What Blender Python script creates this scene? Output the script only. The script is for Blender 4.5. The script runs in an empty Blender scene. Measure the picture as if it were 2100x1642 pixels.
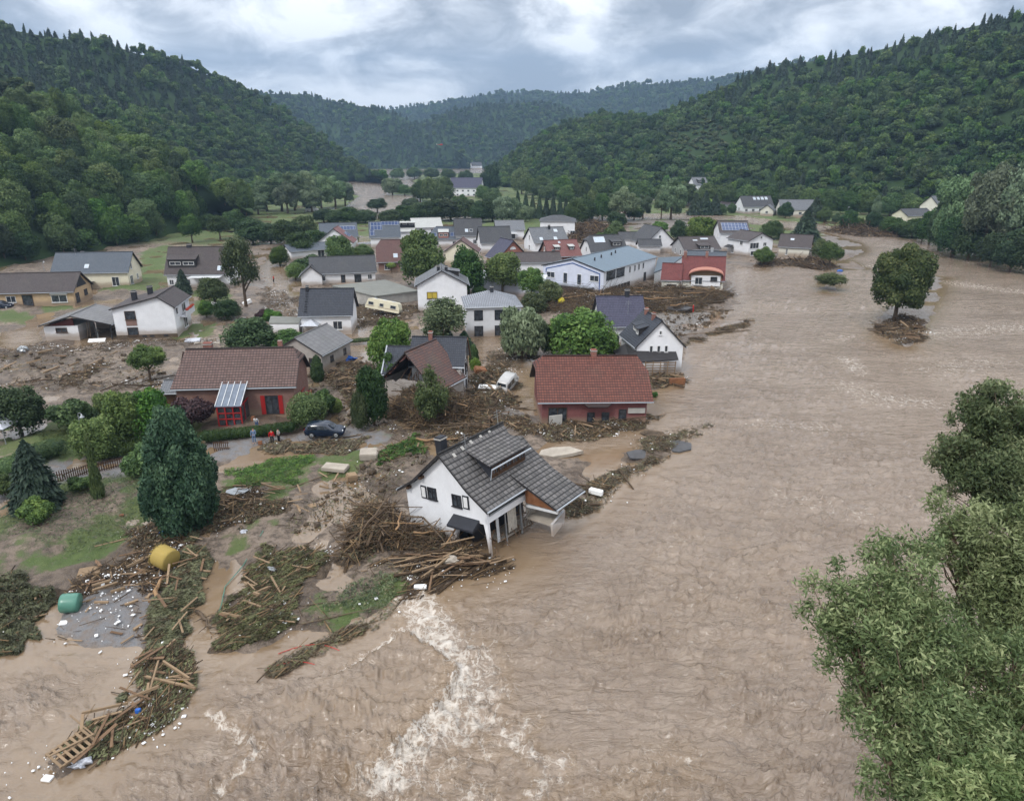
import bpy, bmesh, math, random
import numpy as np
from mathutils import Matrix, Vector
R = math.radians
scene = bpy.context.scene
COL = scene.collection
# ------------------------------------------------------------ camera
F = 1450.; CX, CY = 1050., 821.; PITCH = math.atan((CY - 310.) / F); H = 30.
cp, sp = math.cos(PITCH), math.sin(PITCH)
cam = bpy.data.cameras.new('camera'); camo = bpy.data.objects.new('camera', cam); COL.objects.link(camo)
camo.location = (0, 0, H); camo.rotation_euler = (math.pi / 2 - PITCH, 0, 0)
cam.sensor_width = 36; cam.lens = 36 * F / 2100.; cam.clip_end = 20000; cam.clip_start = .5
scene.camera = camo
# ------------------------------------------------------------ exposure
scene.view_settings.view_transform = 'Standard'; scene.view_settings.look = 'None'
scene.view_settings.exposure = 0.5; scene.view_settings.gamma = 1
scene.cycles.max_bounces = 5; scene.cycles.diffuse_bounces = 3; scene.cycles.glossy_bounces = 2
scene.cycles.transparent_max_bounces = 6; scene.cycles.volume_bounces = 0
scene.cycles.use_adaptive_sampling = True; scene.cycles.adaptive_threshold = 0.02
scene.cycles.use_denoising = True
# ------------------------------------------------------------ node helpers
def nn(nt, typ, **kw):
    n = nt.nodes.new(typ)
    for k, v in kw.items():
        if k.startswith('i_'):
            key = k[2:]; key = int(key) if key.isdigit() else key.replace('_', ' ')
            n.inputs[key].default_value = v
        else: setattr(n, k, v)
    return n
def lk(nt, a, b): nt.links.new(a, b)
def mathn(nt, op, a, b=None, c=None, clamp=False):
    n = nt.nodes.new('ShaderNodeMath'); n.operation = op; n.use_clamp = clamp
    for i, v in enumerate((a, b, c)):
        if v is None: continue
        if isinstance(v, (int, float)): n.inputs[i].default_value = v
        else: nt.links.new(v, n.inputs[i])
    return n.outputs[0]
def mix(nt, fac, a, b, blend='MIX'):
    n = nt.nodes.new('ShaderNodeMix'); n.data_type = 'RGBA'; n.blend_type = blend
    for i, v in ((0, fac), (6, a), (7, b)):
        if isinstance(v, (int, float)): n.inputs[i].default_value = v
        elif isinstance(v, (tuple, list)): n.inputs[i].default_value = (*v[:3], 1)
        else: nt.links.new(v, n.inputs[i])
    return n.outputs[2]
def ramp(nt, fac, stops):
    n = nt.nodes.new('ShaderNodeValToRGB'); cr = n.color_ramp
    while len(cr.elements) < len(stops): cr.elements.new(.5)
    for e, (p, c) in zip(cr.elements, stops):
        e.position = p; e.color = (c, c, c, 1) if isinstance(c, (int, float)) else (*c, 1)
    nt.links.new(fac, n.inputs[0]); return n.outputs[0]
def noise(nt, vec, scale, detail=4, rough=.55, dist=0., dim='3D'):
    n = nn(nt, 'ShaderNodeTexNoise', noise_dimensions=dim, i_Scale=scale, i_Detail=detail, i_Roughness=rough, i_Distortion=dist)
    if vec is not None: nt.links.new(vec, n.inputs['Vector'])
    return n.outputs[0]
def mapping(nt, vec, sc=(1, 1, 1), rot=(0, 0, 0), loc=(0, 0, 0)):
    n = nt.nodes.new('ShaderNodeMapping'); n.inputs['Scale'].default_value = sc
    n.inputs['Rotation'].default_value = rot; n.inputs['Location'].default_value = loc
    nt.links.new(vec, n.inputs[0]); return n.outputs[0]
def new_mat(name, rough=.8, spec=.3):
    m = bpy.data.materials.new(name); m.use_nodes = True; nt = m.node_tree
    b = nt.nodes['Principled BSDF']; b.inputs['Roughness'].default_value = rough
    b.inputs['Specular IOR Level'].default_value = spec
    return m, nt, b
def bump(nt, b, h, strength=.5, dist=.05):
    n = nn(nt, 'ShaderNodeBump', i_Strength=strength, i_Distance=dist)
    nt.links.new(h, n.inputs['Height']); nt.links.new(n.outputs[0], b.inputs['Normal'])
# ------------------------------------------------------------ world: heavy broken cloud over a Nishita sky
SUN_EL, SUN_AZ = 48., 215.
W = bpy.data.worlds.new('World'); scene.world = W; W.use_nodes = True; nt = W.node_tree
bg = nt.nodes['Background']
sky = nn(nt, 'ShaderNodeTexSky', sky_type='NISHITA'); sky.sun_disc = False
sky.sun_elevation = R(SUN_EL); sky.sun_rotation = R(SUN_AZ)
tc = nt.nodes.new('ShaderNodeTexCoord')
sx = nt.nodes.new('ShaderNodeSeparateXYZ'); lk(nt, tc.outputs['Generated'], sx.inputs[0])
zz = mathn(nt, 'MAXIMUM', sx.outputs[2], 0.0)
zd = mathn(nt, 'ADD', zz, .16)
cv = nt.nodes.new('ShaderNodeCombineXYZ')
lk(nt, mathn(nt, 'DIVIDE', sx.outputs[0], zd), cv.inputs[0]); lk(nt, mathn(nt, 'DIVIDE', sx.outputs[1], zd), cv.inputs[1])
cvm = mapping(nt, tc.outputs['Generated'], (1.0, 1.0, 2.1), loc=(.35, .2, .1))
n1 = noise(nt, cvm, 4.3, 7, .5, .6)
n2 = noise(nt, cvm, 10.0, 9, .62, .5)
nm = mathn(nt, 'ADD', mathn(nt, 'MULTIPLY', n1, .60), mathn(nt, 'MULTIPLY', n2, .40))
cl = ramp(nt, nm, [(.40, (.20, .208, .226)), (.45, (.285, .295, .314)), (.49, (.41, .42, .438)), (.53, (.60, .607, .62)), (.585, (.80, .80, .805))])
hz = mathn(nt, 'POWER', mathn(nt, 'SUBTRACT', 1.0, zz), 14.0)
cl = mix(nt, mathn(nt, 'MULTIPLY', hz, .22), cl, (.74, .76, .79))
# an overcast sky is brighter towards the zenith
zen = mathn(nt, 'ADD', .84, mathn(nt, 'MULTIPLY', mathn(nt, 'SMOOTH_MIN', zz, .9, .1), 2.7))
zs = nn(nt, 'ShaderNodeVectorMath', operation='SCALE'); lk(nt, cl, zs.inputs[0]); lk(nt, zen, zs.inputs['Scale'])
skd = nn(nt, 'ShaderNodeVectorMath', operation='SCALE'); lk(nt, sky.outputs[0], skd.inputs[0]); skd.inputs['Scale'].default_value = .1
fin = mix(nt, .98, skd.outputs[0], zs.outputs[0])
lk(nt, fin, bg.inputs[0]); bg.inputs[1].default_value = 1.0
sun = bpy.data.lights.new('sun', 'SUN'); sun.energy = 1.5; sun.angle = R(11); sun.color = (1, .96, .9)
suno = bpy.data.objects.new('sun', sun); COL.objects.link(suno)
az = R(SUN_AZ); el = R(SUN_EL)
sd_ = Vector((math.sin(az) * math.cos(el), math.cos(az) * math.cos(el), math.sin(el)))
suno.rotation_euler = sd_.to_track_quat('Z', 'Y').to_euler()
# ------------------------------------------------------------ geometry helpers
def G(px, py, z=0.):
    a = (px - CX) / F; b = -(py - CY) / F
    d = np.array([a, cp + b * sp, -sp + b * cp]); t = (z - H) / d[2]
    return np.array([d[0] * t, d[1] * t, z])
def ray(px, py, dist):
    a = (px - CX) / F; b = -(py - CY) / F
    d = np.array([a, cp + b * sp, -sp + b * cp]); d /= np.linalg.norm(d)
    return np.array([0, 0, H]) + d * dist
def at_y(px, py, hd):           # point on the ray whose horizontal distance is hd
    a = (px - CX) / F; b = -(py - CY) / F
    d = np.array([a, cp + b * sp, -sp + b * cp]); t = hd / math.hypot(d[0], d[1])
    return np.array([d[0] * t, d[1] * t, H + d[2] * t])
def mesh_np(name, V, Fc, mats=(), midx=None, uv=None, attr=None, smooth=False):
    """V (n,3); Fc list of int arrays of shape (m,k)"""
    me = bpy.data.meshes.new(name); V = np.asarray(V, np.float32)
    if isinstance(Fc, np.ndarray): Fc = [Fc]
    Fc = [f for f in Fc if len(f)]
    me.vertices.add(len(V)); me.vertices.foreach_set('co', V.ravel())
    loops = np.concatenate([f.ravel() for f in Fc]).astype(np.int32)
    tot = np.concatenate([np.full(len(f), f.shape[1]) for f in Fc]); st = np.concatenate([[0], np.cumsum(tot)[:-1]])
    me.loops.add(len(loops)); me.loops.foreach_set('vertex_index', loops)
    me.polygons.add(len(tot)); me.polygons.foreach_set('loop_start', st.astype(np.int32))
    if smooth: me.polygons.foreach_set('use_smooth', np.ones(len(tot), bool))
    for m in mats: me.materials.append(m)
    if midx is not None: me.polygons.foreach_set('material_index', np.asarray(midx, np.int32))
    me.update(calc_edges=True)
    if attr:
        for k, (dom, typ, arr) in attr.items():
            at = me.attributes.new(k, typ, dom)
            at.data.foreach_set({'FLOAT': 'value', 'FLOAT_COLOR': 'color', 'FLOAT_VECTOR': 'vector'}[typ], np.asarray(arr, np.float32).ravel())
    me.validate()
    return me
class MB:
    """collects polygons, then becomes ONE mesh"""
    def __init__(s): s.v = []; s.f = []; s.uv = []; s.m = []
    def poly(s, pts, uv=None, m=0):
        i = len(s.v); s.v += [tuple(p) for p in pts]; s.f.append(tuple(range(i, i + len(pts)))); s.uv.append(uv); s.m.append(m)
    def box(s, c, d, rot=None, m=0):
        hx, hy, hz_ = d[0] / 2, d[1] / 2, d[2] / 2
        P = [Vector((x * hx, y * hy, z * hz_)) for x in (-1, 1) for y in (-1, 1) for z in (-1, 1)]
        if rot is not None:
            rm = rot if isinstance(rot, Matrix) else Matrix.Rotation(rot, 3, 'Z'); P = [rm @ p for p in P]
        P = [tuple(p + Vector(c)) for p in P]; i = len(s.v); s.v += P
        for q in ((0, 1, 3, 2), (4, 6, 7, 5), (0, 4, 5, 1), (2, 3, 7, 6), (0, 2, 6, 4), (1, 5, 7, 3)):
            s.f.append(tuple(i + k for k in q)); s.uv.append(None); s.m.append(m)
        return s
    def tube(s, pts, rads, n=6, cap=True, m=0):
        pts = [Vector(p) for p in pts]
        if isinstance(rads, (int, float)): rads = [rads] * len(pts)
        rings = []
        for k, p in enumerate(pts):
            d = (pts[min(k + 1, len(pts) - 1)] - pts[max(k - 1, 0)]); d = d.normalized() if d.length > 1e-6 else Vector((0, 0, 1))
            a = d.orthogonal().normalized() if k == 0 else (a - d * a.dot(d)).normalized()
            b = d.cross(a); i = len(s.v)
            s.v += [tuple(p + (a * math.cos(t) + b * math.sin(t)) * rads[k]) for t in (2 * math.pi * j / n for j in range(n))]
            rings.append(i)
        for k in range(len(rings) - 1):
            for j in range(n):
                s.f.append((rings[k] + j, rings[k] + (j + 1) % n, rings[k + 1] + (j + 1) % n, rings[k + 1] + j)); s.uv.append(None); s.m.append(m)
        if cap:
            for i, rv in ((rings[0], 1), (rings[-1], 0)):
                t = [i + j for j in range(n)]; s.f.append(tuple(t[::-1] if rv else t)); s.uv.append(None); s.m.append(m)
        return s
    def prism(s, pts, d, m=0):
        """closed solid: planar polygon pts swept by vector d"""
        d = Vector(d); a = [Vector(p) for p in pts]; b = [p + d for p in a]; n = len(a); i = len(s.v)
        s.v += [tuple(p) for p in a + b]
        s.f.append(tuple(i + k for k in range(n))); s.f.append(tuple(i + n + k for k in reversed(range(n))))
        s.uv += [None, None]; s.m += [m, m]
        for k in range(n):
            s.f.append((i + k, i + n + k, i + n + (k + 1) % n, i + (k + 1) % n)); s.uv.append(None); s.m.append(m)
        return s
    def mesh(s, name, mats, smooth=False):
        me = bpy.data.meshes.new(name); me.from_pydata(s.v, [], s.f)
        for m in (mats if isinstance(mats, (list, tuple)) else [mats]): me.materials.append(m)
        me.polygons.foreach_set('material_index', s.m)
        if any(u is not None for u in s.uv):
            l = me.uv_layers.new(name='UVMap'); k = 0
            for f, u in zip(s.f, s.uv):
                for j in range(len(f)):
                    l.data[k].uv = u[j] if u is not None else (0, 0)
                    k += 1
        if smooth: me.polygons.foreach_set('use_smooth', [True] * len(s.f))
        me.update(); return me
def link(name, me, parent=None, loc=None, rot=None, scl=None):
    o = bpy.data.objects.new(name, me); COL.objects.link(o)
    if parent: o.parent = parent
    if loc is not None: o.location = loc
    if rot is not None: o.rotation_euler = rot
    if scl is not None: o.scale = scl if hasattr(scl, '__len__') else (scl,) * 3
    return o
def build(mb, name, mats, parent=None, smooth=False, **kw): return link(name, mb.mesh(name, mats, smooth), parent, **kw)
def tag(o, label=None, cat=None, group=None, kind=None):
    if label: o['label'] = label
    if cat: o['category'] = cat
    if group: o['group'] = group
    if kind: o['kind'] = kind
    return o
def thing(name, label, cat, loc=(0, 0, 0), rot=(0, 0, 0), group=None):
    return tag(link(name, None, loc=loc, rot=rot), label, cat, group)
# vectorised gradient noise ------------------------------------------------
_rs = np.random.RandomState(7); _perm = _rs.permutation(512); _perm = np.concatenate([_perm, _perm, _perm])
_ga = _rs.rand(512) * 2 * np.pi; _gx, _gy = np.cos(_ga), np.sin(_ga)
def pn(x, y, seed=0):
    x = np.asarray(x, float) + seed * 37.13; y = np.asarray(y, float) + seed * 91.7
    xi = np.floor(x).astype(int); yi = np.floor(y).astype(int); xf = x - xi; yf = y - yi
    u = xf * xf * xf * (xf * (xf * 6 - 15) + 10); v = yf * yf * yf * (yf * (yf * 6 - 15) + 10)
    def g(ix, iy, fx, fy):
        h = _perm[_perm[ix % 512] + iy % 512] % 512; return _gx[h] * fx + _gy[h] * fy
    a = g(xi, yi, xf, yf); b = g(xi + 1, yi, xf - 1, yf); c = g(xi, yi + 1, xf, yf - 1); d = g(xi + 1, yi + 1, xf - 1, yf - 1)
    return (a + u * (b - a) + v * (c - a) + u * v * (a - b - c + d)) * 1.5
def fbm(x, y, o=4, seed=0, g=.5):
    r = 0; a = 1.
    for k in range(o): r = r + a * pn(x * 2 ** k, y * 2 ** k, seed + k); a *= g
    return r
def sstep(a, b, x): t = np.clip((x - a) / (b - a), 0, 1); return t * t * (3 - 2 * t)
def poly_sd(X, Y, P):
    """signed distance, positive inside"""
    inside = np.zeros(X.shape, bool); d2 = np.full(X.shape, 1e18); n = len(P)
    for i in range(n):
        x0, y0 = P[i]; x1, y1 = P[(i + 1) % n]; dx, dy = x1 - x0, y1 - y0
        t = np.clip(((X - x0) * dx + (Y - y0) * dy) / (dx * dx + dy * dy + 1e-9), 0, 1)
        d2 = np.minimum(d2, (X - x0 - t * dx) ** 2 + (Y - y0 - t * dy) ** 2)
        c = (y0 > Y) != (y1 > Y)
        inside ^= c & (X < dx * (Y - y0) / (dy if abs(dy) > 1e-9 else 1e-9) + x0)
    return np.where(inside, 1, -1) * np.sqrt(d2)
def line_d(X, Y, P):
    d2 = np.full(X.shape, 1e18)
    for (x0, y0), (x1, y1) in zip(P[:-1], P[1:]):
        dx, dy = x1 - x0, y1 - y0
        t = np.clip(((X - x0) * dx + (Y - y0) * dy) / (dx * dx + dy * dy + 1e-9), 0, 1)
        d2 = np.minimum(d2, (X - x0 - t * dx) ** 2 + (Y - y0 - t * dy) ** 2)
    return np.sqrt(d2)
def gp(*pts): return [tuple(G(px, py)[:2]) for px, py in pts]
# ============================================================ materials
def plaster(name, col, stain=.5, z0=0.):
    m, nt, b = new_mat(name, .85, .2)
    tc = nt.nodes.new('ShaderNodeTexCoord').outputs['Object']
    n = noise(nt, tc, .8, 5, .6); n2 = noise(nt, tc, 9, 3)
    c = mix(nt, ramp(nt, n, [(.35, 1.), (.7, 0.)]), col, tuple(k * .88 for k in col))
    c = mix(nt, mathn(nt, 'MULTIPLY', n2, .15), c, (.25, .22, .2))
    sep = nt.nodes.new('ShaderNodeSeparateXYZ'); lk(nt, tc, sep.inputs[0])
    h = mathn(nt, 'ADD', sep.outputs[2], mathn(nt, 'MULTIPLY', mathn(nt, 'SUBTRACT', n, .5), -1.2))
    st = ramp(nt, mathn(nt, 'MULTIPLY', h, .5), [(.12, min(1., 1.6 * stain)), (.40, 1.1 * stain), (.55, .35 * stain), (.8, 0.)])
    c = mix(nt, st, c, (.23, .17, .12))
    lk(nt, c, b.inputs[0]); bump(nt, b, n2, .25, .01); return m
def tiles(name, c1, c2, row=.34, colw=.26, moss=.25, rowdark=.5, bstr=.9):
    m, nt, b = new_mat(name, .6, .35)
    uv = nt.nodes.new('ShaderNodeTexCoord').outputs['UV']
    s = nt.nodes.new('ShaderNodeSeparateXYZ'); lk(nt, uv, s.inputs[0])
    fv = mathn(nt, 'FRACT', mathn(nt, 'DIVIDE', s.outputs[1], row)); fu = mathn(nt, 'FRACT', mathn(nt, 'DIVIDE', s.outputs[0], colw))
    gv = ramp(nt, fv, [(0., 0.), (.2, .1), (.32, 1.), (1., .75)]); gu = ramp(nt, fu, [(0., .3), (.2, 1.), (.8, 1.), (1., .3)])
    iv = mathn(nt, 'FLOOR', mathn(nt, 'DIVIDE', s.outputs[1], row)); iu = mathn(nt, 'FLOOR', mathn(nt, 'DIVIDE', s.outputs[0], colw))
    cc = nt.nodes.new('ShaderNodeCombineXYZ'); lk(nt, iu, cc.inputs[0]); lk(nt, iv, cc.inputs[1])
    wn = nn(nt, 'ShaderNodeTexWhiteNoise', noise_dimensions='2D'); lk(nt, cc.outputs[0], wn.inputs[0])
    big = noise(nt, uv, .35, 6, .65)
    c = mix(nt, wn.outputs[0], c1, c2); c = mix(nt, ramp(nt, big, [(.5, 0.), (.72, moss)]), c, (.12, .12, .09))
    c = mix(nt, mathn(nt, 'MULTIPLY', noise(nt, uv, 3.5, 4), .35), c, tuple(k * .5 for k in c1))
    joint = mathn(nt, 'MULTIPLY', gv, gu)
    c = mix(nt, mathn(nt, 'MULTIPLY', mathn(nt, 'SUBTRACT', 1., joint), min(1., rowdark * 1.35)), c, tuple(k * .12 for k in c1))
    lk(nt, c, b.inputs[0]); bump(nt, b, joint, bstr, .04); return m
def plain(name, col, rough=.6, spec=.3, var=.25, sc=2., metal=0., bmp=0.):
    m, nt, b = new_mat(name, rough, spec); b.inputs['Metallic'].default_value = metal
    tc = nt.nodes.new('ShaderNodeTexCoord').outputs['Object']; n = noise(nt, tc, sc, 5, .6)
    lk(nt, mix(nt, ramp(nt, n, [(.3, 0.), (.7, 1.)]), tuple(k * (1 - var) for k in col), col), b.inputs[0])
    if bmp: bump(nt, b, noise(nt, tc, sc * 6, 4), bmp, .03)
    return m
def wood(name, c1, c2, sc=3.):
    m, nt, b = new_mat(name, .8, .15)
    tc = nt.nodes.new('ShaderNodeTexCoord').outputs['Object']
    oi = nt.nodes.new('ShaderNodeObjectInfo').outputs['Random']
    n = noise(nt, mapping(nt, tc, (.4, 6, 6)), sc, 5, .6)
    c = mix(nt, n, c1, c2); c = mix(nt, mathn(nt, 'MULTIPLY', oi, .5), c, tuple(k * .45 for k in c1))
    lk(nt, c, b.inputs[0]); bump(nt, b, n, .4, .01); return m
def brick(name, c1, c2, mortar, sc=1.):
    m, nt, b = new_mat(name, .85, .2)
    tc = nt.nodes.new('ShaderNodeTexCoord').outputs['Object']
    s = nt.nodes.new('ShaderNodeSeparateXYZ'); lk(nt, tc, s.inputs[0])
    cc = nt.nodes.new('ShaderNodeCombineXYZ'); lk(nt, mathn(nt, 'ADD', s.outputs[0], s.outputs[1]), cc.inputs[0]); lk(nt, s.outputs[2], cc.inputs[1])
    br = nn(nt, 'ShaderNodeTexBrick', i_Scale=1.0 / sc, i_Mortar_Size=.012, i_Brick_Width=.27, i_Row_Height=.085)
    br.inputs['Color1'].default_value = (*c1, 1); br.inputs['Color2'].default_value = (*c2, 1); br.inputs['Mortar'].default_value = (*mortar, 1)
    lk(nt, cc.outputs[0], br.inputs[0])
    c = mix(nt, ramp(nt, noise(nt, tc, .9, 5), [(.4, 0.), (.75, .45)]), br.outputs[0], tuple(k * .5 for k in c1))
    h = ramp(nt, mathn(nt, 'MULTIPLY', s.outputs[2], .5), [(.2, .8), (.55, 0.)])
    c = mix(nt, h, c, (.24, .18, .13))
    lk(nt, c, b.inputs[0]); bump(nt, b, br.outputs['Fac'], -.4, .01); return m
def leafmat(name, c1, c2, c3, hue=.04, trans=.25):
    """c1 painted inner shade .. c2 .. c3 young growth and painted top light; random variety by leaf clump and by tree"""
    m, nt, b = new_mat(name, .62, .25)
    at = nn(nt, 'ShaderNodeAttribute', attribute_name='tone'); oi = nt.nodes.new('ShaderNodeObjectInfo').outputs['Random']
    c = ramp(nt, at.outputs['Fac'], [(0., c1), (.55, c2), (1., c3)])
    hs = nt.nodes.new('ShaderNodeHueSaturation'); lk(nt, c, hs.inputs['Color'])
    lk(nt, mathn(nt, 'ADD', .512 - hue / 2, mathn(nt, 'MULTIPLY', oi, hue)), hs.inputs['Hue'])
    v = mathn(nt, 'FRACT', mathn(nt, 'MULTIPLY', oi, 7.31))
    lk(nt, mathn(nt, 'ADD', .72, mathn(nt, 'MULTIPLY', v, .62)), hs.inputs['Value'])
    lk(nt, mathn(nt, 'ADD', .72, mathn(nt, 'MULTIPLY', mathn(nt, 'FRACT', mathn(nt, 'MULTIPLY', oi, 13.7)), .3)), hs.inputs['Saturation'])
    lk(nt, hs.outputs[0], b.inputs[0])
    if trans:
        t = nt.nodes.new('ShaderNodeBsdfTranslucent'); lk(nt, hs.outputs[0], t.inputs[0])
        mx = nt.nodes.new('ShaderNodeMixShader'); mx.inputs[0].default_value = trans
        lk(nt, b.outputs[0], mx.inputs[1]); lk(nt, t.outputs[0], mx.inputs[2])
        lk(nt, mx.outputs[0], nt.nodes['Material Output'].inputs[0])
    return m
M = {}
M['white'] = plaster('white_plaster', (.74, .76, .80)); M['cream'] = plaster('cream_plaster', (.70, .66, .53)); M['white2'] = plaster('grey_white_plaster', (.62, .64, .68))
M['offwhite'] = plaster('off_white_plaster', (.66, .65, .58)); M['tan'] = brick('tan_brick', (.42, .29, .16), (.5, .36, .21), (.4, .33, .25))
M['grey'] = plaster('grey_plaster', (.36, .37, .39)); M['blueish'] = plaster('pale_blue_plaster', (.60, .64, .76)); M['block'] = brick('grey_blockwork', (.33, .30, .28), (.38, .35, .32), (.28, .26, .25), 1.6)
M['brick'] = brick('dark_red_brick', (.20, .095, .075), (.15, .07, .055), (.24, .19, .17)); M['redbrick'] = brick('red_brick', (.33, .10, .065), (.25, .075, .05), (.3, .22, .19))
M['purplebrick'] = brick('purple_red_brick', (.17, .05, .05), (.13, .035, .04), (.2, .12, .11))
M['t_dark'] = tiles('anthracite_roof_tiles', (.055, .058, .068), (.08, .082, .092)); M['t_black'] = tiles('black_roof_tiles', (.03, .036, .052), (.045, .052, .07), moss=.05)
M['t_F'] = tiles('weathered_grey_roof_tiles', (.095, .090, .09), (.18, .17, .168), row=.42, colw=.45, moss=.2, rowdark=.85, bstr=1.)
M['t_brown'] = tiles('dark_brown_roof_tiles', (.058, .046, .048), (.085, .068, .068)); M['t_slate'] = tiles('blue_grey_roof_tiles', (.085, .105, .135), (.11, .13, .16), moss=.1)
M['t_red'] = tiles('red_clay_roof_tiles', (.125, .040, .028), (.20, .066, .046), moss=.22, row=.36, colw=.3, rowdark=.75); M['t_redold'] = tiles('old_patchy_clay_tiles', (.15, .075, .06), (.085, .06, .06), moss=.5)
M['t_maroon'] = tiles('maroon_roof_tiles', (.14, .03, .03), (.18, .045, .04), moss=.05); M['t_brownred'] = tiles('brown_red_roof_tiles', (.115, .066, .058), (.17, .105, .092), row=.36, colw=.34, moss=.15, rowdark=.9)
M['t_redbrown'] = tiles('reddish_brown_roof_tiles', (.12, .06, .055), (.15, .075, .068)); M['t_dull'] = tiles('dull_red_roof_tiles', (.19, .075, .07), (.23, .095, .088), moss=.1)
M['t_grey'] = tiles('grey_slate_roof', (.14, .15, .17), (.19, .2, .22)); M['t_cement'] = tiles('fibre_cement_sheet_roof', (.17, .17, .18), (.23, .23, .235), row=.16, colw=1.1, rowdark=.35); M['t_light'] = tiles('light_grey_roof', (.42, .43, .42), (.47, .48, .47), moss=.1, rowdark=.1)
M['t_purple'] = tiles('glossy_blue_black_tiles', (.05, .05, .09), (.075, .075, .125), moss=0.); M['t_hip'] = tiles('silver_grey_roof_tiles', (.27, .29, .33), (.32, .34, .385), row=.36, colw=.3, moss=.05, rowdark=.8)
M['t_metal'] = tiles('blue_grey_sheet_metal_roof', (.13, .18, .23), (.14, .19, .24), row=50., colw=.6, moss=.05, rowdark=.4, bstr=.3)
M['bitumen'] = plain('bitumen_flat_roof', (.19, .195, .18), .9, .1, .2, .5); M['concrete'] = plain('stained_concrete', (.40, .39, .37), .9, .1, .35, .7)
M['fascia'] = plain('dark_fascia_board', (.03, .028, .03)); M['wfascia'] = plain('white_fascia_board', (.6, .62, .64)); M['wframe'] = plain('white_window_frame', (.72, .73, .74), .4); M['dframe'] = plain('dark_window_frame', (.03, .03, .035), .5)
M['gutter'] = plain('zinc_gutter', (.33, .36, .40), .35, .5, .1); M['redwood'] = plain('red_painted_wood', (.30, .015, .015), .45, .4, .15); M['woodd'] = wood('dark_timber', (.06, .035, .022), (.11, .065, .04))
M['chim'] = brick('chimney_brick', (.22, .07, .05), (.17, .055, .04), (.25, .2, .18)); M['chimd'] = plain('dark_slate_chimney', (.025, .027, .035)); M['orange'] = plain('orange_painted_panel', (.22, .10, .05), .7, .2, .4)
g, nt, b = new_mat('window_glass', .08, .6); tcg = nt.nodes.new('ShaderNodeTexCoord').outputs['Object']; lk(nt, mix(nt, ramp(nt, noise(nt, tcg, 2.2, 3), [(.35, 0.), (.7, 1.)]), (.012, .014, .017), (.06, .07, .085)), b.inputs[0]); M['glass'] = g
M['curtain'] = plain('pale_curtain', (.5, .47, .42), .9, .1, .3, 5); M['yellow'] = plain('yellow_roller_blind', (.45, .35, .06), .8, .1, .1)
s, nt, b = new_mat('solar_panel', .18, .6); uv = nt.nodes.new('ShaderNodeTexCoord').outputs['UV']
br = nn(nt, 'ShaderNodeTexBrick', i_Scale=1., i_Mortar_Size=.035, i_Brick_Width=1.05, i_Row_Height=1.65, i_Mortar_Smooth=0.); br.offset = 0
br.inputs['Color1'].default_value = (.02, .04, .11, 1); br.inputs['Color2'].default_value = (.03, .055, .14, 1); br.inputs['Mortar'].default_value = (.35, .38, .42, 1)
lk(nt, uv, br.inputs[0]); lk(nt, br.outputs[0], b.inputs[0]); M['solar'] = s
M['skyl'] = plain('pale_skylight_glass', (.45, .52, .6), .15, .6, .3)
M['plank'] = wood('splintered_pine', (.30, .215, .135), (.19, .132, .085)); M['plankd'] = wood('wet_dark_wood', (.13, .08, .05), (.2, .13, .08)); M['bark'] = wood('grey_brown_bark', (.09, .065, .045), (.16, .12, .085), 2)
M['logp'] = wood('peeled_log_wood', (.34, .22, .12), (.2, .12, .07), 2)
M['foamw'] = plain('white_polystyrene', (.8, .81, .82), .8, .1, .1); M['mudc'] = plain('mud_clod', (.11, .08, .055), .8, .3, .4, 2, bmp=.6)
M['slab'] = plain('broken_concrete_slab', (.38, .34, .29), .85, .1, .3, 1., bmp=.2); M['asph'] = plain('broken_asphalt', (.09, .09, .095), .85, .2, .3, 2, bmp=.3)
M['blue'] = plain('blue_plastic', (.02, .11, .42), .4, .4, .1); M['green'] = plain('green_stretch_film', (.07, .20, .15), .3, .5, .2, 1.5); M['yell'] = plain('yellow_plastic', (.6, .5, .03), .5); M['red'] = plain('red_plastic', (.42, .03, .02), .5)
M['grayp'] = plain('grey_plastic_film', (.45, .47, .52), .3, .5, .35, 3, bmp=.5); M['metal'] = plain('galvanised_metal', (.32, .34, .36), .4, .5, .2, metal=.5)
M['straw'] = wood('golden_straw', (.40, .30, .09), (.26, .19, .06), 8)
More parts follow.
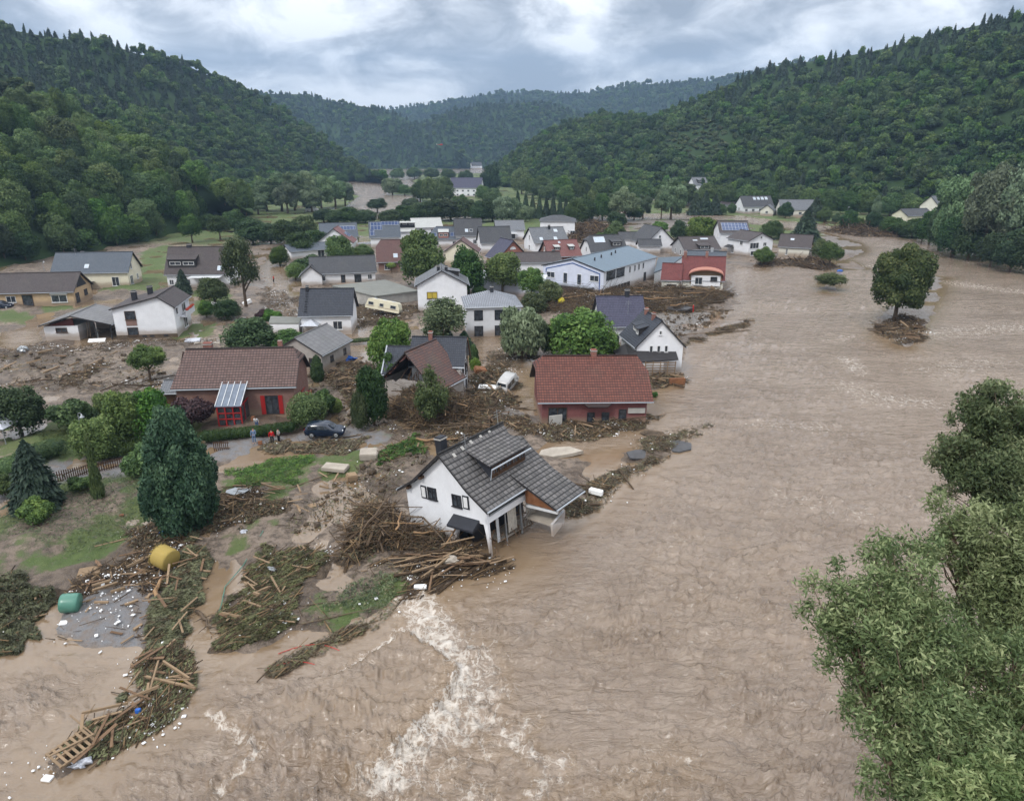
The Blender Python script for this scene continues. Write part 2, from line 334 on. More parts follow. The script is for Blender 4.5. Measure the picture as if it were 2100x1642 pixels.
FOL = {
 'broad': leafmat('mixed_green_leaves', (0.025, 0.053, 0.010), (0.059, 0.109, 0.017), (0.124, 0.185, 0.030)),
 'bright': leafmat('bright_green_leaves', (0.037, 0.072, 0.011), (0.083, 0.140, 0.022), (0.157, 0.213, 0.042)),
 'dark': leafmat('dark_green_leaves', (0.014, 0.033, 0.011), (0.029, 0.062, 0.015), (0.062, 0.105, 0.023)),
 'olive': leafmat('olive_green_leaves', (0.030, 0.048, 0.015), (0.069, 0.094, 0.030), (0.138, 0.163, 0.056)),
 'willow': leafmat('grey_green_willow_leaves', (.055, .088, .040), (.115, .165, .075), (.19, .25, .13)),
 'blue': leafmat('blue_green_needles', (0.014, 0.037, 0.019), (0.035, 0.074, 0.039), (0.086, 0.135, 0.073)),
 'conifer': leafmat('dark_fir_needles', (0.013, 0.027, 0.014), (0.026, 0.051, 0.023), (0.049, 0.080, 0.035), trans=0),
 'purple': leafmat('purple_leaves', (0.028, 0.011, 0.018), (0.052, 0.020, 0.030), (0.083, 0.035, 0.044)),
 'hedge': leafmat('clipped_hedge_leaves', (0.018, 0.040, 0.009), (0.039, 0.073, 0.015), (0.081, 0.120, 0.023)),
 'brownhedge': leafmat('torn_brown_green_twigs', (.075, .056, .034), (.12, .095, .055), (.14, .14, .06), hue=.02, trans=.1),
 'green_hedge': leafmat('flattened_hedge_foliage', (.060, .055, .026), (.105, .105, .042), (.17, .18, .065), hue=.02, trans=.1),
 'lime': leafmat('yellow_green_leaves', (0.069, 0.114, 0.015), (0.138, 0.213, 0.025), (0.221, 0.312, 0.050)),
 'near': leafmat('grey_green_poplar_leaves', (0.058, 0.085, 0.021), (0.139, 0.176, 0.048), (0.291, 0.315, 0.124), hue=.01),
 'neard': leafmat('deep_green_poplar_leaves', (0.038, 0.065, 0.019), (0.098, 0.134, 0.044), (0.254, 0.281, 0.121), hue=.01),
}
# ============================================================ foliage meshes
def leaf_quads(P, N, size, aspect, rs, up=None):
    n = len(P); N = N / (np.linalg.norm(N, axis=1, keepdims=True) + 1e-9)
    a = rs.randn(n, 3) if up is None else up + rs.randn(n, 3) * .35
    a = a - N * (a * N).sum(1, keepdims=True); a /= np.linalg.norm(a, axis=1, keepdims=True) + 1e-9
    b = np.cross(N, a); s = (size * np.ones(n))[:, None]
    a = a * s * .5 * aspect; b = b * s * .5
    V = np.stack([P - a, P + b * .9 - a * .1, P + a, P - b * .9 - a * .1], 1).reshape(-1, 3)
    return V, np.arange(4 * n).reshape(-1, 4)
_ico = None
def ico():
    global _ico
    if _ico is None:
        bm = bmesh.new(); bmesh.ops.create_icosphere(bm, subdivisions=1, radius=1)
        _ico = (np.array([v.co[:] for v in bm.verts]), np.array([[v.index for v in f.verts] for f in bm.faces])); bm.free()
    return _ico
def sphere_dirs(n, rs, zmin=-1.):
    z = rs.rand(n) * (1 - zmin) + zmin; t = rs.rand(n) * 2 * np.pi; r = np.sqrt(np.maximum(0, 1 - z * z))
    return np.stack([r * np.cos(t), r * np.sin(t), z], 1)
def lobes_mesh(name, L, nleaf, ls, seed, mat, aspect=1.5, core=.82, zmin=-.75, spread=.14, flat=.6, hang=False, extra=None):
    """L: list of (x,y,z,r[,rz]) lobes"""
    rs = np.random.RandomState(seed); L = [l if len(l) == 5 else (*l, l[3]) for l in L]
    ar = np.array([l[3] ** 2 for l in L]); cnt = np.maximum(6, (nleaf * ar / ar.sum()).astype(int))
    Vs, Fs, Ts = [], [], []; k = 0; F3 = []
    for l, n in zip(L, cnt):
        c = np.array(l[:3]); D = sphere_dirs(n, rs, zmin); lump = 1 + .16 * pn(D[:, 0] * 2.3 + l[0] * 9, D[:, 2] * 2.3 + D[:, 1] * 2 + seed)
        rad = np.array([l[3], l[3], l[4]]); P = c + D * rad * (lump * (1 - spread + 2 * spread * rs.rand(n) ** .8))[:, None]
        N = D + rs.randn(n, 3) * flat
        V, Fq = leaf_quads(P, N, ls * (.55 + .8 * rs.rand(n)), aspect, rs, np.array([0, 0, -1.]) if hang else None)
        if hang: pass
        Vs.append(V); Fs.append(Fq + k); k += len(V)
        lt = .15 + .5 * rs.rand(); Ts.append(np.clip(lt + .5 * (rs.rand(n) - .35) + .25 * (D[:, 2] > .3) * rs.rand(n), 0, 1))  # upward leaves get a lighter tone: top light painted into the colour
    T3 = []
    if core:
        iv, if_ = ico()
        for l in L:
            D = iv * (core * (1 + .12 * rs.randn(len(iv))))[:, None]
            Vs.append(np.array(l[:3]) + D * np.array([l[3], l[3], l[4]])); F3.append(if_ + k); k += len(iv); T3.append(np.full(len(if_), .18))  # core faces take a dark leaf tone as painted inner shade
    if extra is not None:
        Ve, Fe, Te = extra; Vs.append(Ve); Fs.append(Fe + k); k += len(Ve); Ts.append(Te)
    FF = [np.concatenate(Fs)] + ([np.concatenate(F3)] if F3 else [])
    T = np.concatenate(Ts + T3)
    return mesh_np(name, np.concatenate(Vs), FF, [mat], attr={'tone': ('FACE', 'FLOAT', T)})
def rand_lobes(seed, n, shape=(.32, .32, .34), c=(0, 0, .55), r=(.13, .22), low=.0):
    rs = np.random.RandomState(seed); L = [(c[0], c[1], c[2], shape[0] * .75)]
    D = sphere_dirs(n, rs, -.75)
    for d in D:
        q = .55 + .45 * rs.rand() ** .5; rr = r[0] + (r[1] - r[0]) * rs.rand()
        p = [c[i] + d[i] * shape[i] * q for i in range(3)]
        L.append((p[0], p[1], max(p[2], rr + low), rr))
    return L
def conifer_mesh(name, n, ls, seed, mat, levels=9, pw=.85, aspect=2.2):
    rs = np.random.RandomState(seed); z = rs.rand(n) ** 1.25 * .98
    t = rs.rand(n) * 2 * np.pi; ph = z * levels + .18 * np.sin(t * 3 + seed); saw = 1 - (ph % 1)
    Rz = .5 * (1 - z) ** pw * (.72 + .38 * saw) * (1 + .22 * pn(t * 1.6, z * 9, seed)) * (.75 + .25 * rs.rand(n)) + .008
    P = np.stack([Rz * np.cos(t), Rz * np.sin(t), z + .02 * rs.randn(n) * (1 - z)], 1)
    N = np.stack([np.cos(t) * .5, np.sin(t) * .5, np.full(n, .9)], 1) + rs.randn(n, 3) * .35
    up = np.stack([np.cos(t), np.sin(t), np.full(n, -.45)], 1)
    V, Fq = leaf_quads(P, N, ls * (.6 + .7 * rs.rand(n)), aspect, rs, up)
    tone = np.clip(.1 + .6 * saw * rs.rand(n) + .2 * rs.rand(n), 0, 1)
    k = len(V); m = 8; rings = [(0.02, .36), (.3, .25), (.6, .13), (.97, .0)]
    Vc = np.array([[r_ * np.cos(j * 2 * np.pi / m), r_ * np.sin(j * 2 * np.pi / m), zz_] for zz_, r_ in rings for j in range(m)])
    Fc = np.array([[k + a * m + j, k + a * m + (j + 1) % m, k + (a + 1) * m + (j + 1) % m, k + (a + 1) * m + j] for a in range(3) for j in range(m)])
    return mesh_np(name, np.concatenate([V, Vc]), [Fq, Fc], [mat], attr={'tone': ('FACE', 'FLOAT', np.concatenate([tone, np.full(len(Fc), .1)]))})
def trunk_mesh(seed, forks=3, r=.035, top=.6, mat=None):
    rs = random.Random(seed); mb = MB(); x = y = 0; pts = [(0, 0, -.04)]
    for k in range(1, 5): x += rs.uniform(-.012, .012); y += rs.uniform(-.012, .012); pts.append((x, y, top * k / 4))
    mb.tube(pts, [r * 1.35, r, r * .85, r * .7, r * .35], 7)
    for k in range(forks + 2):
        a = rs.random() * 6.28 + k * 6.28 / (forks + 2); z0 = top * (.35 + .12 * k) if k < 5 else top * .8; b = pts[min(3, 1 + k // 2)]
        mb.tube([(b[0], b[1], z0), (b[0] + math.cos(a) * .12, b[1] + math.sin(a) * .12, z0 + .12), (b[0] + math.cos(a) * .28, b[1] + math.sin(a) * .28, z0 + .24 + .06 * rs.random())], [r * .55, r * .4, r * .12], 5)
    return mb.mesh('trunk', M['bark'], True)
CR = {}
def crown(kind, v=0):
    key = (kind, v)
    if key in CR: return CR[key]
    sd = abs(hash(kind)) % 1 + sum(ord(c) for c in kind) + v * 17
    if kind.startswith('f_'):       # forest, low detail
        k = kind[2:]
        if k in ('conifer', 'blue'): me = conifer_mesh('crown', 420, .13, sd, FOL[k], 7)
        elif k == 'scrub': me = lobes_mesh('crown', rand_lobes(sd, 7, (.34, .34, .3), (0, 0, .4), (.14, .22)), 420, .11, sd, FOL['olive'])
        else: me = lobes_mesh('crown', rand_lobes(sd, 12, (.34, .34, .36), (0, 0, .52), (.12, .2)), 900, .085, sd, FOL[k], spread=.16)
    elif kind == 'fir': me = conifer_mesh('crown', 3200, .07, sd, FOL['conifer'], 11)
    elif kind == 'spruce': me = conifer_mesh('crown', 3600, .075, sd, FOL['blue'], 9, pw=.7)
    elif kind == 'thuja': me = lobes_mesh('crown', [(0, 0, .3, .3, .32), (0, 0, .55, .27, .3), (.03, 0, .75, .19, .25)], 4500, .04, sd, FOL['dark'], spread=.05, zmin=-.9)
    elif kind == 'column': me = lobes_mesh('crown', [(0, 0, .12, .4, .14), (0.02, 0, .3, .34, .2), (0, 0.03, .5, .27, .2), (0, 0, .7, .22, .2), (0, 0, .88, .13, .14)], 2600, .05, sd, FOL['olive'])
    elif kind == 'ball': me = lobes_mesh('crown', [(0, 0, .48, .47, .48)] + rand_lobes(sd, 10, (.32, .32, .34), (0, 0, .48), (.12, .16)), 6000, .035, sd, FOL['olive'], spread=.07)
    elif kind == 'limeball': me = lobes_mesh('crown', [(0, 0, .5, .47, .48)], 1500, .07, sd, FOL['lime'], spread=.07)
    elif kind == 'willow': me = lobes_mesh('crown', [(0, 0, .42, .36, .38)] + rand_lobes(sd, 26, (.36, .36, .41), (0, 0, .50), (.09, .16)), 11000, .034, sd, FOL['willow'], aspect=2.6, hang=True, spread=.22, core=.72)
    elif kind == 'poplar': me = lobes_mesh('crown', rand_lobes(sd, 38, (.37, .37, .42), (0, 0, .52), (.06, .12)), 15000, .028, sd, FOL['willow'], aspect=1.6, spread=.25, core=.6)
    elif kind == 'loose': me = lobes_mesh('crown', rand_lobes(sd, 18, (.36, .36, .38), (0, 0, .55), (.08, .15)), 6000, .032, sd, FOL['olive'], aspect=1.8, spread=.45, core=.45)
    elif kind == 'birch': me = lobes_mesh('crown', rand_lobes(sd, 22, (.34, .34, .42), (0, 0, .52), (.06, .13)), 6500, .028, sd, FOL['olive'], aspect=1.8, spread=.5, core=.4, hang=True)
    elif kind == 'shrub': me = lobes_mesh('crown', rand_lobes(sd, 12, (.36, .36, .32), (0, 0, .42), (.13, .2)), 5000, .05, sd, FOL['broad'], spread=.16)
    elif kind == 'purple': me = lobes_mesh('crown', rand_lobes(sd, 14, (.36, .36, .34), (0, 0, .45), (.12, .19)), 6000, .045, sd, FOL['purple'], spread=.2)
    elif kind == 'cypress':
        rs = np.random.RandomState(5); L = []
        for i in range(95):
            z = rs.rand() ** .8 * .93 + .03; w = .44 * (math.sin(min(1, (z + .1) / .45) * math.pi / 2)) * (1 - max(0, z - .22) / .80) ** .62 + .01
            t = rs.rand() * 6.28; q = .72 + .28 * rs.rand(); rr = .065 + .04 * rs.rand() * (1.2 - z)
            L.append((w * q * math.cos(t), w * q * math.sin(t), z, rr, rr * 1.5))
        L += [(0, 0, .25, .34, .24), (0, 0, .48, .29, .25), (0, 0, .68, .19, .2), (0, 0, .85, .09, .12)]
        me = lobes_mesh('crown', L, 42000, .022, sd, FOL['blue'], spread=.2, aspect=2.0, flat=.8, core=.8)
    elif kind == 'lime_tree':
        me = lobes_mesh('crown', [(0, 0, .4, .36, .36), (-.2, .1, .7, .22), (.22, 0, .62, .2), (.0, -.25, .75, .15)] + rand_lobes(sd, 40, (.40, .40, .44), (0, 0, .48), (.07, .13)), 30000, .026, sd, FOL['limet'], spread=.12)
    else:
        fol = kind if kind in FOL else 'broad'
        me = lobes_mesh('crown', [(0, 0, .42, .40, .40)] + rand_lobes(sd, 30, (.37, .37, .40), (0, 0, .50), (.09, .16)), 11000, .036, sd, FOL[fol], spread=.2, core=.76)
    CR[key] = me; return me
FOL['limet'] = leafmat('olive_linden_leaves', (.020, .034, .010), (.045, .062, .018), (.12, .125, .045))
TR = {}
def trunkm(v=0):
    if v not in TR: TR[v] = trunk_mesh(v)
    return TR[v]
def tree(kind, pos, h, w, label, cat='tree', name=None, group=None, tf=.18, seed=0, var=None, lean=0.):
    rs = random.Random(seed); r = thing(name or {'shrub': 'shrub'}.get(kind, 'tree'), label, cat, pos, (0, lean, rs.random() * 6.28), group)
    if tf > 0: link('trunk', trunkm(seed % 3), r, scl=(max(w * 1.1, h * .5) * .8,) * 2 + (h,))
    link('crown', crown(kind, (seed % 3) if var is None else var), r, loc=(0, 0, h * tf), scl=(w, w, h * (1 - tf)))
    return r
# ============================================================ ground and water layout (outlines as ground points)
LAND = gp((-1500,1330),(-200,1345),(20,1350),(95,1300),(180,1322),(290,1318),(305,1370),(250,1450),(180,1500),(95,1560),(120,1592),(200,1562),(310,1490),(350,1410),(395,1330),(430,1335),(520,1330),(600,1298),(690,1295),(760,1268),(815,1228),(960,1185),(1060,1158),(1035,1135),(965,1112),(930,1075),(960,1030),(1100,1030),(1180,1060),(1235,1030),(1262,992),(1330,955),(1372,938),(1405,905),(1330,920),(1240,930),(1150,945),(1100,930),(1130,900),(1180,885),(1290,880),(1360,862),(1345,848),(1330,800),(1395,788),(1402,760),(1405,705),(1440,692),(1545,655),(1440,672),(1495,640),(1515,622),(1490,600),(1500,572),(1510,548),(1560,552),(1600,545),(1680,545),(1700,555),(1780,552),(1740,532),(1775,515),(1765,500),(1690,478),(1560,462),(1500,452),(1350,450),(1290,452),(1180,445),(1000,448),(860,452),(720,448),(700,432),(735,402),(700,388),(720,376),(600,368),(-2000,372))
FARB = gp((1180,432),(1330,438),(1430,437),(1600,452),(1750,467),(1800,480),(1850,488),(1950,503),(2050,528),(2300,575),(4000,700),(4000,352),(870,356),(845,372),(872,388),(850,402),(885,425),(1000,432))
ISL = [gp((1795,668),(1830,698),(1855,712),(1900,700),(1903,665),(1925,610),(1935,570),(1900,566),(1880,600),(1810,640)), gp((1668,585),(1690,600),(1725,596),(1730,580),(1690,575)), gp((655,300),(655,301),(656,300)) ]
ISL = ISL[:2] + [gp((800,398),(860,402),(850,394),(805,392))]
CARVE = [gp((400,1170),(440,1150),(478,1190),(440,1260),(425,1340),(380,1335),(395,1240)), gp((555,520),(590,560),(605,640),(575,640),(545,600),(540,545)),
 gp((740,640),(850,655),(770,700),(725,760),(700,755),(680,700),(730,690)), gp((990,700),(1040,690),(1100,745),(1105,850),(1130,875),(1060,830),(1040,790),(1000,760)),
 gp((0,680),(80,672),(90,700),(30,718),(0,714)), gp((960,685),(1060,690),(1035,742),(985,738)), gp((330,788),(362,796),(310,812)), gp((590,1110),(640,1050),(730,1010),(735,1030),(690,1070),(640,1110)),
 gp((795,865),(850,850),(870,870),(830,885))]
GRASS = [gp((460,960),(560,938),(640,932),(655,960),(610,1000),(520,1012),(460,1015)), gp((-400,1080),(0,1060),(130,990),(300,965),(330,1060),(290,1110),(120,1170),(0,1210),(-400,1260)),
 gp((640,1250),(700,1190),(830,1150),(865,1180),(800,1240),(700,1282),(610,1285)), gp((60,885),(155,885),(150,940),(120,960)), gp((285,520),(350,500),(350,590),(290,585)),
 gp((330,665),(450,660),(440,690),(360,705)), gp((85,605),(180,610),(185,635),(90,640)), gp((-100,640),(60,640),(70,665),(-100,670)), gp((200,570),(340,560),(345,600),(210,600)), gp((390,600),(470,600),(480,640),(400,650)), gp((700,885),(780,900),(760,960),(660,990),(640,940)), gp((0,870),(420,850),(420,915),(0,960)), gp((560,560),(760,500),(760,540),(640,580)), gp((470,1120),(500,1090),(560,1010),(600,1000),(540,1080),(490,1130)), gp((120,1130),(250,1080),(270,1110),(140,1175))]
ASPH = [gp((-300,1060),(0,990),(120,950),(190,937),(420,912),(620,893),(700,878),(765,888),(800,902),(745,925),(640,925),(560,937),(440,952),(270,978),(120,1000),(0,1035),(-300,1110)),
 gp((90,1290),(150,1240),(300,1185),(335,1240),(300,1330),(180,1325))]
GRAVEL = [gp((1330,700),(1350,640),(1480,640),(1500,650),(1400,690)), ISL[0], gp((1690,476),(1770,498),(1778,520),(1700,524),(1680,500)), gp((1680,545),(1785,552),(1740,570),(1680,562)), gp((1280,450),(1440,455),(1400,475),(1300,475)), gp((1000,800),(1100,860),(1050,900),(900,870))]
BARE = [gp((0,1180),(60,1060),(200,990),(280,1000),(250,1060),(130,1110),(30,1200)), gp((700,1170),(830,1160),(780,1200),(640,1240))]
SHELF = gp((835,1302),(870,1330),(930,1368),(938,1385),(905,1455),(850,1510),(800,1562),(760,1600),(600,1560),(440,1470),(620,1400),(705,1385))
def fan(r0, r1, ratio, a0, a1, da):
    nr = int(math.log(r1 / r0) / math.log(ratio)) + 1; r = r0 * ratio ** np.arange(nr); a = np.radians(np.arange(a0, a1 + 1e-6, da))
    Rr, A = np.meshgrid(r, a, indexing='ij'); X = Rr * np.sin(A); Y = Rr * np.cos(A); na = len(a)
    i = np.arange(nr - 1)[:, None] * na + np.arange(na - 1)[None, :]
    Fq = np.stack([i, i + 1, i + na + 1, i + na], -1).reshape(-1, 4)
    return X, Y, Fq
def land_sd(X, Y):
    sd = np.maximum(poly_sd(X, Y, LAND), poly_sd(X, Y, FARB))
    for p in ISL: sd = np.maximum(sd, poly_sd(X, Y, p))
    for p in CARVE: sd = np.minimum(sd, -poly_sd(X, Y, p))
    return sd
def ground_h(X, Y, sd=None):
    X = np.asarray(X, float); Y = np.asarray(Y, float)
    if sd is None: sd = land_sd(X, Y)
    D = np.hypot(X, Y); sd = sd + (.9 * fbm(X * .35, Y * .35, 4, 3)) * np.minimum(1, D / 90)
    h = np.clip(sd * .22, -1.6, .36) + np.where(sd > 0, 1, .0) * (.62 * fbm(X * .10, Y * .10, 3, 11) - .18 + .15 * fbm(X * .7, Y * .7, 3, 5)) * np.clip(sd, 0, 1)
    for p in ASPH + GRASS[:2]: h = h + .12 * sstep(-1, 1.5, poly_sd(X, Y, p)) * (sd > 0)
    return h
def gz(x, y): return float(ground_h(np.array([x]), np.array([y]))[0])
X, Y, Fq = fan(3, 5200, 1.0125, -80, 80, .28)
sd = land_sd(X, Y); Z = ground_h(X, Y, sd)
D = np.hypot(X, Y)
def msk(polys, soft=1., amp=1.2, sc=.4, seed=9):
    m = np.zeros(X.shape); nz = amp * fbm(X * sc, Y * sc, 4, seed)
    for p in polys: m = np.maximum(m, sstep(-soft, soft, poly_sd(X, Y, p) + nz))
    return m
mg = msk(GRASS, .9, 1.5); mg *= 1 - .85 * msk(BARE, 1.5, 2.5, .3, 21)
far = sstep(235, 300, D + 25 * fbm(X * .02, Y * .02, 3, 2)); mg = np.maximum(mg, far * (sd > -5)); mg = np.maximum(mg, msk([FARB], 2, 1.5) * .95)
mg = mg * (1 - msk([gp((1180,430),(1300,430),(1290,480),(1180,470))]) * .9)
ma = msk(ASPH, .35, .5); mr = msk(GRAVEL, .8, 1.)
zone = np.stack([mg, ma, mr, np.ones_like(mg)], -1).reshape(-1, 4)
m, nt, b = new_mat('ground_mud_grass_asphalt', .8, .35)
at = nn(nt, 'ShaderNodeAttribute', attribute_name='zone'); sp_ = nt.nodes.new('ShaderNodeSeparateColor'); lk(nt, at.outputs['Color'], sp_.inputs[0])
tc = nt.nodes.new('ShaderNodeTexCoord').outputs['Object']
nb = noise(nt, tc, .12, 6, .6, .4); nf = noise(nt, tc, 1.3, 8, .7); nff = noise(nt, tc, 9., 4, .7); nv = nn(nt, 'ShaderNodeTexVoronoi', i_Scale=3.2); lk(nt, tc, nv.inputs[0])
mud = mix(nt, ramp(nt, nb, [(.38, 0.), (.62, 1.)]), (.115, .085, .062), (.235, .185, .145))
mud = mix(nt, ramp(nt, nf, [(.44, 0.), (.60, .9)]), mud, (.06, .045, .034))
mud = mix(nt, ramp(nt, nff, [(.55, 0.), (.75, .5)]), mud, (.30, .25, .20))
gr = mix(nt, ramp(nt, nf, [(.3, 0.), (.7, 1.)]), (.048, .082, .020), (.095, .130, .040)); gr = mix(nt, ramp(nt, nb, [(.45, 0.), (.75, .6)]), gr, (.13, .125, .06)); gr = mix(nt, ramp(nt, nff, [(.5, 0.), (.8, .5)]), gr, (.02, .03, .008))
gf = mathn(nt, 'MULTIPLY', sp_.outputs[0], mathn(nt, 'ADD', .75, mathn(nt, 'MULTIPLY', mathn(nt, 'SUBTRACT', nf, .5), 2.2)), clamp=True)
c = mix(nt, ramp(nt, gf, [(.25, 0.), (.6, 1.)]), mud, gr)
asp = mix(nt, nff, (.14, .14, .15), (.20, .20, .205)); asp = mix(nt, ramp(nt, nf, [(.45, 0.), (.65, .8)]), asp, (.17, .13, .10))
c = mix(nt, sp_.outputs[1], c, asp)
grv = mix(nt, nv.outputs['Distance'], (.24, .225, .21), (.10, .09, .085)); grv = mix(nt, ramp(nt, nf, [(.45, 0.), (.6, .7)]), grv, (.14, .11, .085))
c = mix(nt, sp_.outputs[2], c, grv)
lk(nt, c, b.inputs[0])
wet = mathn(nt, 'SUBTRACT', 1., sp_.outputs[0]); lk(nt, mathn(nt, 'SUBTRACT', .85, mathn(nt, 'MULTIPLY', wet, mathn(nt, 'MULTIPLY', ramp(nt, nb, [(.4, 1.), (.6, .2)]), .55))), b.inputs['Roughness'])
hh = mathn(nt, 'ADD', mathn(nt, 'MULTIPLY', nf, 1.), mathn(nt, 'MULTIPLY', nff, .45)); bump(nt, b, hh, .9, .28)
M['ground'] = m
me = mesh_np('ground', np.stack([X, Y, Z], -1).reshape(-1, 3), Fq, [m], attr={'zone': ('POINT', 'FLOAT_COLOR', zone)}, smooth=True)
ground = tag(link('ground', me), 'muddy ground, lawns and roads of the flooded valley', None, None, 'structure')
# ---- water
X, Y, Fq = fan(11, 5200, 1.0075, -60, 60, .15); D = np.hypot(X, Y)
sdl = land_sd(X, Y)
calm = sstep(-6, .5, sdl)                       # near land the water is calmer
fx, fy = -.48, -.877                            # flow direction
S = X * fx + Y * fy; T = -X * fy + Y * fx
Xs, Ys = X * .75, Y * 1.15
wx = 1.8 * fbm(X * .05, Y * .05, 3, 31); wy = 1.8 * fbm(X * .05, Y * .05, 3, 41)
big = fbm((X + wx) * .10, (Y + wy) * .16, 3, 51)
rid = 1 - np.abs(fbm((X + wx) * .16, (Y + wy) * .46, 4, 61)) * 2.2
rid2 = 1 - np.abs(fbm((X + wx) * .45, (Y + wy) * 1.35, 4, 71)) * 2.
turb = sstep(-.15, .55, fbm(X * .035, Y * .035, 3, 81) + .35 * sstep(80, 30, D) + .1)
shelf = poly_sd(X, Y, SHELF)
def pl(*p): return gp(*p)
FO = [(pl((938,1378),(942,1400),(915,1450),(880,1500),(830,1550),(790,1590)), 1.7, 1.1, (1.0, .1)),
      (pl((850,1225),(880,1270),(905,1310),(930,1350)), 1.7, .9, (0, 0)), (pl((700,1385),(770,1335),(835,1300),(850,1280)), .5, 1., (0, 0)), (pl((850,1290),(930,1345)), 1.1, .9, (0, 0)),
      (pl((975,1350),(985,1420),(940,1490)), 1.9, .8, (0, 0)), (pl((430,1462),(470,1500),(520,1530)), .35, .8, (0, 0)), (pl((450,1625),(500,1570),(530,1540)), .35, .85, (0, 0)),
      (pl((820,1590),(930,1560),(1020,1530),(1090,1480)), .9, .5, (0, 0)), (pl((1000,1480),(1080,1540),(1140,1600)), .9, .62, (0, 0)), (pl((1100,1640),(1150,1560)), .9, .6, (0, 0)),
      (pl((1735,735),(1765,765)), 2.2, .55, (0, 0)), (pl((1740,790),(1790,820),(1900,826)), 3.4, .5, (0, 0)), (pl((1850,690),(2100,670)), 5, .5, (0, 0)), (pl((1900,760),(2050,740)), 4, .42, (0, 0)), (pl((1560,870),(1700,880)), 2.2, .4, (0, 0)), (pl((1600,1010),(1760,1060)), 2., .36, (0, 0)), (pl((1700,700),(1760,690)), 2, .35, (0, 0)),
      (pl((1640,540),(1720,548),(1800,545)), 3.5, .5, (0, 0)), (pl((1500,545),(1620,540)), 2.5, .4, (0, 0)), (pl((1800,500),(2100,560)), 6, .38, (0, 0)), (pl((1950,580),(2100,600)), 6, .5, (0, 0)), (pl((1250,1300),(1500,1200)), 3, .12, (0, 0)), (pl((700,1440),(760,1470),(720,1500),(660,1480)), .6, .45, (0, 0)), (pl((850,1600),(1000,1630)), .8, .55, (0, 0)), (pl((1260,1640),(1400,1560)), 2., .3, (0, 0))]
foam = np.zeros(X.shape); ruf = np.zeros(X.shape)
for P_, wd, st, off in FO:
    d = line_d(X, Y, P_); foam = np.maximum(foam, st * np.exp(-(d / wd) ** 2)); ruf = np.maximum(ruf, np.exp(-(d / (wd * 2.5)) ** 2))
foam *= np.where(shelf > .12, .35, 1.)
streak = fbm((X + wx) * .5, (Y + wy) * .9, 4, 91)
lf = sstep(160, 40, D)
foam = np.maximum(foam, .20 * turb * (1 - calm) * sstep(.15, .6, rid2 * .5 + streak) * (.35 + .5 * lf))
amp = np.minimum(1., 24 / D + .35) * (1 - .93 * calm)
Zw = amp * (.24 * big + .46 * turb * (np.clip(rid, 0, 1) ** 4 - .2) + .24 * (.25 + turb) * (np.clip(rid2, 0, 1) ** 2 - .3)) + ruf * (1 - calm) * .2 * np.abs(fbm(X * 1.2, Y * 1.5, 4, 101)) * (D < 120)
Zw += .6 * sstep(-.35, .15, shelf + .15 * fbm(X * 1.5, Y * 1.5, 3, 13)) * sstep(9, 1.5, shelf) * sstep(25, 29, D)
Zw = np.where(sdl > 2.5, 0., Zw)
calm = np.maximum(calm, .5 * sstep(-.5, 2.5, shelf))
edge = np.exp(-((shelf - .1) / .45) ** 2) * sstep(0, 6, X + 10) * (sdl < -1.5) * (D < 70) + .8 * np.exp(-((foam - .35) / .2) ** 2) * (D < 60) * (ruf > .3)
wa = np.stack([np.clip(foam, 0, 1.3), calm, turb, np.clip(edge, 0, 1)], -1).reshape(-1, 4)
m, nt, b = new_mat('muddy_flood_water', .08, .5); b.inputs['IOR'].default_value = 1.62
at = nn(nt, 'ShaderNodeAttribute', attribute_name='wat'); sp_ = nt.nodes.new('ShaderNodeSeparateColor'); lk(nt, at.outputs['Color'], sp_.inputs[0])
tc = nt.nodes.new('ShaderNodeTexCoord').outputs['Object']; tq = mapping(nt, tc, (.62, 1.8, 1), rot=(0, 0, -.12))
nb = noise(nt, tq, .05, 4, .6, .8); nf = noise(nt, tq, .32, 6, .52, 1.4); nm_ = noise(nt, tq, 2.4, 6, .6, 1.); ns = noise(nt, tq, 7., 4, .6, .6)
c = mix(nt, ramp(nt, nb, [(.35, 0.), (.65, 1.)]), (.165, .120, .086), (.225, .172, .130))
c = mix(nt, mathn(nt, 'MULTIPLY', sp_.outputs[1], .55), c, (.165, .108, .052))
c = mix(nt, mathn(nt, 'MULTIPLY', sp_.outputs[2], ramp(nt, nm_, [(.52, 0.), (.66, .35)])), c, (.17, .115, .065))
c = mix(nt, mathn(nt, 'MULTIPLY', at.outputs['Alpha'], .55), c, (.17, .105, .045))
fl_ = noise(nt, mapping(nt, mapping(nt, tc, rot=(0, 0, -1.07)), (.035, .42, 1)), 1., 5, .55, .9)
c = mix(nt, ramp(nt, fl_, [(.36, .28), (.5, 0.), (.66, 0.)]), c, (.125, .088, .058)); c = mix(nt, ramp(nt, fl_, [(.5, 0.), (.68, .16)]), c, (.31, .26, .21))
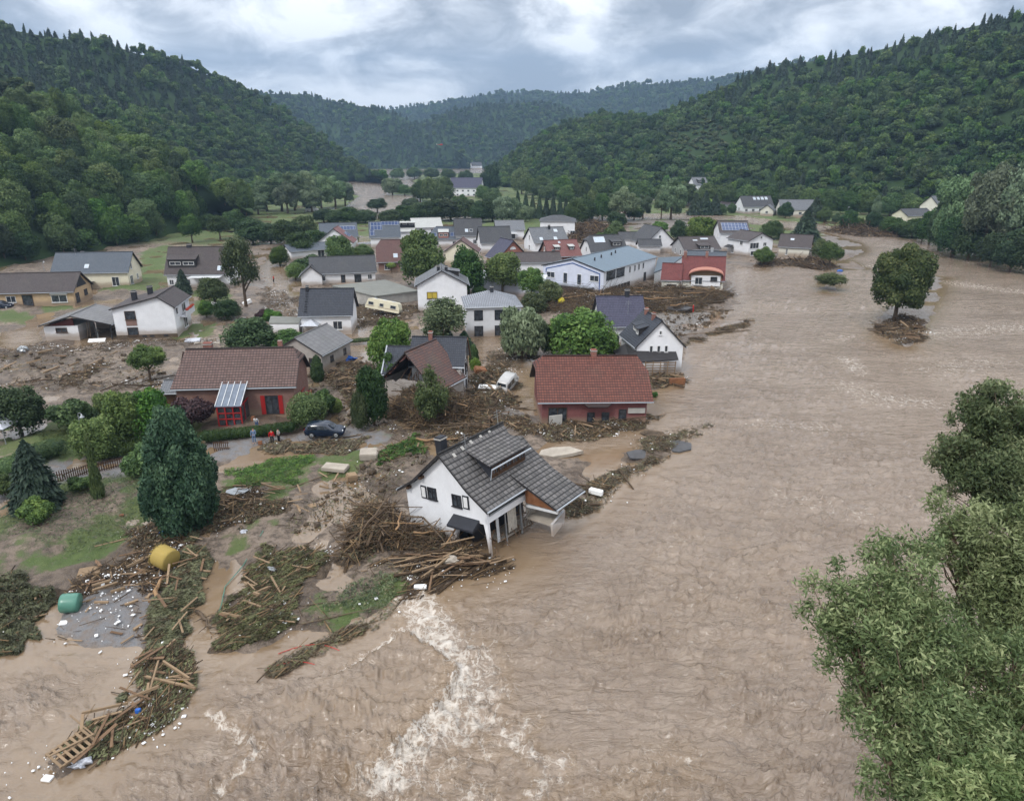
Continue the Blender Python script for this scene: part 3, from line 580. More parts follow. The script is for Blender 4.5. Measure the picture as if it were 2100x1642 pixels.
# foam: thin strands where the foam value is low, closed where it is high
wn_ = nn(nt, 'ShaderNodeTexNoise', i_Scale=.55, i_Detail=5, i_Roughness=.6); lk(nt, tc, wn_.inputs[0])
wv = nn(nt, 'ShaderNodeVectorMath', operation='MULTIPLY_ADD'); lk(nt, wn_.outputs['Color'], wv.inputs[0]); wv.inputs[1].default_value = (3.2, 3.2, 0); lk(nt, mapping(nt, tc, (1.1, .75, 1), rot=(0, 0, .5)), wv.inputs[2])
v1 = nn(nt, 'ShaderNodeTexVoronoi', feature='DISTANCE_TO_EDGE', i_Scale=.9); lk(nt, wv.outputs[0], v1.inputs[0])
v2 = nn(nt, 'ShaderNodeTexVoronoi', feature='DISTANCE_TO_EDGE', i_Scale=2.6); lk(nt, wv.outputs[0], v2.inputs[0])
brk = noise(nt, tc, 1.7, 4, .6)
rgm = mathn(nt, 'ADD', mathn(nt, 'MINIMUM', mathn(nt, 'MULTIPLY', v1.outputs[0], 2.6), mathn(nt, 'ADD', mathn(nt, 'MULTIPLY', v2.outputs[0], 2.4), .08)), mathn(nt, 'MULTIPLY', mathn(nt, 'SUBTRACT', brk, .42), .9))
c = mix(nt, mathn(nt, 'MULTIPLY', sp_.outputs[0], .4), c, (.30, .235, .175))
fo = mathn(nt, 'MULTIPLY', mathn(nt, 'SUBTRACT', mathn(nt, 'MULTIPLY', sp_.outputs[0], .50), rgm), 2.3, clamp=True)
c = mix(nt, mathn(nt, 'MULTIPLY', fo, .85), c, (.58, .54, .49))
lk(nt, c, b.inputs[0]); lk(nt, mathn(nt, 'ADD', ramp(nt, fl_, [(.35, .03), (.65, .12)]), mathn(nt, 'MULTIPLY', fo, .6)), b.inputs['Roughness'])
amp_ = mathn(nt, 'SUBTRACT', 1.06, sp_.outputs[1])
nr_ = noise(nt, tq, .62, 6, .55, 2.0); rd1 = mathn(nt, 'POWER', mathn(nt, 'SUBTRACT', 1.0, mathn(nt, 'MULTIPLY', mathn(nt, 'ABSOLUTE', mathn(nt, 'SUBTRACT', nr_, .5)), 4.), clamp=True), 3.0)
h1 = mathn(nt, 'ADD', mathn(nt, 'ADD', nf, mathn(nt, 'MULTIPLY', rd1, .10)), mathn(nt, 'ADD', mathn(nt, 'MULTIPLY', nm_, .10), mathn(nt, 'MULTIPLY', ns, .008)))
bp = nn(nt, 'ShaderNodeBump', i_Distance=.6); lk(nt, h1, bp.inputs['Height']); lk(nt, mathn(nt, 'MULTIPLY', amp_, .8), bp.inputs['Strength']); lk(nt, bp.outputs[0], b.inputs['Normal'])
me = mesh_np('river_water', np.stack([X, Y, Zw], -1).reshape(-1, 3), Fq, [m], attr={'wat': ('POINT', 'FLOAT_COLOR', wa)}, smooth=True)
river = tag(link('river_water', me), 'brown flood water of the river filling the valley', None, None, 'structure')
# ============================================================ hills (each a slope between its foot line and its ridge line)
HILLS = {
 'left_mountain': dict(n=44, foot=[(-900,520),(-400,480),(0,455),(250,440),(400,415),(500,398),(600,384),(680,374),(760,368)],
   top=[(-900,30,520),(-400,20,560),(0,58,650),(120,80,660),(200,84,680),(285,112,720),(360,125,760),(420,152,800),(520,195,850),(600,245,880),(680,296,880),(740,350,760),(790,368,700)]),
 'left_spur': dict(n=26, foot=[(-900,700),(-300,610),(0,548),(150,522),(300,497),(380,472),(450,452),(510,437)],
   top=[(-900,60,300),(-300,90,330),(0,150,380),(60,190,385),(120,215,390),(200,290,380),(300,315,370),(370,355,350),(450,402,335),(500,428,300),(520,438,250)]),
 'mid_left_hill': dict(n=16, foot=[(480,352),(620,347),(750,346),(860,346),(960,346)],
   top=[(480,182,1700),(530,192,1700),(620,194,1700),(700,212,1650),(780,224,1600),(830,242,1550),(880,272,1450),(950,318,1300)]),
 'far_hill': dict(n=16, foot=[(640,336),(1000,334),(1400,340),(1900,350)],
   top=[(640,240,2600),(780,228,2500),(900,212,2500),(1000,194,2500),(1060,190,2500),(1100,191,2500),(1200,192,2400),(1300,174,2300),(1460,167,2200),(1560,144,2100),(1640,127,2000),(1760,130,1900),(2000,130,1900)]),
 'mid_right_hill': dict(n=16, foot=[(700,347),(1000,346),(1300,350)],
   top=[(700,345,1300),(750,325,1350),(825,264,1500),(875,247,1550),(925,227,1600),(1000,214,1650),(1060,211,1700),(1130,215,1700),(1200,235,1650),(1300,260,1600)]),
 'right_mountain': dict(n=40, foot=[(985,378),(1040,385),(1100,390),(1200,397),(1330,402),(1430,410),(1530,417),(1600,424),(1700,432),(1800,438),(1900,447),(2000,458),(2100,472),(2700,540)],
   top=[(985,372,750),(1040,325,800),(1060,308,820),(1120,268,820),(1200,240,800),(1260,232,780),(1330,242,740),(1430,205,720),(1530,156,700),(1600,134,690),(1700,122,670),(1800,104,650),(1900,76,620),(2000,54,600),(2100,30,580),(2700,-60,480)]),
}
def interp_path(pts, n):
    pts = np.array(pts, float); x = pts[:, 0]; xs = np.linspace(x[0], x[-1], n)
    return xs, [np.interp(xs, x, pts[:, k]) for k in range(1, pts.shape[1])]
HS = {}
mh, nt, b = new_mat('forest_floor', .9, .1); tc = nt.nodes.new('ShaderNodeTexCoord').outputs['Object']
lk(nt, mix(nt, noise(nt, tc, .03, 6, .7), (.016, .034, .012), (.035, .058, .022)), b.inputs[0])
for hn, hd in HILLS.items():
    n = 90; xs, (fyy,) = interp_path(hd['foot'], n); xt, (ty_, td) = interp_path(hd['top'], n)
    A = np.array([G(x, y, 0) for x, y in zip(xs, fyy)]); B = np.array([at_y(x, y, d) for x, y, d in zip(xt, ty_, td)])
    nt_ = hd['n']; t = np.linspace(0, 1, nt_)[:, None, None]
    P = A[None] * (1 - t) + B[None] * t
    Lr = np.linalg.norm((B - A)[:, :2], axis=1)
    P[..., 2] = A[None, :, 2] + (B[None, :, 2] - A[None, :, 2]) * (t[..., 0] ** 1.05)
    w = np.sin(np.pi * t[..., 0]) ; P[..., 2] += w * (.05 * (B[None, :, 2])) * fbm(P[..., 0] * .006, P[..., 1] * .006, 4, 17) * 2.6
    back = P[-1:] .copy(); bk = back - 0; dirs = (B - A); dirs[:, 2] = 0; dirs = A * [1, 1, 0] + dirs * .0; dirs /= np.linalg.norm(dirs, axis=1, keepdims=True)
    rows = [P] ; 
    for q, dz in ((.25, .1), (.7, .5), (1.2, 1.2)):
        r_ = P[-1] + dirs * Lr[:, None] * q; r_ = r_.copy(); r_[:, 2] = P[-1][:, 2] * (1 - dz) - (2 if dz > 1 else 0); rows.append(r_[None])
    first = P[0].copy(); first[:, 2] = -3; first -= dirs * 2
    Q = np.concatenate([first[None]] + rows, 0)
    nr = Q.shape[0]; i = np.arange(nr - 1)[:, None] * n + np.arange(n - 1)[None, :]
    Fh = np.stack([i, i + 1, i + n + 1, i + n], -1).reshape(-1, 4)
    tag(link('hill', mesh_np('hill', Q.reshape(-1, 3), Fh, [mh], smooth=True)), 'wooded hillside rising from the valley floor', None, None, 'structure')
    HS[hn] = P
def project(P):
    x, y, z = P[:, 0], P[:, 1], P[:, 2] - H; d = y * cp - z * sp; u = y * sp + z * cp
    return CX + F * x / d, CY - F * u / d, d
def scatter(P, spacing, seed):
    rs = np.random.RandomState(seed); a = P[:-1, :-1].reshape(-1, 3); b = P[:-1, 1:].reshape(-1, 3); c = P[1:, :-1].reshape(-1, 3); d = P[1:, 1:].reshape(-1, 3)
    ar = np.linalg.norm(np.cross((b - a)[:, :], (c - a)), axis=1) ; n = int(ar.sum() / spacing ** 2 * 1.9)
    k = rs.choice(len(ar), n, p=ar / ar.sum()); u = rs.rand(n, 1); v = rs.rand(n, 1)
    Q = a[k] * (1 - u) * (1 - v) + b[k] * u * (1 - v) + c[k] * (1 - u) * v + d[k] * u * v
    cell = {}; keep = []; s2 = (spacing * .72) ** 2
    for i in range(n):
        x, y = Q[i, 0], Q[i, 1]; ci, cj = int(x // spacing), int(y // spacing); ok = True
        for di in (-1, 0, 1):
            for dj in (-1, 0, 1):
                for q in cell.get((ci + di, cj + dj), ()):
                    if (q[0] - x) ** 2 + (q[1] - y) ** 2 < s2: ok = False; break
                if not ok: break
            if not ok: break
        if ok: cell.setdefault((ci, cj), []).append((x, y)); keep.append(i)
    return Q[keep]
def stuff_instances(name, label, P, scl, rot, src, mat):
    n = len(P)
    me = mesh_np(name, P, np.zeros((0, 3), int) if 0 else np.array([[0, 0, 0]])[:0], ()) if 0 else bpy.data.meshes.new(name)
    me.vertices.add(n); me.vertices.foreach_set('co', np.asarray(P, np.float32).ravel())
    for k, t, arr in (('scl', 'FLOAT_VECTOR', scl), ('rot', 'FLOAT_VECTOR', rot)):
        at = me.attributes.new(k, t, 'POINT'); at.data.foreach_set('vector', np.asarray(arr, np.float32).ravel())
    me.update(); o = link(name, me); tag(o, label, 'forest', None, 'stuff')
    ng = bpy.data.node_groups.new(name, 'GeometryNodeTree')
    ng.interface.new_socket('Geometry', in_out='INPUT', socket_type='NodeSocketGeometry'); ng.interface.new_socket('Geometry', in_out='OUTPUT', socket_type='NodeSocketGeometry')
    gi = ng.nodes.new('NodeGroupInput'); go = ng.nodes.new('NodeGroupOutput')
    ip = ng.nodes.new('GeometryNodeInstanceOnPoints'); oi = ng.nodes.new('GeometryNodeObjectInfo'); oi.inputs['Object'].default_value = src; oi.inputs['As Instance'].default_value = True
    a1 = ng.nodes.new('GeometryNodeInputNamedAttribute'); a1.data_type = 'FLOAT_VECTOR'; a1.inputs['Name'].default_value = 'scl'
    a2 = ng.nodes.new('GeometryNodeInputNamedAttribute'); a2.data_type = 'FLOAT_VECTOR'; a2.inputs['Name'].default_value = 'rot'
    ng.links.new(gi.outputs[0], ip.inputs['Points']); ng.links.new(oi.outputs['Geometry'], ip.inputs['Instance'])
    ng.links.new(a1.outputs[0], ip.inputs['Scale']); ng.links.new(a2.outputs[0], ip.inputs['Rotation']); ng.links.new(ip.outputs[0], go.inputs[0])
    md = o.modifiers.new('scatter', 'NODES'); md.node_group = ng
    return o
SPACE = {'left_mountain': 5.6, 'left_spur': 6.4, 'mid_left_hill': 9., 'far_hill': 12., 'mid_right_hill': 9., 'right_mountain': 6.0}
WHERE = {'left_mountain': 'on the left mountain', 'left_spur': 'on the near left slope', 'mid_left_hill': 'on the distant hill left of centre', 'far_hill': 'on the farthest ridge', 'mid_right_hill': 'on the distant hill in the centre', 'right_mountain': 'on the right mountain'}
rs = np.random.RandomState(3); cand = []; PTS = {}
for hn, P in HS.items():
    Q = scatter(P, SPACE[hn], 5); px, py, dd = project(Q); n = len(Q); sc = SPACE[hn] / 7.8
    k = (px > -420) & (px < 2520); Q, px, py, dd = Q[k], px[k], py[k], dd[k]; n = len(Q)
    nz = fbm(Q[:, 0] * .008, Q[:, 1] * .008, 3, 23); r = rs.rand(n); kind = np.full(n, 'broad', object)
    if hn == 'left_mountain':
        pc = np.where((py < 238 + 60 * nz) & (px < 560), .9, np.where(px > 560, .35, .06)); pc = np.where((px > 290) & (py < 175 + .25 * (px - 290)) & (nz > -.1), .15, pc); kind[r < pc] = 'conifer'
    elif hn == 'left_spur':
        kind[(py < 262 + 40 * nz)] = 'scrub'; kind[(py < 290) & (r < .25)] = 'conifer'; kind[(py > 248) & (py < 345) & (px < 235)] = 'bright'; kind[(py > 330) & (r < .25)] = 'dark'; kind[(py > 300) & (r > .62)] = 'bright'
    elif hn == 'right_mountain':
        yr = np.interp(px, [p[0] for p in HILLS[hn]['top']], [p[1] for p in HILLS[hn]['top']])
        kind[(py < yr + 55 + 30 * nz) & (px > 1480) & (r < .8)] = 'conifer'; kind[(r > .93)] = 'conifer'; kind[(kind == 'broad') & (r < .3)] = 'dark'
        Q[(py < yr + 12) & (kind != 'conifer'), 2] -= 4; clr = (np.abs(px - 1440) / 90 + np.abs(py - 295) / 55) < 1; kind[clr] = 'scrub'
    else: kind[r < np.where(nz > 0, .75, .25)] = 'conifer'; kind[(kind == 'broad') & (r > .8)] = 'dark'
    for kd in sorted(set(kind)):
        s = kind == kd; m_ = s.sum(); hgt = {'conifer': 12.5, 'scrub': 5.5, 'bright': 13., 'broad': 12., 'dark': 12.}[kd]; wd = {'conifer': 6.6, 'scrub': 8., 'bright': 12.5, 'broad': 11., 'dark': 10.5}[kd]
        if hn in ('left_mountain', 'right_mountain'): hgt *= .62 if kd == 'conifer' else .74; wd *= .74
        if hn == 'left_spur': hgt *= .9; wd *= .85
        if hn in ('far_hill', 'mid_left_hill', 'mid_right_hill'): hgt *= sc * .72; wd *= sc * .95
        f = .7 + .65 * rs.rand(m_) ** 1.2; S_ = np.stack([wd * f, wd * f * (.9 + .2 * rs.rand(m_)), hgt * ((.5 + .62 * rs.rand(m_) ** 1.1) if kd == 'conifer' else (.7 + .6 * rs.rand(m_) ** 1.3))], 1)
        Rt = np.stack([.06 * rs.randn(m_), .06 * rs.randn(m_), rs.rand(m_) * 6.28], 1); v = rs.randint(0, 3, m_)
        for vv in range(3):
            q = v == vv; PTS[(hn, kd, vv)] = (Q[s][q] - [0, 0, .6], S_[q], Rt[q])
# the trees that show largest become things of their own
big_ = []
for key, (P_, S_, Rt) in PTS.items():
    if key[0] not in ('left_spur',): continue
    px, py, dd = project(P_)
    for i in range(len(P_)):
        if -60 < px[i] < 2160 and S_[i, 2] > 8: big_.append((S_[i, 0] / dd[i], key, i))
big_.sort(reverse=True); pick = {}
for s_, key, i in big_[:150]: pick.setdefault(key, []).append(i)
CSRC = {}
LB = {'broad': 'leafy green tree in the dense wood', 'dark': 'dark green tree in the dense wood', 'bright': 'bright green broad tree in the wood', 'conifer': 'pointed conifer in the wood', 'scrub': 'low grey green bush'}
SPL = {}; zone_ = {}
LBS = {'broad': 'leafy green tree', 'dark': 'dark green tree', 'bright': 'bright green tree', 'conifer': 'pointed conifer', 'scrub': 'grey green bush'}
for key, il in pick.items():
    px, py, dd = project(PTS[key][0])
    for i in il:
        zx = 'left of the bungalow' if px[i] < 0 else 'above the bungalow' if px[i] < 115 else 'above the yellow house' if px[i] < 270 else 'above the meadow' if px[i] < 350 else 'above the dormered house'
        f_ = float(PTS[key][0][i, 2]); zy = 'at foot of' if f_ < 6 else 'low on' if f_ < 18 else 'halfway up' if f_ < 35 else 'high on'
        zone_.setdefault((LBS[key[1]], zy, zx), []).append((px[i], key, i))
def nth(k, n): return '' if n == 1 else ', leftmost' if k == 0 else ', rightmost' if k == n - 1 else ', %s from the left' % ['', 'second', 'third', 'fourth', 'fifth', 'sixth', 'seventh', 'eighth', 'ninth', 'tenth', '11th', '12th', '13th', '14th', '15th', '16th', '17th', '18th', '19th', '20th', '21st', '22nd'][min(k, 21)]
for (a_, b_, c_), l_ in zone_.items():
    l_.sort()
    for k, (x_, key, i) in enumerate(l_): SPL[(key, i)] = '%s %s the slope %s%s' % (a_, b_, c_, nth(k, len(l_)))
for key in list(PTS):
    P_, S_, Rt = PTS[key]; idx = pick.get(key, [])
    for i in idx:
        h = S_[i, 2] * 1.1; r_ = thing('forest_tree', SPL[(key, i)], 'tree', P_[i], (0, 0, Rt[i, 2]), key[1] + ' trees of the near left slope')
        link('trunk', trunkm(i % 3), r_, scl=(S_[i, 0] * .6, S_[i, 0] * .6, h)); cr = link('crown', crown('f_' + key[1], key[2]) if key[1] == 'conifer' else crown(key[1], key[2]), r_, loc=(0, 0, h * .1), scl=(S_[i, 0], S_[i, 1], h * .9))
    if idx: k = np.ones(len(P_), bool); k[idx] = False; PTS[key] = (P_[k], S_[k], Rt[k])
fst = {}
for (hn, kd, vv), (P_, S_, Rt) in PTS.items():
    if (kd, vv) not in CSRC:
        if not len(P_): continue
        px, py, dd = project(P_); i = int(np.argmin(dd + 1e4 * ((px < 0) | (px > 2100))))
        o = thing('forest_tree', LB[kd] + ' ' + WHERE[hn], 'tree', P_[i], (0, 0, Rt[i, 2]), kd + ' trees ' + WHERE[hn]); link('trunk', trunkm(vv), o, scl=(S_[i, 0] * .6, S_[i, 0] * .6, S_[i, 2]))
        CSRC[(kd, vv)] = link('crown', crown('f_' + kd, vv), o, scl=tuple(S_[i])); k = np.ones(len(P_), bool); k[i] = False; PTS[(hn, kd, vv)] = (P_[k], S_[k], Rt[k])
WN = {'broad': 'broadleaf', 'dark': 'dark broadleaf', 'bright': 'bright green', 'conifer': 'conifer', 'scrub': 'scrub'}
for (hn, kd, vv), (P_, S_, Rt) in PTS.items():
    if len(P_): stuff_instances('forest', WN[kd] + ' woodland ' + WHERE[hn], P_, S_, Rt, CSRC[(kd, vv)], None)
# ============================================================ houses
WCACHE = {}
class House:
    def __init__(s, name, label, P, z0=.3, cat='house', group=None, o=.45, base=.6, t=.2):
        x, y, r, s.L, s.W, ze, zr, s.a = P[:8]; tx, ty = P[8:10] if len(P) > 8 else (0, 0)
        s.ze = ze - z0; s.zr = zr - z0; s.o = o; s.base = -base; s.t = t
        s.r = thing(name, label, cat, (x, y, z0), (ty, -tx, R(r)), group); s.e0 = (0, 0); s.e1 = (0, 0)
    def rz(s, y):      # roof top height at lateral position y
        yr = s.a * s.W; w = s.W / 2
        return s.zr - (s.zr - s.ze) * ((y - yr) / (w - yr) if y > yr else (yr - y) / (w + yr))
    def roof(s, mat, e0=(0, 0), e1=(0, 0), fascia='fascia', t=None, dy0=0., dy1=0.):
        """e0/e1 = (inset of the ridge end, share of the slope cut by the hip)"""
        t = t or s.t; s.e0, s.e1 = e0, e1; L2, W2 = s.L / 2, s.W / 2; yr = s.a * s.W
        def P(x, y): return (x, y, s.rz(y))
        def vp(e, sx, side):
            q = e[1]; y = yr + (side * W2 - yr) * q
            return P(sx * L2, y)
        r0 = (-L2 + e0[0], yr, s.zr); r1 = (L2 - e1[0], yr, s.zr); faces = []
        for sd_ in (-1, 1):
            f = [P(-L2, sd_ * W2), P(L2, sd_ * W2)]
            if 0 < e1[1] < 1: f.append(vp(e1, 1, sd_))
            f += [r1, r0]
            if 0 < e0[1] < 1: f.append(vp(e0, -1, sd_))
            faces.append((f, sd_))
        mb = MB()
        def uvs(f, ax, sgn):
            out = []
            for p in f:
                if ax == 'x': out.append((p[0] + 50, math.hypot(p[1] - yr, p[2] - s.zr) + 20))
                else: out.append((p[1] + 50, math.hypot(p[0], p[2] - s.zr) + 20))
            return out
        for f, sd_ in faces:
            ff = f if sd_ < 0 else f[::-1]; mb.poly(ff, uvs(ff, 'x', sd_))
        for e, sx, rp in ((e0, -1, r0), (e1, 1, r1)):
            if e[1] > 0:
                f = [vp(e, sx, 1), vp(e, sx, -1), rp] if sx < 0 else [vp(e, sx, -1), vp(e, sx, 1), rp]
                mb.poly(f, uvs(f, 'y', 1))
        # underside and rim
        nb_ = len(mb.f)
        for k in range(nb_):
            pts = [mb.v[i] for i in mb.f[k]]; mb.poly([(p[0], p[1], p[2] - t) for p in pts[::-1]], m=1)
        ed = {}
        for k in range(nb_):
            pts = [tuple(round(c, 4) for c in mb.v[i]) for i in mb.f[k]]
            for a, b in zip(pts, pts[1:] + pts[:1]):
                if (b, a) in ed: del ed[(b, a)]
                else: ed[(a, b)] = 1
        for a, b in ed: mb.poly([b, a, (a[0], a[1], a[2] - t), (b[0], b[1], b[2] - t)], m=1)
        s.roofo = build(mb, 'roof', [M[mat], M[fascia]], s.r)
        # ridge tiles and gutters
        rd = MB(); n = max(2, int((r1[0] - r0[0]) / .38))
        for k in range(n):
            x0 = r0[0] + (r1[0] - r0[0]) * k / n; rd.tube([(x0, yr, s.zr + .005), (x0 + (r1[0] - r0[0]) / n * 1.04, yr, s.zr + .02)], [.10, .12], 6)
        build(rd, 'ridge', M[mat], s.roofo)
        for sd_ in (-1, 1):
            g = MB(); y = sd_ * (W2 + .07); g.tube([(-L2, y, s.ze - .1), (L2, y, s.ze - .1)], .065, 6)
            build(g, 'gutter', M['gutter'], s.roofo)
        return s
    def walls(s, mat, trunc=True):
        o = s.o; L2 = s.L / 2 - o; W2 = s.W / 2 - o; t = s.t + .01; yr = s.a * s.W
        mb = MB(); 
        def prof(e):
            pr = [(-W2, s.base), (W2, s.base), (W2, s.rz(W2) - t)]
            q = e[1]
            if q >= 1: return [(-W2, s.base), (W2, s.base), (W2, s.rz(W2) - t), (-W2, s.rz(-W2) - t)]
            if q > 0:
                zc = s.zr - (s.zr - s.ze) * q - t
                y1 = yr + (s.W / 2 - yr) * q; y0 = yr + (-s.W / 2 - yr) * q
                return pr + [(y1, zc - .02), (y0, zc - .02), (-W2, s.rz(-W2) - t)]
            return pr + [(yr, s.zr - t), (-W2, s.rz(-W2) - t)]
        for x, e, sx in ((-L2, s.e0, -1), (L2, s.e1, 1)):
            p = [(x, y, z) for y, z in prof(e)]; mb.poly(p if sx > 0 else p[::-1])
        for y, sy in ((-W2, -1), (W2, 1)):
            z = s.rz(y) - t; q = [(-L2, y, s.base), (L2, y, s.base), (L2, y, z), (-L2, y, z)]; mb.poly(q if sy < 0 else q[::-1])
        s.wall = build(mb, 'wall', M[mat], s.r); return s
    def side(s, sd_):
        o = s.o; L2 = s.L / 2 - o; W2 = s.W / 2 - o
        return {'s': ((0, -W2), (1, 0), (0, -1), 0), 'n': ((0, W2), (-1, 0), (0, 1), math.pi), 'w': ((-L2, 0), (0, -1), (-1, 0), -math.pi / 2), 'e': ((L2, 0), (0, 1), (1, 0), math.pi / 2)}[sd_]
    def win(s, sd_, u, z, w=1.2, h=1.2, mull=1, frame='wframe', pane='glass', name='window', shut=None, sill=True, out=0.):
        (cx, cy), (ux, uy), (nx, ny), a = s.side(sd_)
        window(s.r, (cx + ux * u + nx * out, cy + uy * u + ny * out, z), a, w, h, mull, frame, pane, name, sill, shut); return s
    def chim(s, x, y, w=.6, d=.5, h=.9, mat='chim', cap=True):
        z = s.rz(y); mb = MB().box((x, y, z - .3 + (h + .6) / 2 - .2), (w, d, h + .6))
        c = build(mb, 'chimney', M[mat], s.roofo)
        if cap: build(MB().box((x, y, z + h - .06), (w + .12, d + .12, .1)), 'chimney_cap', M['concrete'], s.roofo)
        return s
    def skyl(s, x, v, w=.8, h=1.1, sd_=-1, name='skylight', mat='skyl', lift=.05, frame='wfascia'):
        """v: 0 at the eave, 1 at the ridge"""
        yr = s.a * s.W; ye = sd_ * s.W / 2; y = ye + (yr - ye) * v; z = s.rz(y); sl = math.atan2(s.zr - s.ze, abs(ye - yr))
        rm = Matrix.Rotation(sl if sd_ < 0 else -sl, 3, 'X'); n = rm @ Vector((0, 0, 1))
        mb = MB(); c = Vector((x, y, z)) + n * lift; mb.box(c, (w + .12, h + .12, .08), rm); f = build(mb, name, M[frame], s.roofo)
        mb = MB(); c2 = c + n * .045; ex = Vector((1, 0, 0)); ey = rm @ Vector((0, 1, 0))
        pts = [c2 + ex * a_ * w / 2 + ey * b_ * h / 2 for a_, b_ in ((-1, -1), (1, -1), (1, 1), (-1, 1))]
        mb.poly(pts, [(0, 0), (w, 0), (w, h), (0, h)]); build(mb, 'pane', M[mat], f); return s
    def solar(s, x, v, w, h, sd_=-1): return s.skyl(x, v, w, h, sd_, 'solar_panel', 'solar', .08, 'metal')
    def dormer(s, x, w, v0, v1, sd_=-1, roofm=None, cheek='fascia', drop=.25, over=.25, nwin=2, wh=.8, slope=None):
        """shed dormer whose front stands at v0 up the slope and whose roof meets it at v1"""
        yr = s.a * s.W; ye = sd_ * s.W / 2; yf = ye + (yr - ye) * v0; yt = ye + (yr - ye) * v1; zf = s.rz(yf); zt = s.rz(yt)
        zfr = zf + (zt - zf) * (1 - drop); mb = MB(); yo = yf + sd_ * over; zo = zfr - (zt - zfr) / abs(yt - yf) * over
        x0, x1 = x - w / 2, x + w / 2; rm_ = M[roofm] if roofm else s.roofo.data.materials[0]
        q = [(x0 - .15, yo, zo), (x1 + .15, yo, zo), (x1 + .15, yt, zt + .02), (x0 - .15, yt, zt + .02)]; q = q if sd_ < 0 else q[::-1]
        uv = [(p[0] + 50, abs(p[1]) * 1.2 + 20) for p in q]; mb.poly(q, uv)
        qb = [(p[0], p[1], p[2] - .12) for p in q]; mb.poly(qb[::-1], m=1)
        for k in range(4): mb.poly([q[(k + 1) % 4], q[k], qb[k], qb[(k + 1) % 4]], m=1)
        d = build(mb, 'dormer', [rm_, M['fascia']], s.roofo)
        ck = MB()
        for xx, dx in ((x0, .06), (x1, -.06)):
            ck.prism([(xx, yf, zf - .1), (xx, yf, zfr - .12), (xx, yt, zt - .1)], (dx, 0, 0))
        ck.prism([(x0, yf, zf - .1), (x1, yf, zf - .1), (x1, yf, zfr - .12), (x0, yf, zfr - .12)], (0, -sd_ * .06, 0))
        build(ck, 'dormer_cheek', M[cheek], s.roofo)
        for k in range(nwin):
            ww = (w - .3) / nwin; xc = x0 + .15 + ww * (k + .5)
            window(s.roofo, (xc, yf, zf + (zfr - zf) * .5 - .02), 0 if sd_ < 0 else math.pi, ww * .82, min(wh, (zfr - zf) * .72), 1, 'wframe', 'glass', 'dormer_window', False)
        return s
def window(parent, loc, a, w, h, mull=1, frame='wframe', pane='glass', name='window', sill=True, shut=None):
    key = (round(w, 2), round(h, 2), mull, frame, pane, sill)
    if key not in WCACHE:
        mb = MB(); f = .07; 
        for xx in (-w / 2 + f / 2, w / 2 - f / 2): mb.box((xx, -.03, 0), (f, .1, h))
        for zz_ in (-h / 2 + f / 2, h / 2 - f / 2): mb.box((0, -.028, zz_), (w - 2 * f, .1, f))
        for k in range(mull): mb.box(((k + 1) * w / (mull + 1) - w / 2, -.026, 0), (f * .8, .08, h - 2 * f))
        if sill: mb.box((0, -.07, -h / 2 - .03), (w + .16, .2, .05))
        pb = MB(); pb.poly([(-w / 2 + f * .5, -.012, -h / 2 + f * .5), (w / 2 - f * .5, -.012, -h / 2 + f * .5), (w / 2 - f * .5, -.012, h / 2 - f * .5), (-w / 2 + f * .5, -.012, h / 2 - f * .5)])
        WCACHE[key] = (mb.mesh('window', M[frame]), pb.mesh('pane', M[pane]))
    fm, pm = WCACHE[key]
    o = link(name, fm, parent, loc=loc, rot=(0, 0, a)); link('pane', pm, o)
    if shut: 
        for sx in shut: build(MB().box((sx * (w / 2 + .28), -.05, 0), (.5, .05, h)), 'shutter', M[shut[sx]], o)
    return o
def antenna(h, x, y, hh=2.2):
    z = h.rz(y); mb = MB().tube([(x, y, z - .1), (x, y, z + hh)], .025, 5)
    for k in range(3): mb.tube([(x - .5, y, z + hh - .15 - .22 * k), (x + .5, y, z + hh - .15 - .22 * k)], .012, 4)
    build(mb, 'antenna', M['metal'], h.roofo)
def flatbox(name, label, pts, z0, z1, wallm, roofm='bitumen', rim=.25, cat='building', group=None):
    """flat-roofed building over footprint pts (ground points)"""
    c = np.mean(pts, 0); r = thing(name, label, cat, (c[0], c[1], z0), (0, 0, 0), group); q = [(p[0] - c[0], p[1] - c[1]) for p in pts]
    if sum(q[i][0] * q[(i + 1) % len(q)][1] - q[(i + 1) % len(q)][0] * q[i][1] for i in range(len(q))) < 0: q = q[::-1]
    w = MB(); n = len(q)
    for i in range(n): a, b_ = q[i], q[(i + 1) % n]; w.poly([(*a, -.6), (*b_, -.6), (*b_, z1 - z0), (*a, z1 - z0)])
    build(w, 'wall', M[wallm], r)
    rf = MB(); cc = np.mean(q, 0); big_q = [tuple(cc + (np.array(p) - cc) * 1.03) for p in q]; rf.prism([(*p, z1 - z0) for p in big_q], (0, 0, rim)); build(rf, 'roof', M[roofm], r); return r, q
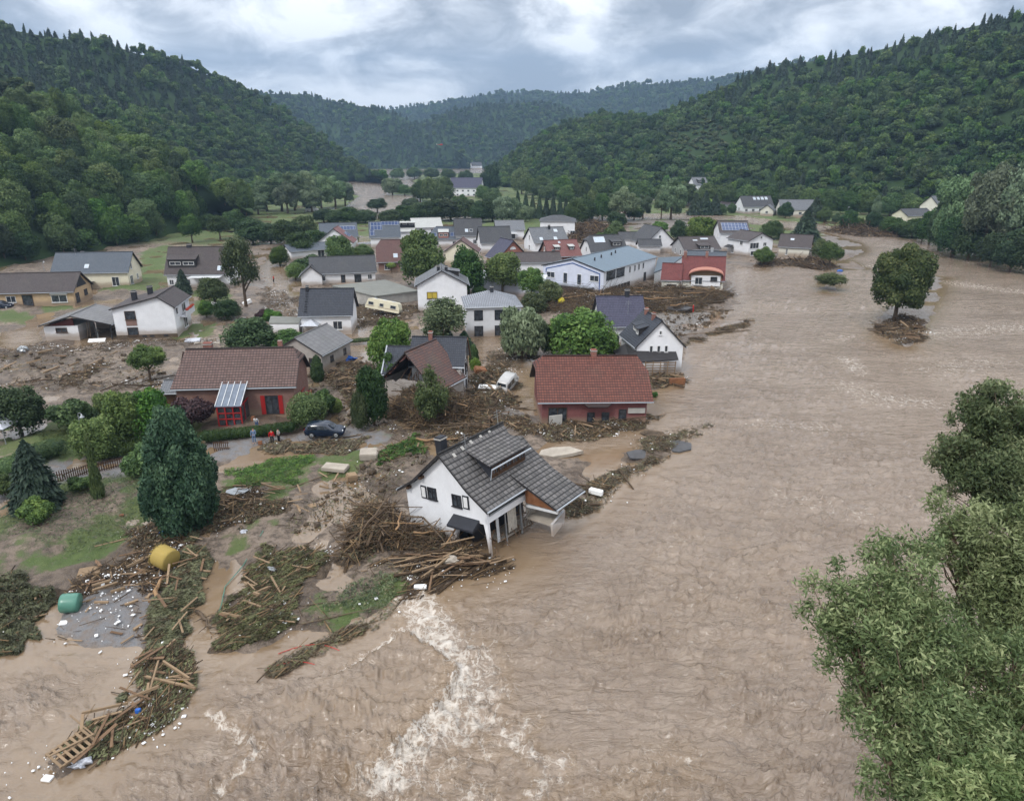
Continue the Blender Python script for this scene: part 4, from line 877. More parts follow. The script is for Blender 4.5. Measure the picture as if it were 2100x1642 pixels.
# ---------------------------------------------------------------- the leaning house in front
h = House('leaning_house', 'white house with dark tiled roof leaning over the water, its lower storey torn open', (-2.66,54.02,53.0,9.26,9.77,3.94,7.80,-.042,.0094,-.1011), 0, o=.55)
FH = h; L2, W2 = h.L / 2, h.W / 2; yr = h.a * h.W; ZE, ZR = h.ze, h.zr
h.roof('t_F'); bpy.data.objects.remove(h.roofo.children[0]); old = h.roofo
for c_ in list(old.children): bpy.data.objects.remove(c_)
bpy.data.objects.remove(old)
mb = MB(); ky = -W2 * .60; kz = h.rz(ky) - .34          # bell-cast eave: the slope breaks two thirds down
def sl(y, side=-1):
    y0 = side * W2
    if side < 0:
        k_ = ky; z_ = kz
        return kz + (ZR - kz) * (y - ky) / (yr - ky) if y > ky else ZE - .10 + (kz - ZE + .10) * (y + W2) / (ky + W2)
    k_ = -ky; z_ = h.rz(k_) - .34
    return z_ + (ZR - z_) * (k_ - y) / (k_ - yr) if y < k_ else ZE - .10 + (z_ - ZE + .10) * (W2 - y) / (W2 - k_)
def rp(x, y, side): return (x, y, sl(y, side))
FQ = []
XR = L2 - .3
notch = [(L2, -W2), (L2 + .0, -1.6), (L2 - .95, -1.15), (L2 - 1.5, -1.2), (L2 - 1.6, yr)]
top_ = [rp(-L2, ky, -1), rp(L2, ky, -1), rp(L2 - .05, -1.75, -1), rp(L2 - 1.25, -1.35, -1), rp(L2 - 1.0, yr, -1), rp(-L2, yr, -1)]
low_ = [rp(-L2, -W2, -1), rp(L2, -W2, -1), rp(L2, ky, -1), rp(-L2, ky, -1)]
ntop = [rp(-L2, -ky, 1), rp(-L2, yr, 1), rp(L2 - 1.0, yr, 1), rp(L2 - 1.0, -ky, 1)]; nlow = [rp(-L2, W2, 1), rp(-L2, -ky, 1), rp(L2 - 1.0, -ky, 1), rp(L2 - 1.0, W2, 1)]
for f in (top_, low_, ntop, nlow):
    mb.poly(f, [(p[0] + 50, abs(p[1] - yr) * 1.25 + 20.02) for p in f]); mb.poly([(p[0], p[1], p[2] - .22) for p in f[::-1]], m=1)
ed = {}
for f in (top_, low_, ntop, nlow):
    pts = [tuple(round(c_, 4) for c_ in p) for p in f]
    for a_, b_ in zip(pts, pts[1:] + pts[:1]):
        if (b_, a_) in ed: del ed[(b_, a_)]
        else: ed[(a_, b_)] = 1
for a_, b_ in ed: mb.poly([b_, a_, (a_[0], a_[1], a_[2] - .22), (b_[0], b_[1], b_[2] - .22)], m=1)
h.roofo = build(mb, 'roof', [M['t_F'], M['fascia']], h.r)
rd = MB()
for k in range(22):
    x0 = -L2 + (2 * L2 - 1.0) * k / 22; rd.tube([(x0, yr, ZR - .02), (x0 + .42, yr, ZR + .03)], [.11, .14], 7)
build(rd, 'ridge', M['t_F'], h.roofo)
g = MB(); g.tube([(-L2, -W2 - .08, ZE - .16), (L2 * .12, -W2 - .08, ZE - .16)], .075, 6); build(g, 'gutter', M['gutter'], h.roofo)
g = MB(); g.tube([(-L2, W2 + .08, ZE - .16), (L2 - 1, W2 + .08, ZE - .16)], .075, 6); build(g, 'gutter', M['gutter'], h.roofo)
for (x_, y_) in ((-3.3, -.9), (-2.1, -.75), (-.9, -.65), (.4, -.55), (1.6, -.5)):
    mb = MB(); z_ = sl(y_, -1); a_ = math.atan2(ZR - kz, yr - ky); mb.box((x_, y_, z_ + .03), (.26, .36, .05), Matrix.Rotation(a_, 3, 'X')); build(mb, 'snow_guard', M['concrete'], h.roofo)
# shed dormer with a window band
mb = MB(); dx0, dx1 = -1.75, 2.9; yf, yt = -3.15, -1.0; zf = sl(yf, -1); zt = sl(yt, -1); zfr = zf + 1.25
q = [(dx0 - .3, yf - .22, zfr - .02), (dx1 + .3, yf - .22, zfr - .02), (dx1 + .3, yt, zt + .03), (dx0 - .3, yt, zt + .03)]
q = [(p[0], p[1], p[2] + .0) for p in q]; mb.poly(q, [(p[0] + 50, abs(p[1]) * 1.15 + 20) for p in q]); qb = [(p[0], p[1], p[2] - .14) for p in q]; mb.poly(qb[::-1], m=1)
for k in range(4): mb.poly([q[(k + 1) % 4], q[k], qb[k], qb[(k + 1) % 4]], m=1)
dm = build(mb, 'dormer', [M['t_F'], M['fascia']], h.roofo)
ck = MB()
for xx, dx in ((dx0, .08), (dx1, -.08)): ck.prism([(xx, yf, zf - .1), (xx, yf, zfr - .3), (xx, yt, zt - .12)], (dx, 0, 0))
build(ck, 'dormer_cheek', M['chimd'], h.roofo)
build(MB().tube([(dx0 - .3, yf - .42, zfr - .3), (dx1 + .3, yf - .42, zfr - .3)], .075, 6).tube([(dx0 - .3, yf - .42, zfr - .3), (dx0 - .3, yf - .2, zf + .02)], .04, 5), 'gutter', M['gutter'], h.roofo)
fr = MB(); fr.box(((dx0 + dx1) / 2, yf + .03, zf + .08), (dx1 - dx0 - .16, .1, .36)); build(fr, 'dormer_cheek', M['woodd'], h.roofo)
nw = 5
for k in range(nw):
    ww = (dx1 - dx0 - .3) / nw; window(h.roofo, (dx0 + .15 + ww * (k + .5), yf, zf + .62), 0, ww * .9, .78, 1, 'woodd', 'glass', 'dormer_window', False)
# chimney, aerials
h.chim(-3.0, yr + 1.1, .75, .6, 1.5, 'chimd'); antenna(h, -1.9, -.9, 1.3); antenna(h, 2.9, -.5, 1.5)
# walls: left gable complete, the river side open below the eaves
o = h.o; gx = -L2 + o; wy = W2 - o; T_ = .24
def gable(mb, x, dx, holes=()):
    pr = [(-wy, -1.2), (-wy, sl(-wy, -1) - .25), (ky, kz - .25), (yr, ZR - .26), (-ky, sl(-ky, 1) - .25), (wy, sl(wy, 1) - .25), (wy, -1.2)]
    return pr
mb = MB()                                   # gable wall with the torn ground-floor opening
up = [(-wy, 2.35), (-wy, sl(-wy, -1) - .25), (ky, kz - .25), (yr, ZR - .26), (-ky, sl(-ky, 1) - .25), (wy, sl(wy, 1) - .25), (wy, 2.35)]
mb.prism([(gx, y, z) for y, z in up], (.25, 0, 0))
mb.prism([(gx, y, z) for y, z in ((wy, 2.35), (wy, -1.2), (-1.0, -1.2), (-1.1, -.2), (-.85, .5), (-1.15, 1.2), (-1.05, 2.35))], (.25, 0, 0))
mb.prism([(gx, y, z) for y, z in ((-wy, 2.35), (-wy, -.6), (-wy + .16, -.9), (-wy + .18, .4), (-wy + .26, 1.4), (-wy + .4, 2.35))], (.25, 0, 0))
mb.prism([(x, wy, z) for x, z in ((gx + .25, -1.2), (L2 - 1.4, -1.2), (L2 - 1.4, sl(wy, 1) - .3), (gx + .25, sl(wy, 1) - .3))], (0, -.25, 0))
mb.prism([(L2 - 1.4, y, z) for y, z in ((-wy, 1.9), (-wy, sl(-wy, -1) - .25), (ky, kz - .25), (yr - .9, ZR - 1.2), (yr, ZR - .5), (wy, sl(wy, 1) - .3), (wy, -1.2), (.5, -1.2), (.4, 1.9))], (-.25, 0, 0))
mb.box((-.2, -wy + .1, 2.72), (L2 * 2 - 2 * o - .4, .24, .5))       # beam under the eave
h.wall = build(mb, 'wall', M['white'], h.r)
mb = MB().box((0, .2, 2.38), (L2 * 2 - 1.8, 2 * wy - .6, .18)); build(mb, 'upper_floor', M['concrete'], h.r)
mb = MB().box((.1, -1.9, .7), (6.8, .15, 3.3)).box((gx + .9, 1.2, .4), (.2, 5.0, 3.4)).box((1.2, 1.4, .4), (5.4, .2, 3.6)).box((1.0, -1.0, .6), (.18, 3.6, 3.4)).box((-1.3, 1.1, .55), (.15, 3.2, 3.3)); build(mb, 'inner_shade_wall', M['dframe'], h.r)  # interior walls coloured near-black to paint the shade of the open rooms
mb = MB().box((.8, -2.2, -.25), (5.5, 3.0, .16), Matrix.Rotation(.06, 3, 'Y')); build(mb, 'broken_floor', M['slab'], h.r)
for x_, w_, col_ in ((-.9, .75, 'curtain'), (-.35, .35, 'curtain'), (1.75, 1.0, 'curtain'), (2.65, .7, 'curtain'), (-2.6, .3, 'wfascia')):
    mb = MB(); n = 7
    for k in range(n): mb.box((x_ - w_ / 2 + w_ * (k + .5) / n, -wy + .28 + .05 * (k % 2), 1.45), (w_ / n * 1.02, .05, 2.1 if col_ == 'curtain' else 2.5))
    build(mb, 'curtain' if col_ == 'curtain' else 'post', M[col_], h.r)
build(MB().box((3.4, -wy + .2, 1.6), (.55, .12, 1.8)).box((4.0, -wy + .3, 1.45), (.35, .1, 1.4)), 'panel', M['orange'], h.r)
build(MB().box((-1.75, -wy + .15, 1.0), (.09, .09, 3.2)).box((.25, -wy + .12, 1.1), (.12, .12, 2.8)), 'post', M['metal'], h.r)
window(h.r, (gx, 1.28, 3.95), -math.pi / 2, .98, 1.02, 1, 'dframe', 'glass', 'window', True); window(h.r, (gx, -1.38, 3.85), -math.pi / 2, .98, 1.02, 1, 'dframe', 'glass', 'window', True)
for y_ in (1.28 + .92, -1.38 - .98):
    mb = MB().box((gx - .06, y_, 3.92), (.05, .62, 1.12)); sh = build(mb, 'shutter', M['chimd'], h.r); build(MB().box((gx - .1, y_, 3.92), (.03, .40, .88)), 'shutter_panel', M['wframe'], sh)
mb = MB(); mb.prism([(gx - .02, -.85, 2.62), (gx - .02, -.85, 2.15), (gx - .95, -.85, 1.9), (gx - .95, -.85, 2.08)], (0, -2.7, 0)); build(mb, 'awning', M['chimd'], h.r)
for y_ in (W2 - 1.15, 2.1): build(MB().box((gx - .2, y_, sl(y_, 1) - .42), (.5, .22, .22)), 'rafter_end', M['woodd'], h.r)
# porch roof and fallen terrace corner
mb = MB(); ax0, ax1 = .35, L2 - .25; ay0, ay1 = -3.55, -7.75; az0 = sl(-3.55, -1) + .08; az1 = az0 - 2.35
q = [(ax0 + .0, ay1, az1), (ax1 + .15, ay1, az1), (ax1 - .2, ay0, az0), (ax0 - .25, ay0, az0)]
mb.poly(q, [(p[0] + 50, abs(p[1]) * 1.1 + 20) for p in q]); qb = [(p[0], p[1], p[2] - .2) for p in q]; mb.poly(qb[::-1], m=1)
for k in range(4): mb.poly([q[(k + 1) % 4], q[k], qb[k], qb[(k + 1) % 4]], m=1)
pr_ = build(mb, 'porch_roof', [M['t_F'], M['fascia']], h.r); build(MB().tube([(ax0, ay1 - .08, az1 - .12), (ax1 + .15, ay1 - .08, az1 - .12)], .075, 6), 'gutter', M['gutter'], pr_)
build(MB().prism([(ax0 + .12, -W2 + .2, az0 - .75), (ax0 + .12, ay1 + .25, az1 - .22), (ax0 + .12, -W2 + .2, az1 - .1)], (.08, 0, 0)), 'gable_board', M['orange'], pr_)
build(MB().box((ax0 + .2, (ay1 - W2) / 2 + .1, az1 - .38), (.16, abs(ay1) - W2 + .2, .2)), 'beam', M['wfascia'], pr_)
mb = MB(); mb.prism([(ax0 + .3, -W2 - 2.2, -.1), (ax0 + .3, -W2 - 2.2, .95), (ax0 + 1.6, -W2 - 2.4, 1.5), (ax0 + 3.9, -W2 - 1.0, .5), (ax0 + 3.9, -W2 - 1.0, .1), (ax0 + 1.6, -W2 - 2.4, .55)], (0, .22, 0)); build(mb, 'terrace_corner', M['white2'], h.r)
mb = MB(); mb.prism([(ax0 + .4, -W2 - 2.0, .9), (ax0 + 1.6, -W2 - 2.2, 1.3), (ax0 + 3.2, -W2 + .2, 1.0), (ax0 + .6, -W2 + .6, .9)], (0, 0, -.2)); build(mb, 'terrace_floor', M['slab'], h.r)
mb = MB(); rr = random.Random(4)
for k in range(60):
    p = Vector((rr.uniform(-3.6, 3.6), rr.uniform(-4.4, -2.0), rr.uniform(-.3, .4))); d = Vector((rr.uniform(-1, 1), rr.uniform(-1, 1), rr.uniform(-.3, .9))).normalized() * rr.uniform(.4, 1.6)
    mb.tube([p, p + d], rr.uniform(.015, .05), 4)
build(mb, 'interior_wreckage', M['plankd'], h.r)
# ---------------------------------------------------------------- left side of the village
h = House('red_shuttered_house', 'brick house with long brown-red roof, red shutters and a red glazed porch', (-32.66,82.21,4.2,14.33,8.6,4.07,7.7,0,0,0), .4)
h.roof('t_brownred', e0=(.8, .0), e1=(.9, .38)).walls('brick')
h.chim(-3.9, .5, 1.0, .7, .95); h.chim(4.6, .6, .5, .5, 1.1, cap=False)
h.win('s', 4.05, 1.35, 1.5, 2.3, 1, 'dframe', name='garden_door', shut={-1: 'redwood', 1: 'redwood'}, sill=False); h.win('s', -1.9, 1.5, .9, 1.4, 1, 'redwood')
mb = MB()
for k in range(4): mb.box((-1.25 + 2.6 * k / 3, -7.0, 1.0), (.13, .13, 2.6))
for z_ in (.0, .85, 1.55, 2.3): mb.box((.05, -7.0, z_), (2.6, .11, .11))
for xx in (-1.25, 1.35): mb.box((xx, -5.4, 2.3), (.11, 3.2, .11)); mb.box((xx, -5.6, 1.0), (.1, .1, 2.6)); mb.box((xx, -5.4, .0), (.11, 3.2, .11))
pc = build(mb, 'porch_frame', M['redwood'], h.r); build(MB().box((.05, -6.93, 1.1), (2.5, .03, 2.3)).box((-1.22, -5.4, 1.1), (.03, 3.0, 2.3)).box((1.32, -5.4, 1.1), (.03, 3.0, 2.3)), 'glazing', M['glass'], pc)
mb = MB(); rz_ = 3.6; mb.prism([(-1.45, -7.15, 2.36), (1.5, -7.15, 2.36), (1.5, -3.1, 4.35), (-1.45, -3.1, 4.35)], (0, 0, .06)); gr_ = build(mb, 'glass_roof', plain('blue_grey_glass_roof', (.13, .16, .21), .25, .5, .3), h.r)
mb = MB()
for k in range(5): mb.box((-1.4 + 2.85 * k / 4, -5.1, 3.47), (.07, 4.5, .1), Matrix.Rotation(math.atan2(1.99, 4.05), 3, 'X'))
build(mb, 'glazing_bar', M['wfascia'], gr_)
for k, z_ in ((0, .0), (1, 0)): pass
mb = MB().box((L2 + 2.35, -1.0, 2.0), (.06, 3.0, .12)); 
mb.box((h.L / 2 + .1, -1.2, .7), (1.0, 3.6, .12)).box((h.L / 2 + .6, -1.2, 1.25), (.06, 3.6, .95)); build(mb, 'balcony', M['redwood'], h.r)
fl = lobes_mesh('flowers', [(0, 0, .3, .25), (0, .5, .35, .25), (0, 1., .3, .25)], 260, .09, 3, plain('pink_flowers', (.5, .06, .12), .7, .2, .5, 9), core=.6); link('flowers', fl, h.r, loc=(h.L / 2 + .6, -2.2, 1.55))
sh = House('low_annex', 'low dark annex with a slate roof at the left end of the brick house', (-41.3,82.5,4,2.6,4.2,2.6,3.6,0), .4, 'annex'); sh.roof('t_grey').walls('woodd')
h = House('yellow_house', 'pale yellow house under a wide blue-grey tiled roof', (-97.29,166.80,7.2,17.01,9.2,3.72,7.8,0), .4); h.roof('t_slate').walls('cream')
h.chim(-3, .8, .6, .5, .8, 'chimd'); h.chim(3.6, .7, .25, .25, .6, 'chimd', False); h.skyl(-.9, .32, .8, 1.0)
h.win('e', -1.5, 4.3, 1, 1.3).win('e', 1.4, 1.5, .9, 1.2).win('s', 5.2, 1.2, 1.6, 2.1).win('e', -2.4, 1.2, 1.6, 2.1, 1); antenna(h, -4, -.5, 1.5)
build(MB().box((-.9, -6.1, 1.2), (3.2, .1, .12)).box((-2.4, -6.1, .3), (.09, .09, 1.9)).box((.6, -6.1, .3), (.09, .09, 1.9)).box((-.9, -5.2, 1.28), (3.2, 2.0, .05)), 'pergola', M['fascia'], h.r)
h = House('tan_bungalow', 'long tan brick bungalow with dark brown roof', (-99.80,146.38,7.5,20.24,9.5,3.03,6.3,0), .4); h.roof('t_brown').walls('tan'); mb = MB()
h.win('s', 6.9, 1.2, 3.0, 1.5, 1, 'wframe'); h.win('e', -2.6, 1.1, 1.6, 1.9, 1, 'dframe').win('e', 1.4, 1.5, 1.5, 1.2, 1, 'dframe'); h.win('s', -2.2, 1.3, 1.8, 1.3, 1).win('s', -5.5, 1.3, 1.5, 1.3).win('s', .9, 1.0, 2.0, 2.3, 0, 'woodd', name='entrance')
build(MB().prism([(-h.L / 2 + .0, 0, 0), (0, 0, 0), (0, 0, 0)], (0, 0, .01)) if 0 else MB().box((7.0, -h.W / 2 + .3, 2.22), (3.3, .3, .22)), 'roller_blind_box', M['wfascia'], h.r)
gbt = MB(); yy = .1; gbt.prism([(h.L / 2 - h.o + .02, -2.4, 3.05), (h.L / 2 - h.o + .02, 2.4, 3.05), (h.L / 2 - h.o + .02, 0, 5.35)], (.05, 0, 0)); build(gbt, 'gable_cladding', M['chimd'], h.r)
h = House('dormered_house', 'white house with steep brown roof and a shed dormer with two windows', (-72.20,166.37,3.9,14.72,9.6,3.45,9.1,0), .4); h.roof('t_brown').walls('white'); h.dormer(-3.4, 6.2, .25, .72, nwin=2); h.skyl(5.0, .22, 1.0, 1.1, mat='skyl'); h.chim(-2.6, .2, 1.0, .8, .8, 'chimd')
h.win('s', -3, 1.3, 2.4, 1.3).win('s', 2.4, 1.1, 2.8, 2.1).win('s', -6, 1.3, 1, 1.2); build(MB().box((2.2, -6.0, 2.7), (7.0, 2.6, .1)), 'awning', M['wfascia'], h.r)
h = House('balcony_house', 'two storey white house with blank gable wall and red flowers on its balcony', (-62.49,121.23,99.2,10.19,10.42,5.29,7.20,-.244), .4, o=.4); h.roof('t_brown').walls('white')
h.win('w', -2.15, 3.7, 1.7, 1.5, 0, 'woodd', 'glass').win('w', -2.15, .9, 1.7, 1.5, 0, 'woodd'); build(MB().box((-h.L / 2 + h.o - .03, 2.15, 2.4), (.05, 1.7, .95)), 'brown_panel', plain('brown_cladding', (.22, .14, .12)), h.r)
h.chim(-1.2, 2.2, .9, .7, 1.5, 'chimd'); h.chim(1.8, .5, .9, .7, 1.3, 'chimd')
build(MB().box((.8, -h.W / 2 + .0, 2.55), (5.5, 1.5, .16)).box((.8, -h.W / 2 - .72, 3.1), (5.5, .06, .9)), 'balcony', M['white2'], h.r)
link('flowers', lobes_mesh('flowers', [(k * .6, 0, .15, .22) for k in range(8)], 500, .1, 3, plain('red_orange_flowers', (.55, .07, .03), .7, .2, .6, 9), core=.7), h.r, loc=(-1.4, -h.W / 2 - .75, 3.55))
h.win('s', 1.0, 1.2, 2.2, 2.0, 1).win('s', 1.0, 3.9, 2.2, 1.9, 1).win('s', -3.2, 3.9, 1.1, 1.2, 0); build(MB().box((-h.L / 2 + h.o - .04, 0, -.1), (.07, h.W - 2 * h.o + .05, .9)), 'plinth', M['mudc'], h.r)
for y_ in (-3, -.8, .4): build(MB().box((-h.L / 2 + h.o - .09, y_, .1), (.05, .7, .3)), 'cellar_window', M['dframe'], h.r)
h = House('carport_house', 'low white garage with dark red gable and an open carport under a grey roof', (-72.97,119.48,95.5,9.58,11.56,2.79,4.38,.041), .3, 'garage', o=.3); h.roof('t_cement')
mb = MB(); gx = -h.L / 2 + .9; mb.box((gx + 2.9, 2.75, .75), (5.8, 5.4, 2.9)); mb.box((h.L / 2 - .5, -2.2, .9), (.2, 6.2, 3.2)); h.wall = build(mb, 'wall', M['white'], h.r)
build(MB().prism([(gx - .02, 5.0, 2.25), (gx - .02, .6, 2.25), (gx - .02, .6, 3.55)], (.1, 0, 0)), 'gable_cladding', plain('dark_red_boards', (.09, .02, .02)), h.r)
window(h.r, (gx, 2.7, 1.5), -math.pi / 2, 1.8, .8, 1, 'woodd'); 
for (x_, y_) in ((gx + .1, -5.1), (gx + .1, -2.6), (gx + 3.5, -5.1), (gx + 6, -5.1)): build(MB().box((x_, y_, 1.0), (.16, .16, 3.0)), 'post', M['fascia'], h.r)
ld = thing('ladder', 'pale wooden ladder leaning in the carport', 'ladder', tuple(G(183, 690, .3)), (R(-14), 0, R(8))); mb = MB()
for x_ in (-.22, .22): mb.box((x_, 0, 1.2), (.05, .06, 2.5))
build(mb, 'rail', M['plank'], ld); mb = MB()
for k in range(8): mb.box((0, 0, .25 + .28 * k), (.42, .04, .04))
build(mb, 'rung', M['plank'], ld)
h = House('corrugated_roof_shed', 'grey rendered shed with a ribbed fibre cement roof', (-29.50,101.48,75.4,9.36,8.16,2.9,5.15,0), .3, 'shed', o=.3); h.roof('t_cement').walls('block'); h.win('s', -1.5, 1.3, .9, .9, 0, 'dframe').win('s', 2.5, 1.3, .8, .9, 0, 'dframe').win('w', -1.2, 2.4, .7, .8, 0, 'dframe').win('w', 2.2, 1.0, .8, 2.0, 0, 'woodd')
# ---------------------------------------------------------------- centre
h = House('black_roofed_house', 'small white house with a smooth black tiled roof facing the viewer', (-32.24,122.92,3.9,9.31,8.0,3.43,7.4,0), .3); h.roof('t_black').walls('white'); h.win('s', 1.9, 1.35, 1.6, 1.5, 1, 'wframe').win('e', 0, 4.6, .9, 1.0); h.chim(-3.4, -.2, .5, .5, .7, 'chimd')
mb = MB()
for k in range(9): y_ = -3.4 + k * .37; mb.box((-3.4, y_, h.rz(y_) + .08), (.5, .22, .05))
build(mb, 'roof_step', M['dframe'], h.roofo)
h = House('grey_roofed_house', 'white house with a wide dark grey roof and a terrace behind the flat roofed hall', (-40.73,171.23,44.3 - 30,15.5,9.62,3.0,6.3,0), .4); h.roof('t_dark').walls('white')
h.win('s', -5.2, 1.5, 2.0, 1.3, 1).win('s', -.2, 1.1, 1.0, 2.0, 0, 'woodd').win('s', 3.2, 1.1, 1.6, 2.0, 1, 'dframe').win('s', 6, 1.4, 1.0, 1.2); antenna(h, -3.6, -.4, 1.3); build(MB().box((3.0, -h.W / 2 - .5, .0), (9.5, 1.4, .5)), 'planter', M['brick'], h.r)
p0 = G(640, 572, 1.5)
h = House('gabled_annex', 'small white gabled annex with black roof left of the grey roofed house', (p0[0], p0[1] + 1, 100, 8.5, 5.6, 2.6, 4.9, 0), .3, 'annex'); h.roof('t_dark').walls('white')
r_, q_ = flatbox('flat_roofed_hall', 'long flat roofed grey hall behind the stranded caravan', [tuple(G(683, 588, 2.3)[:2]), tuple(G(790, 576, 2.3)[:2]), tuple(G(856, 598, 2.3)[:2]), tuple(G(770, 609, 2.3)[:2])], .3, 2.3, 'concrete')
h = House('blank_gabled_house', 'tall white house with a yellow window in its blank gable', (-13.98,140.8,96,9.5,10.46,5.54,8.39,0), .3); h.roof('t_grey').walls('white'); h.win('w', -2.0, 3.3, 2.0, 1.3, 1, 'woodd', 'yellow'); h.chim(-2.2, .6, .6, .6, .9, 'chimd'); h.chim(-1.9, -.9, .6, .6, .9, 'chimd'); h.dormer(.8, 3.2, .35, .85, nwin=1)
h = House('hip_roofed_house', 'white two storey house with silver hipped roof standing in the flood', (-3.70,122.85,7.5,10.0,9.68,5.17,7.15,0), .1, o=.3); h.roof('t_hip', e0=(4.6, 1), e1=(4.6, 1), fascia='wfascia').walls('white2')
for z_ in (3.6, .9):
    for u_ in (-2.6, .9, 3.9): h.win('s', u_, z_, 1.5 if u_ < 3 else 1.0, 1.75, 1, 'dframe', sill=False)
h.chim(.1, -.5, .5, .5, .9, 'chimd'); h.win('w', 0, 3.6, 1.2, 1.3)
# ruined farmhouse
h = House('half_timbered_house', 'half-timbered white house with a slate coloured roof behind the ruined barn', (-9.33,88.3,-3.6,7.1,6.2,4.45,7.55,0), .2, o=.35); h.roof('t_black', fascia='wfascia').walls('white'); h.chim(-1.1, -.15, .5, .5, .8)
mb = MB(); xg = h.L / 2 - h.o + .02
for a_, b_ in (((-2.6, 0), (-2.6, 4.1)), ((2.6, 0), (2.6, 4.1)), ((0, 2.4), (0, 6.8)), ((-2.6, 2.3), (2.6, 2.3)), ((-2.6, 4.1), (2.6, 4.1)), ((-1.3, 4.1), (-1.3, 5.6)), ((1.3, 4.1), (1.3, 5.6)), ((-2.4, 2.4), (-1.2, 4.0)), ((2.4, 2.4), (1.2, 4.0)), ((-1.3, .0), (-1.3, 4.1)), ((1.3, 0), (1.3, 4.1)), ((-1.6, 5.2), (1.6, 5.2))):
    mb.tube([(xg, a_[0], a_[1]), (xg, b_[0], b_[1])], .07, 4)
build(mb, 'timber_frame', M['woodd'], h.r); h.win('e', -1.9, 3.2, .8, 1.1, 0, 'dframe').win('e', .65, 3.2, .8, 1.1, 0, 'dframe').win('e', -1.9, 1.1, .8, 1.1, 0, 'dframe').win('e', .65, 1.1, .8, 1.1, 0, 'dframe')
build(MB().prism([(h.L / 2 + .05, 2.9, 4.0), (h.L / 2 + .05, .0, 7.35), (h.L / 2 + .05, -.3, 7.0), (h.L / 2 + .05, 2.5, 3.7)], (.12, 0, 0)), 'bargeboard', M['woodd'], h.r)
p0 = G(838, 735, 4.2)
h2 = House('slate_lean_to', 'lean-to with slate coloured tiles and a zinc edge left of the ruined barn', (p0[0] - .2, p0[1] + .6, -3, 6.0, 5.2, 2.6, 5.3, .3), .2, 'lean-to'); h2.roof('t_black').walls('white'); build(MB().tube([(-3.05, -2.6, 2.45), (-3.05, 1.5, 5.15)], .12, 5), 'zinc_edge', M['gutter'], h2.roofo)
h = House('ruined_barn', 'ruined barn with a patchy clay tile roof, its gable peak torn open', (-11.16,85.06,58.3,6.2,9.0,3.0,7.36,0,.05,.01), .2, o=.35)
h.roof('t_redold'); mb = MB(); gx = -h.L / 2 + .5; wy = h.W / 2 - .4
tp = [(-wy, -.6), (wy, -.6), (wy, 2.5), (2.9, 2.9), (2.4, 2.65), (1.9, 3.15), (1.1, 3.3), (.4, 3.25), (-.6, 3.35), (-1.2, 3.2), (-1.7, 3.5), (-2.4, 3.6), (-wy, 2.7)]
mb.prism([(gx, y, z) for y, z in tp], (.3, 0, 0)); mb.box((.2, -wy, 1.1), (5.2, .25, 3.6)).box((.2, wy, 1.1), (5.2, .25, 3.6)).box((h.L / 2 - .6, 0, 1.5), (.25, 2 * wy, 4.5)); h.wall = build(mb, 'wall', M['block'], h.r)
mb = MB(); rr = random.Random(8)
for k in range(14): y_ = rr.uniform(-2.2, 2.4); mb.tube([(gx + rr.uniform(.1, 1), y_, 2.9), (gx + rr.uniform(0, 1.5), y_ + rr.uniform(-1, 1), 3.2 + rr.uniform(.2, 2.0))], .05, 4)
for k in range(5): x_ = gx + .6 + k * 1.0; mb.box((x_, 2.1, 5.0), (.12, .16, 5.3), Matrix.Rotation(R(46), 3, 'X')); mb.box((x_, -2.1, 5.0), (.12, .16, 5.3), Matrix.Rotation(R(-46), 3, 'X'))
build(mb, 'broken_rafter', M['woodd'], h.r); window(h.r, (gx, -1.0, 1.9), -math.pi / 2, .9, 1.0, 1, 'woodd'); 
mb = MB()
for k in range(70):
    t_ = rr.random(); s_ = rr.choice((-1, 1)); y_ = s_ * t_ * 3.9; mb.box((gx - .15 + rr.uniform(-.15, .1), y_, h.rz(y_) - .25 - rr.random() * .3), (.16, .2, .06), Matrix.Rotation(rr.uniform(-1, 1), 3, 'X'))
build(mb, 'hanging_tile', M['chim'], h.r)
# ---------------------------------------------------------------- right of centre
h = House('sunken_brick_house', 'dark red brick house with a big red clay roof sunk askew in the flood', (9.22,81.25,3.9,13.4,10.2,2.97,7.07,0,-.015,0), 0, o=.6); h.roof('t_red', e0=(1.0, .3), e1=(1.1, .36)).walls('purplebrick')
h.chim(.4, .1, .65, .6, .7); h.win('s', -4.3, 1.2, 2.2, 1.9, 1, 'woodd').win('s', -.4, .9, .9, 1.2, 0, 'dframe').win('s', 1.3, .9, .9, 1.2, 0, 'dframe').win('s', 3.3, 1.2, .9, 1.3, 0, 'dframe'); build(MB().box((4.9, -h.W / 2 + .5, 1.7), (2.0, .2, .6)), 'lintel', M['concrete'], h.r)
mb = MB(); z_ = h.ze; mb.prism([(-1.6, -h.W / 2, z_ - .02), (2.0, -h.W / 2, z_ - .02), (1.3, -h.W / 2 - .55, z_ - .42), (-1.0, -h.W / 2 - .55, z_ - .42)], (0, 0, -.12)); build(mb, 'eave_hood', M['t_red'], h.roofo)
build(MB().box((-4.6, -h.W / 2 - .1, .5), (1.6, .15, 1.9), Matrix.Rotation(.3, 3, 'Z')), 'torn_facade_piece', M['concrete'], h.r)
h = House('glossy_roofed_house', 'white house with glossy blue-black tiles and a flue stack behind the white gabled house', (17.68,115.62,3.4,7.9,8.76,3.36,7.50,0), .1); h.roof('t_purple').walls('white2'); h.chim(1.3, .1, .7, .6, 1.1, 'chimd'); h.win('s', -1, 1.3, 1.2, 1.2); antenna(h, 1.0, -2.6, 2.2); h.win('w', 0, 4, .9, 1.1)
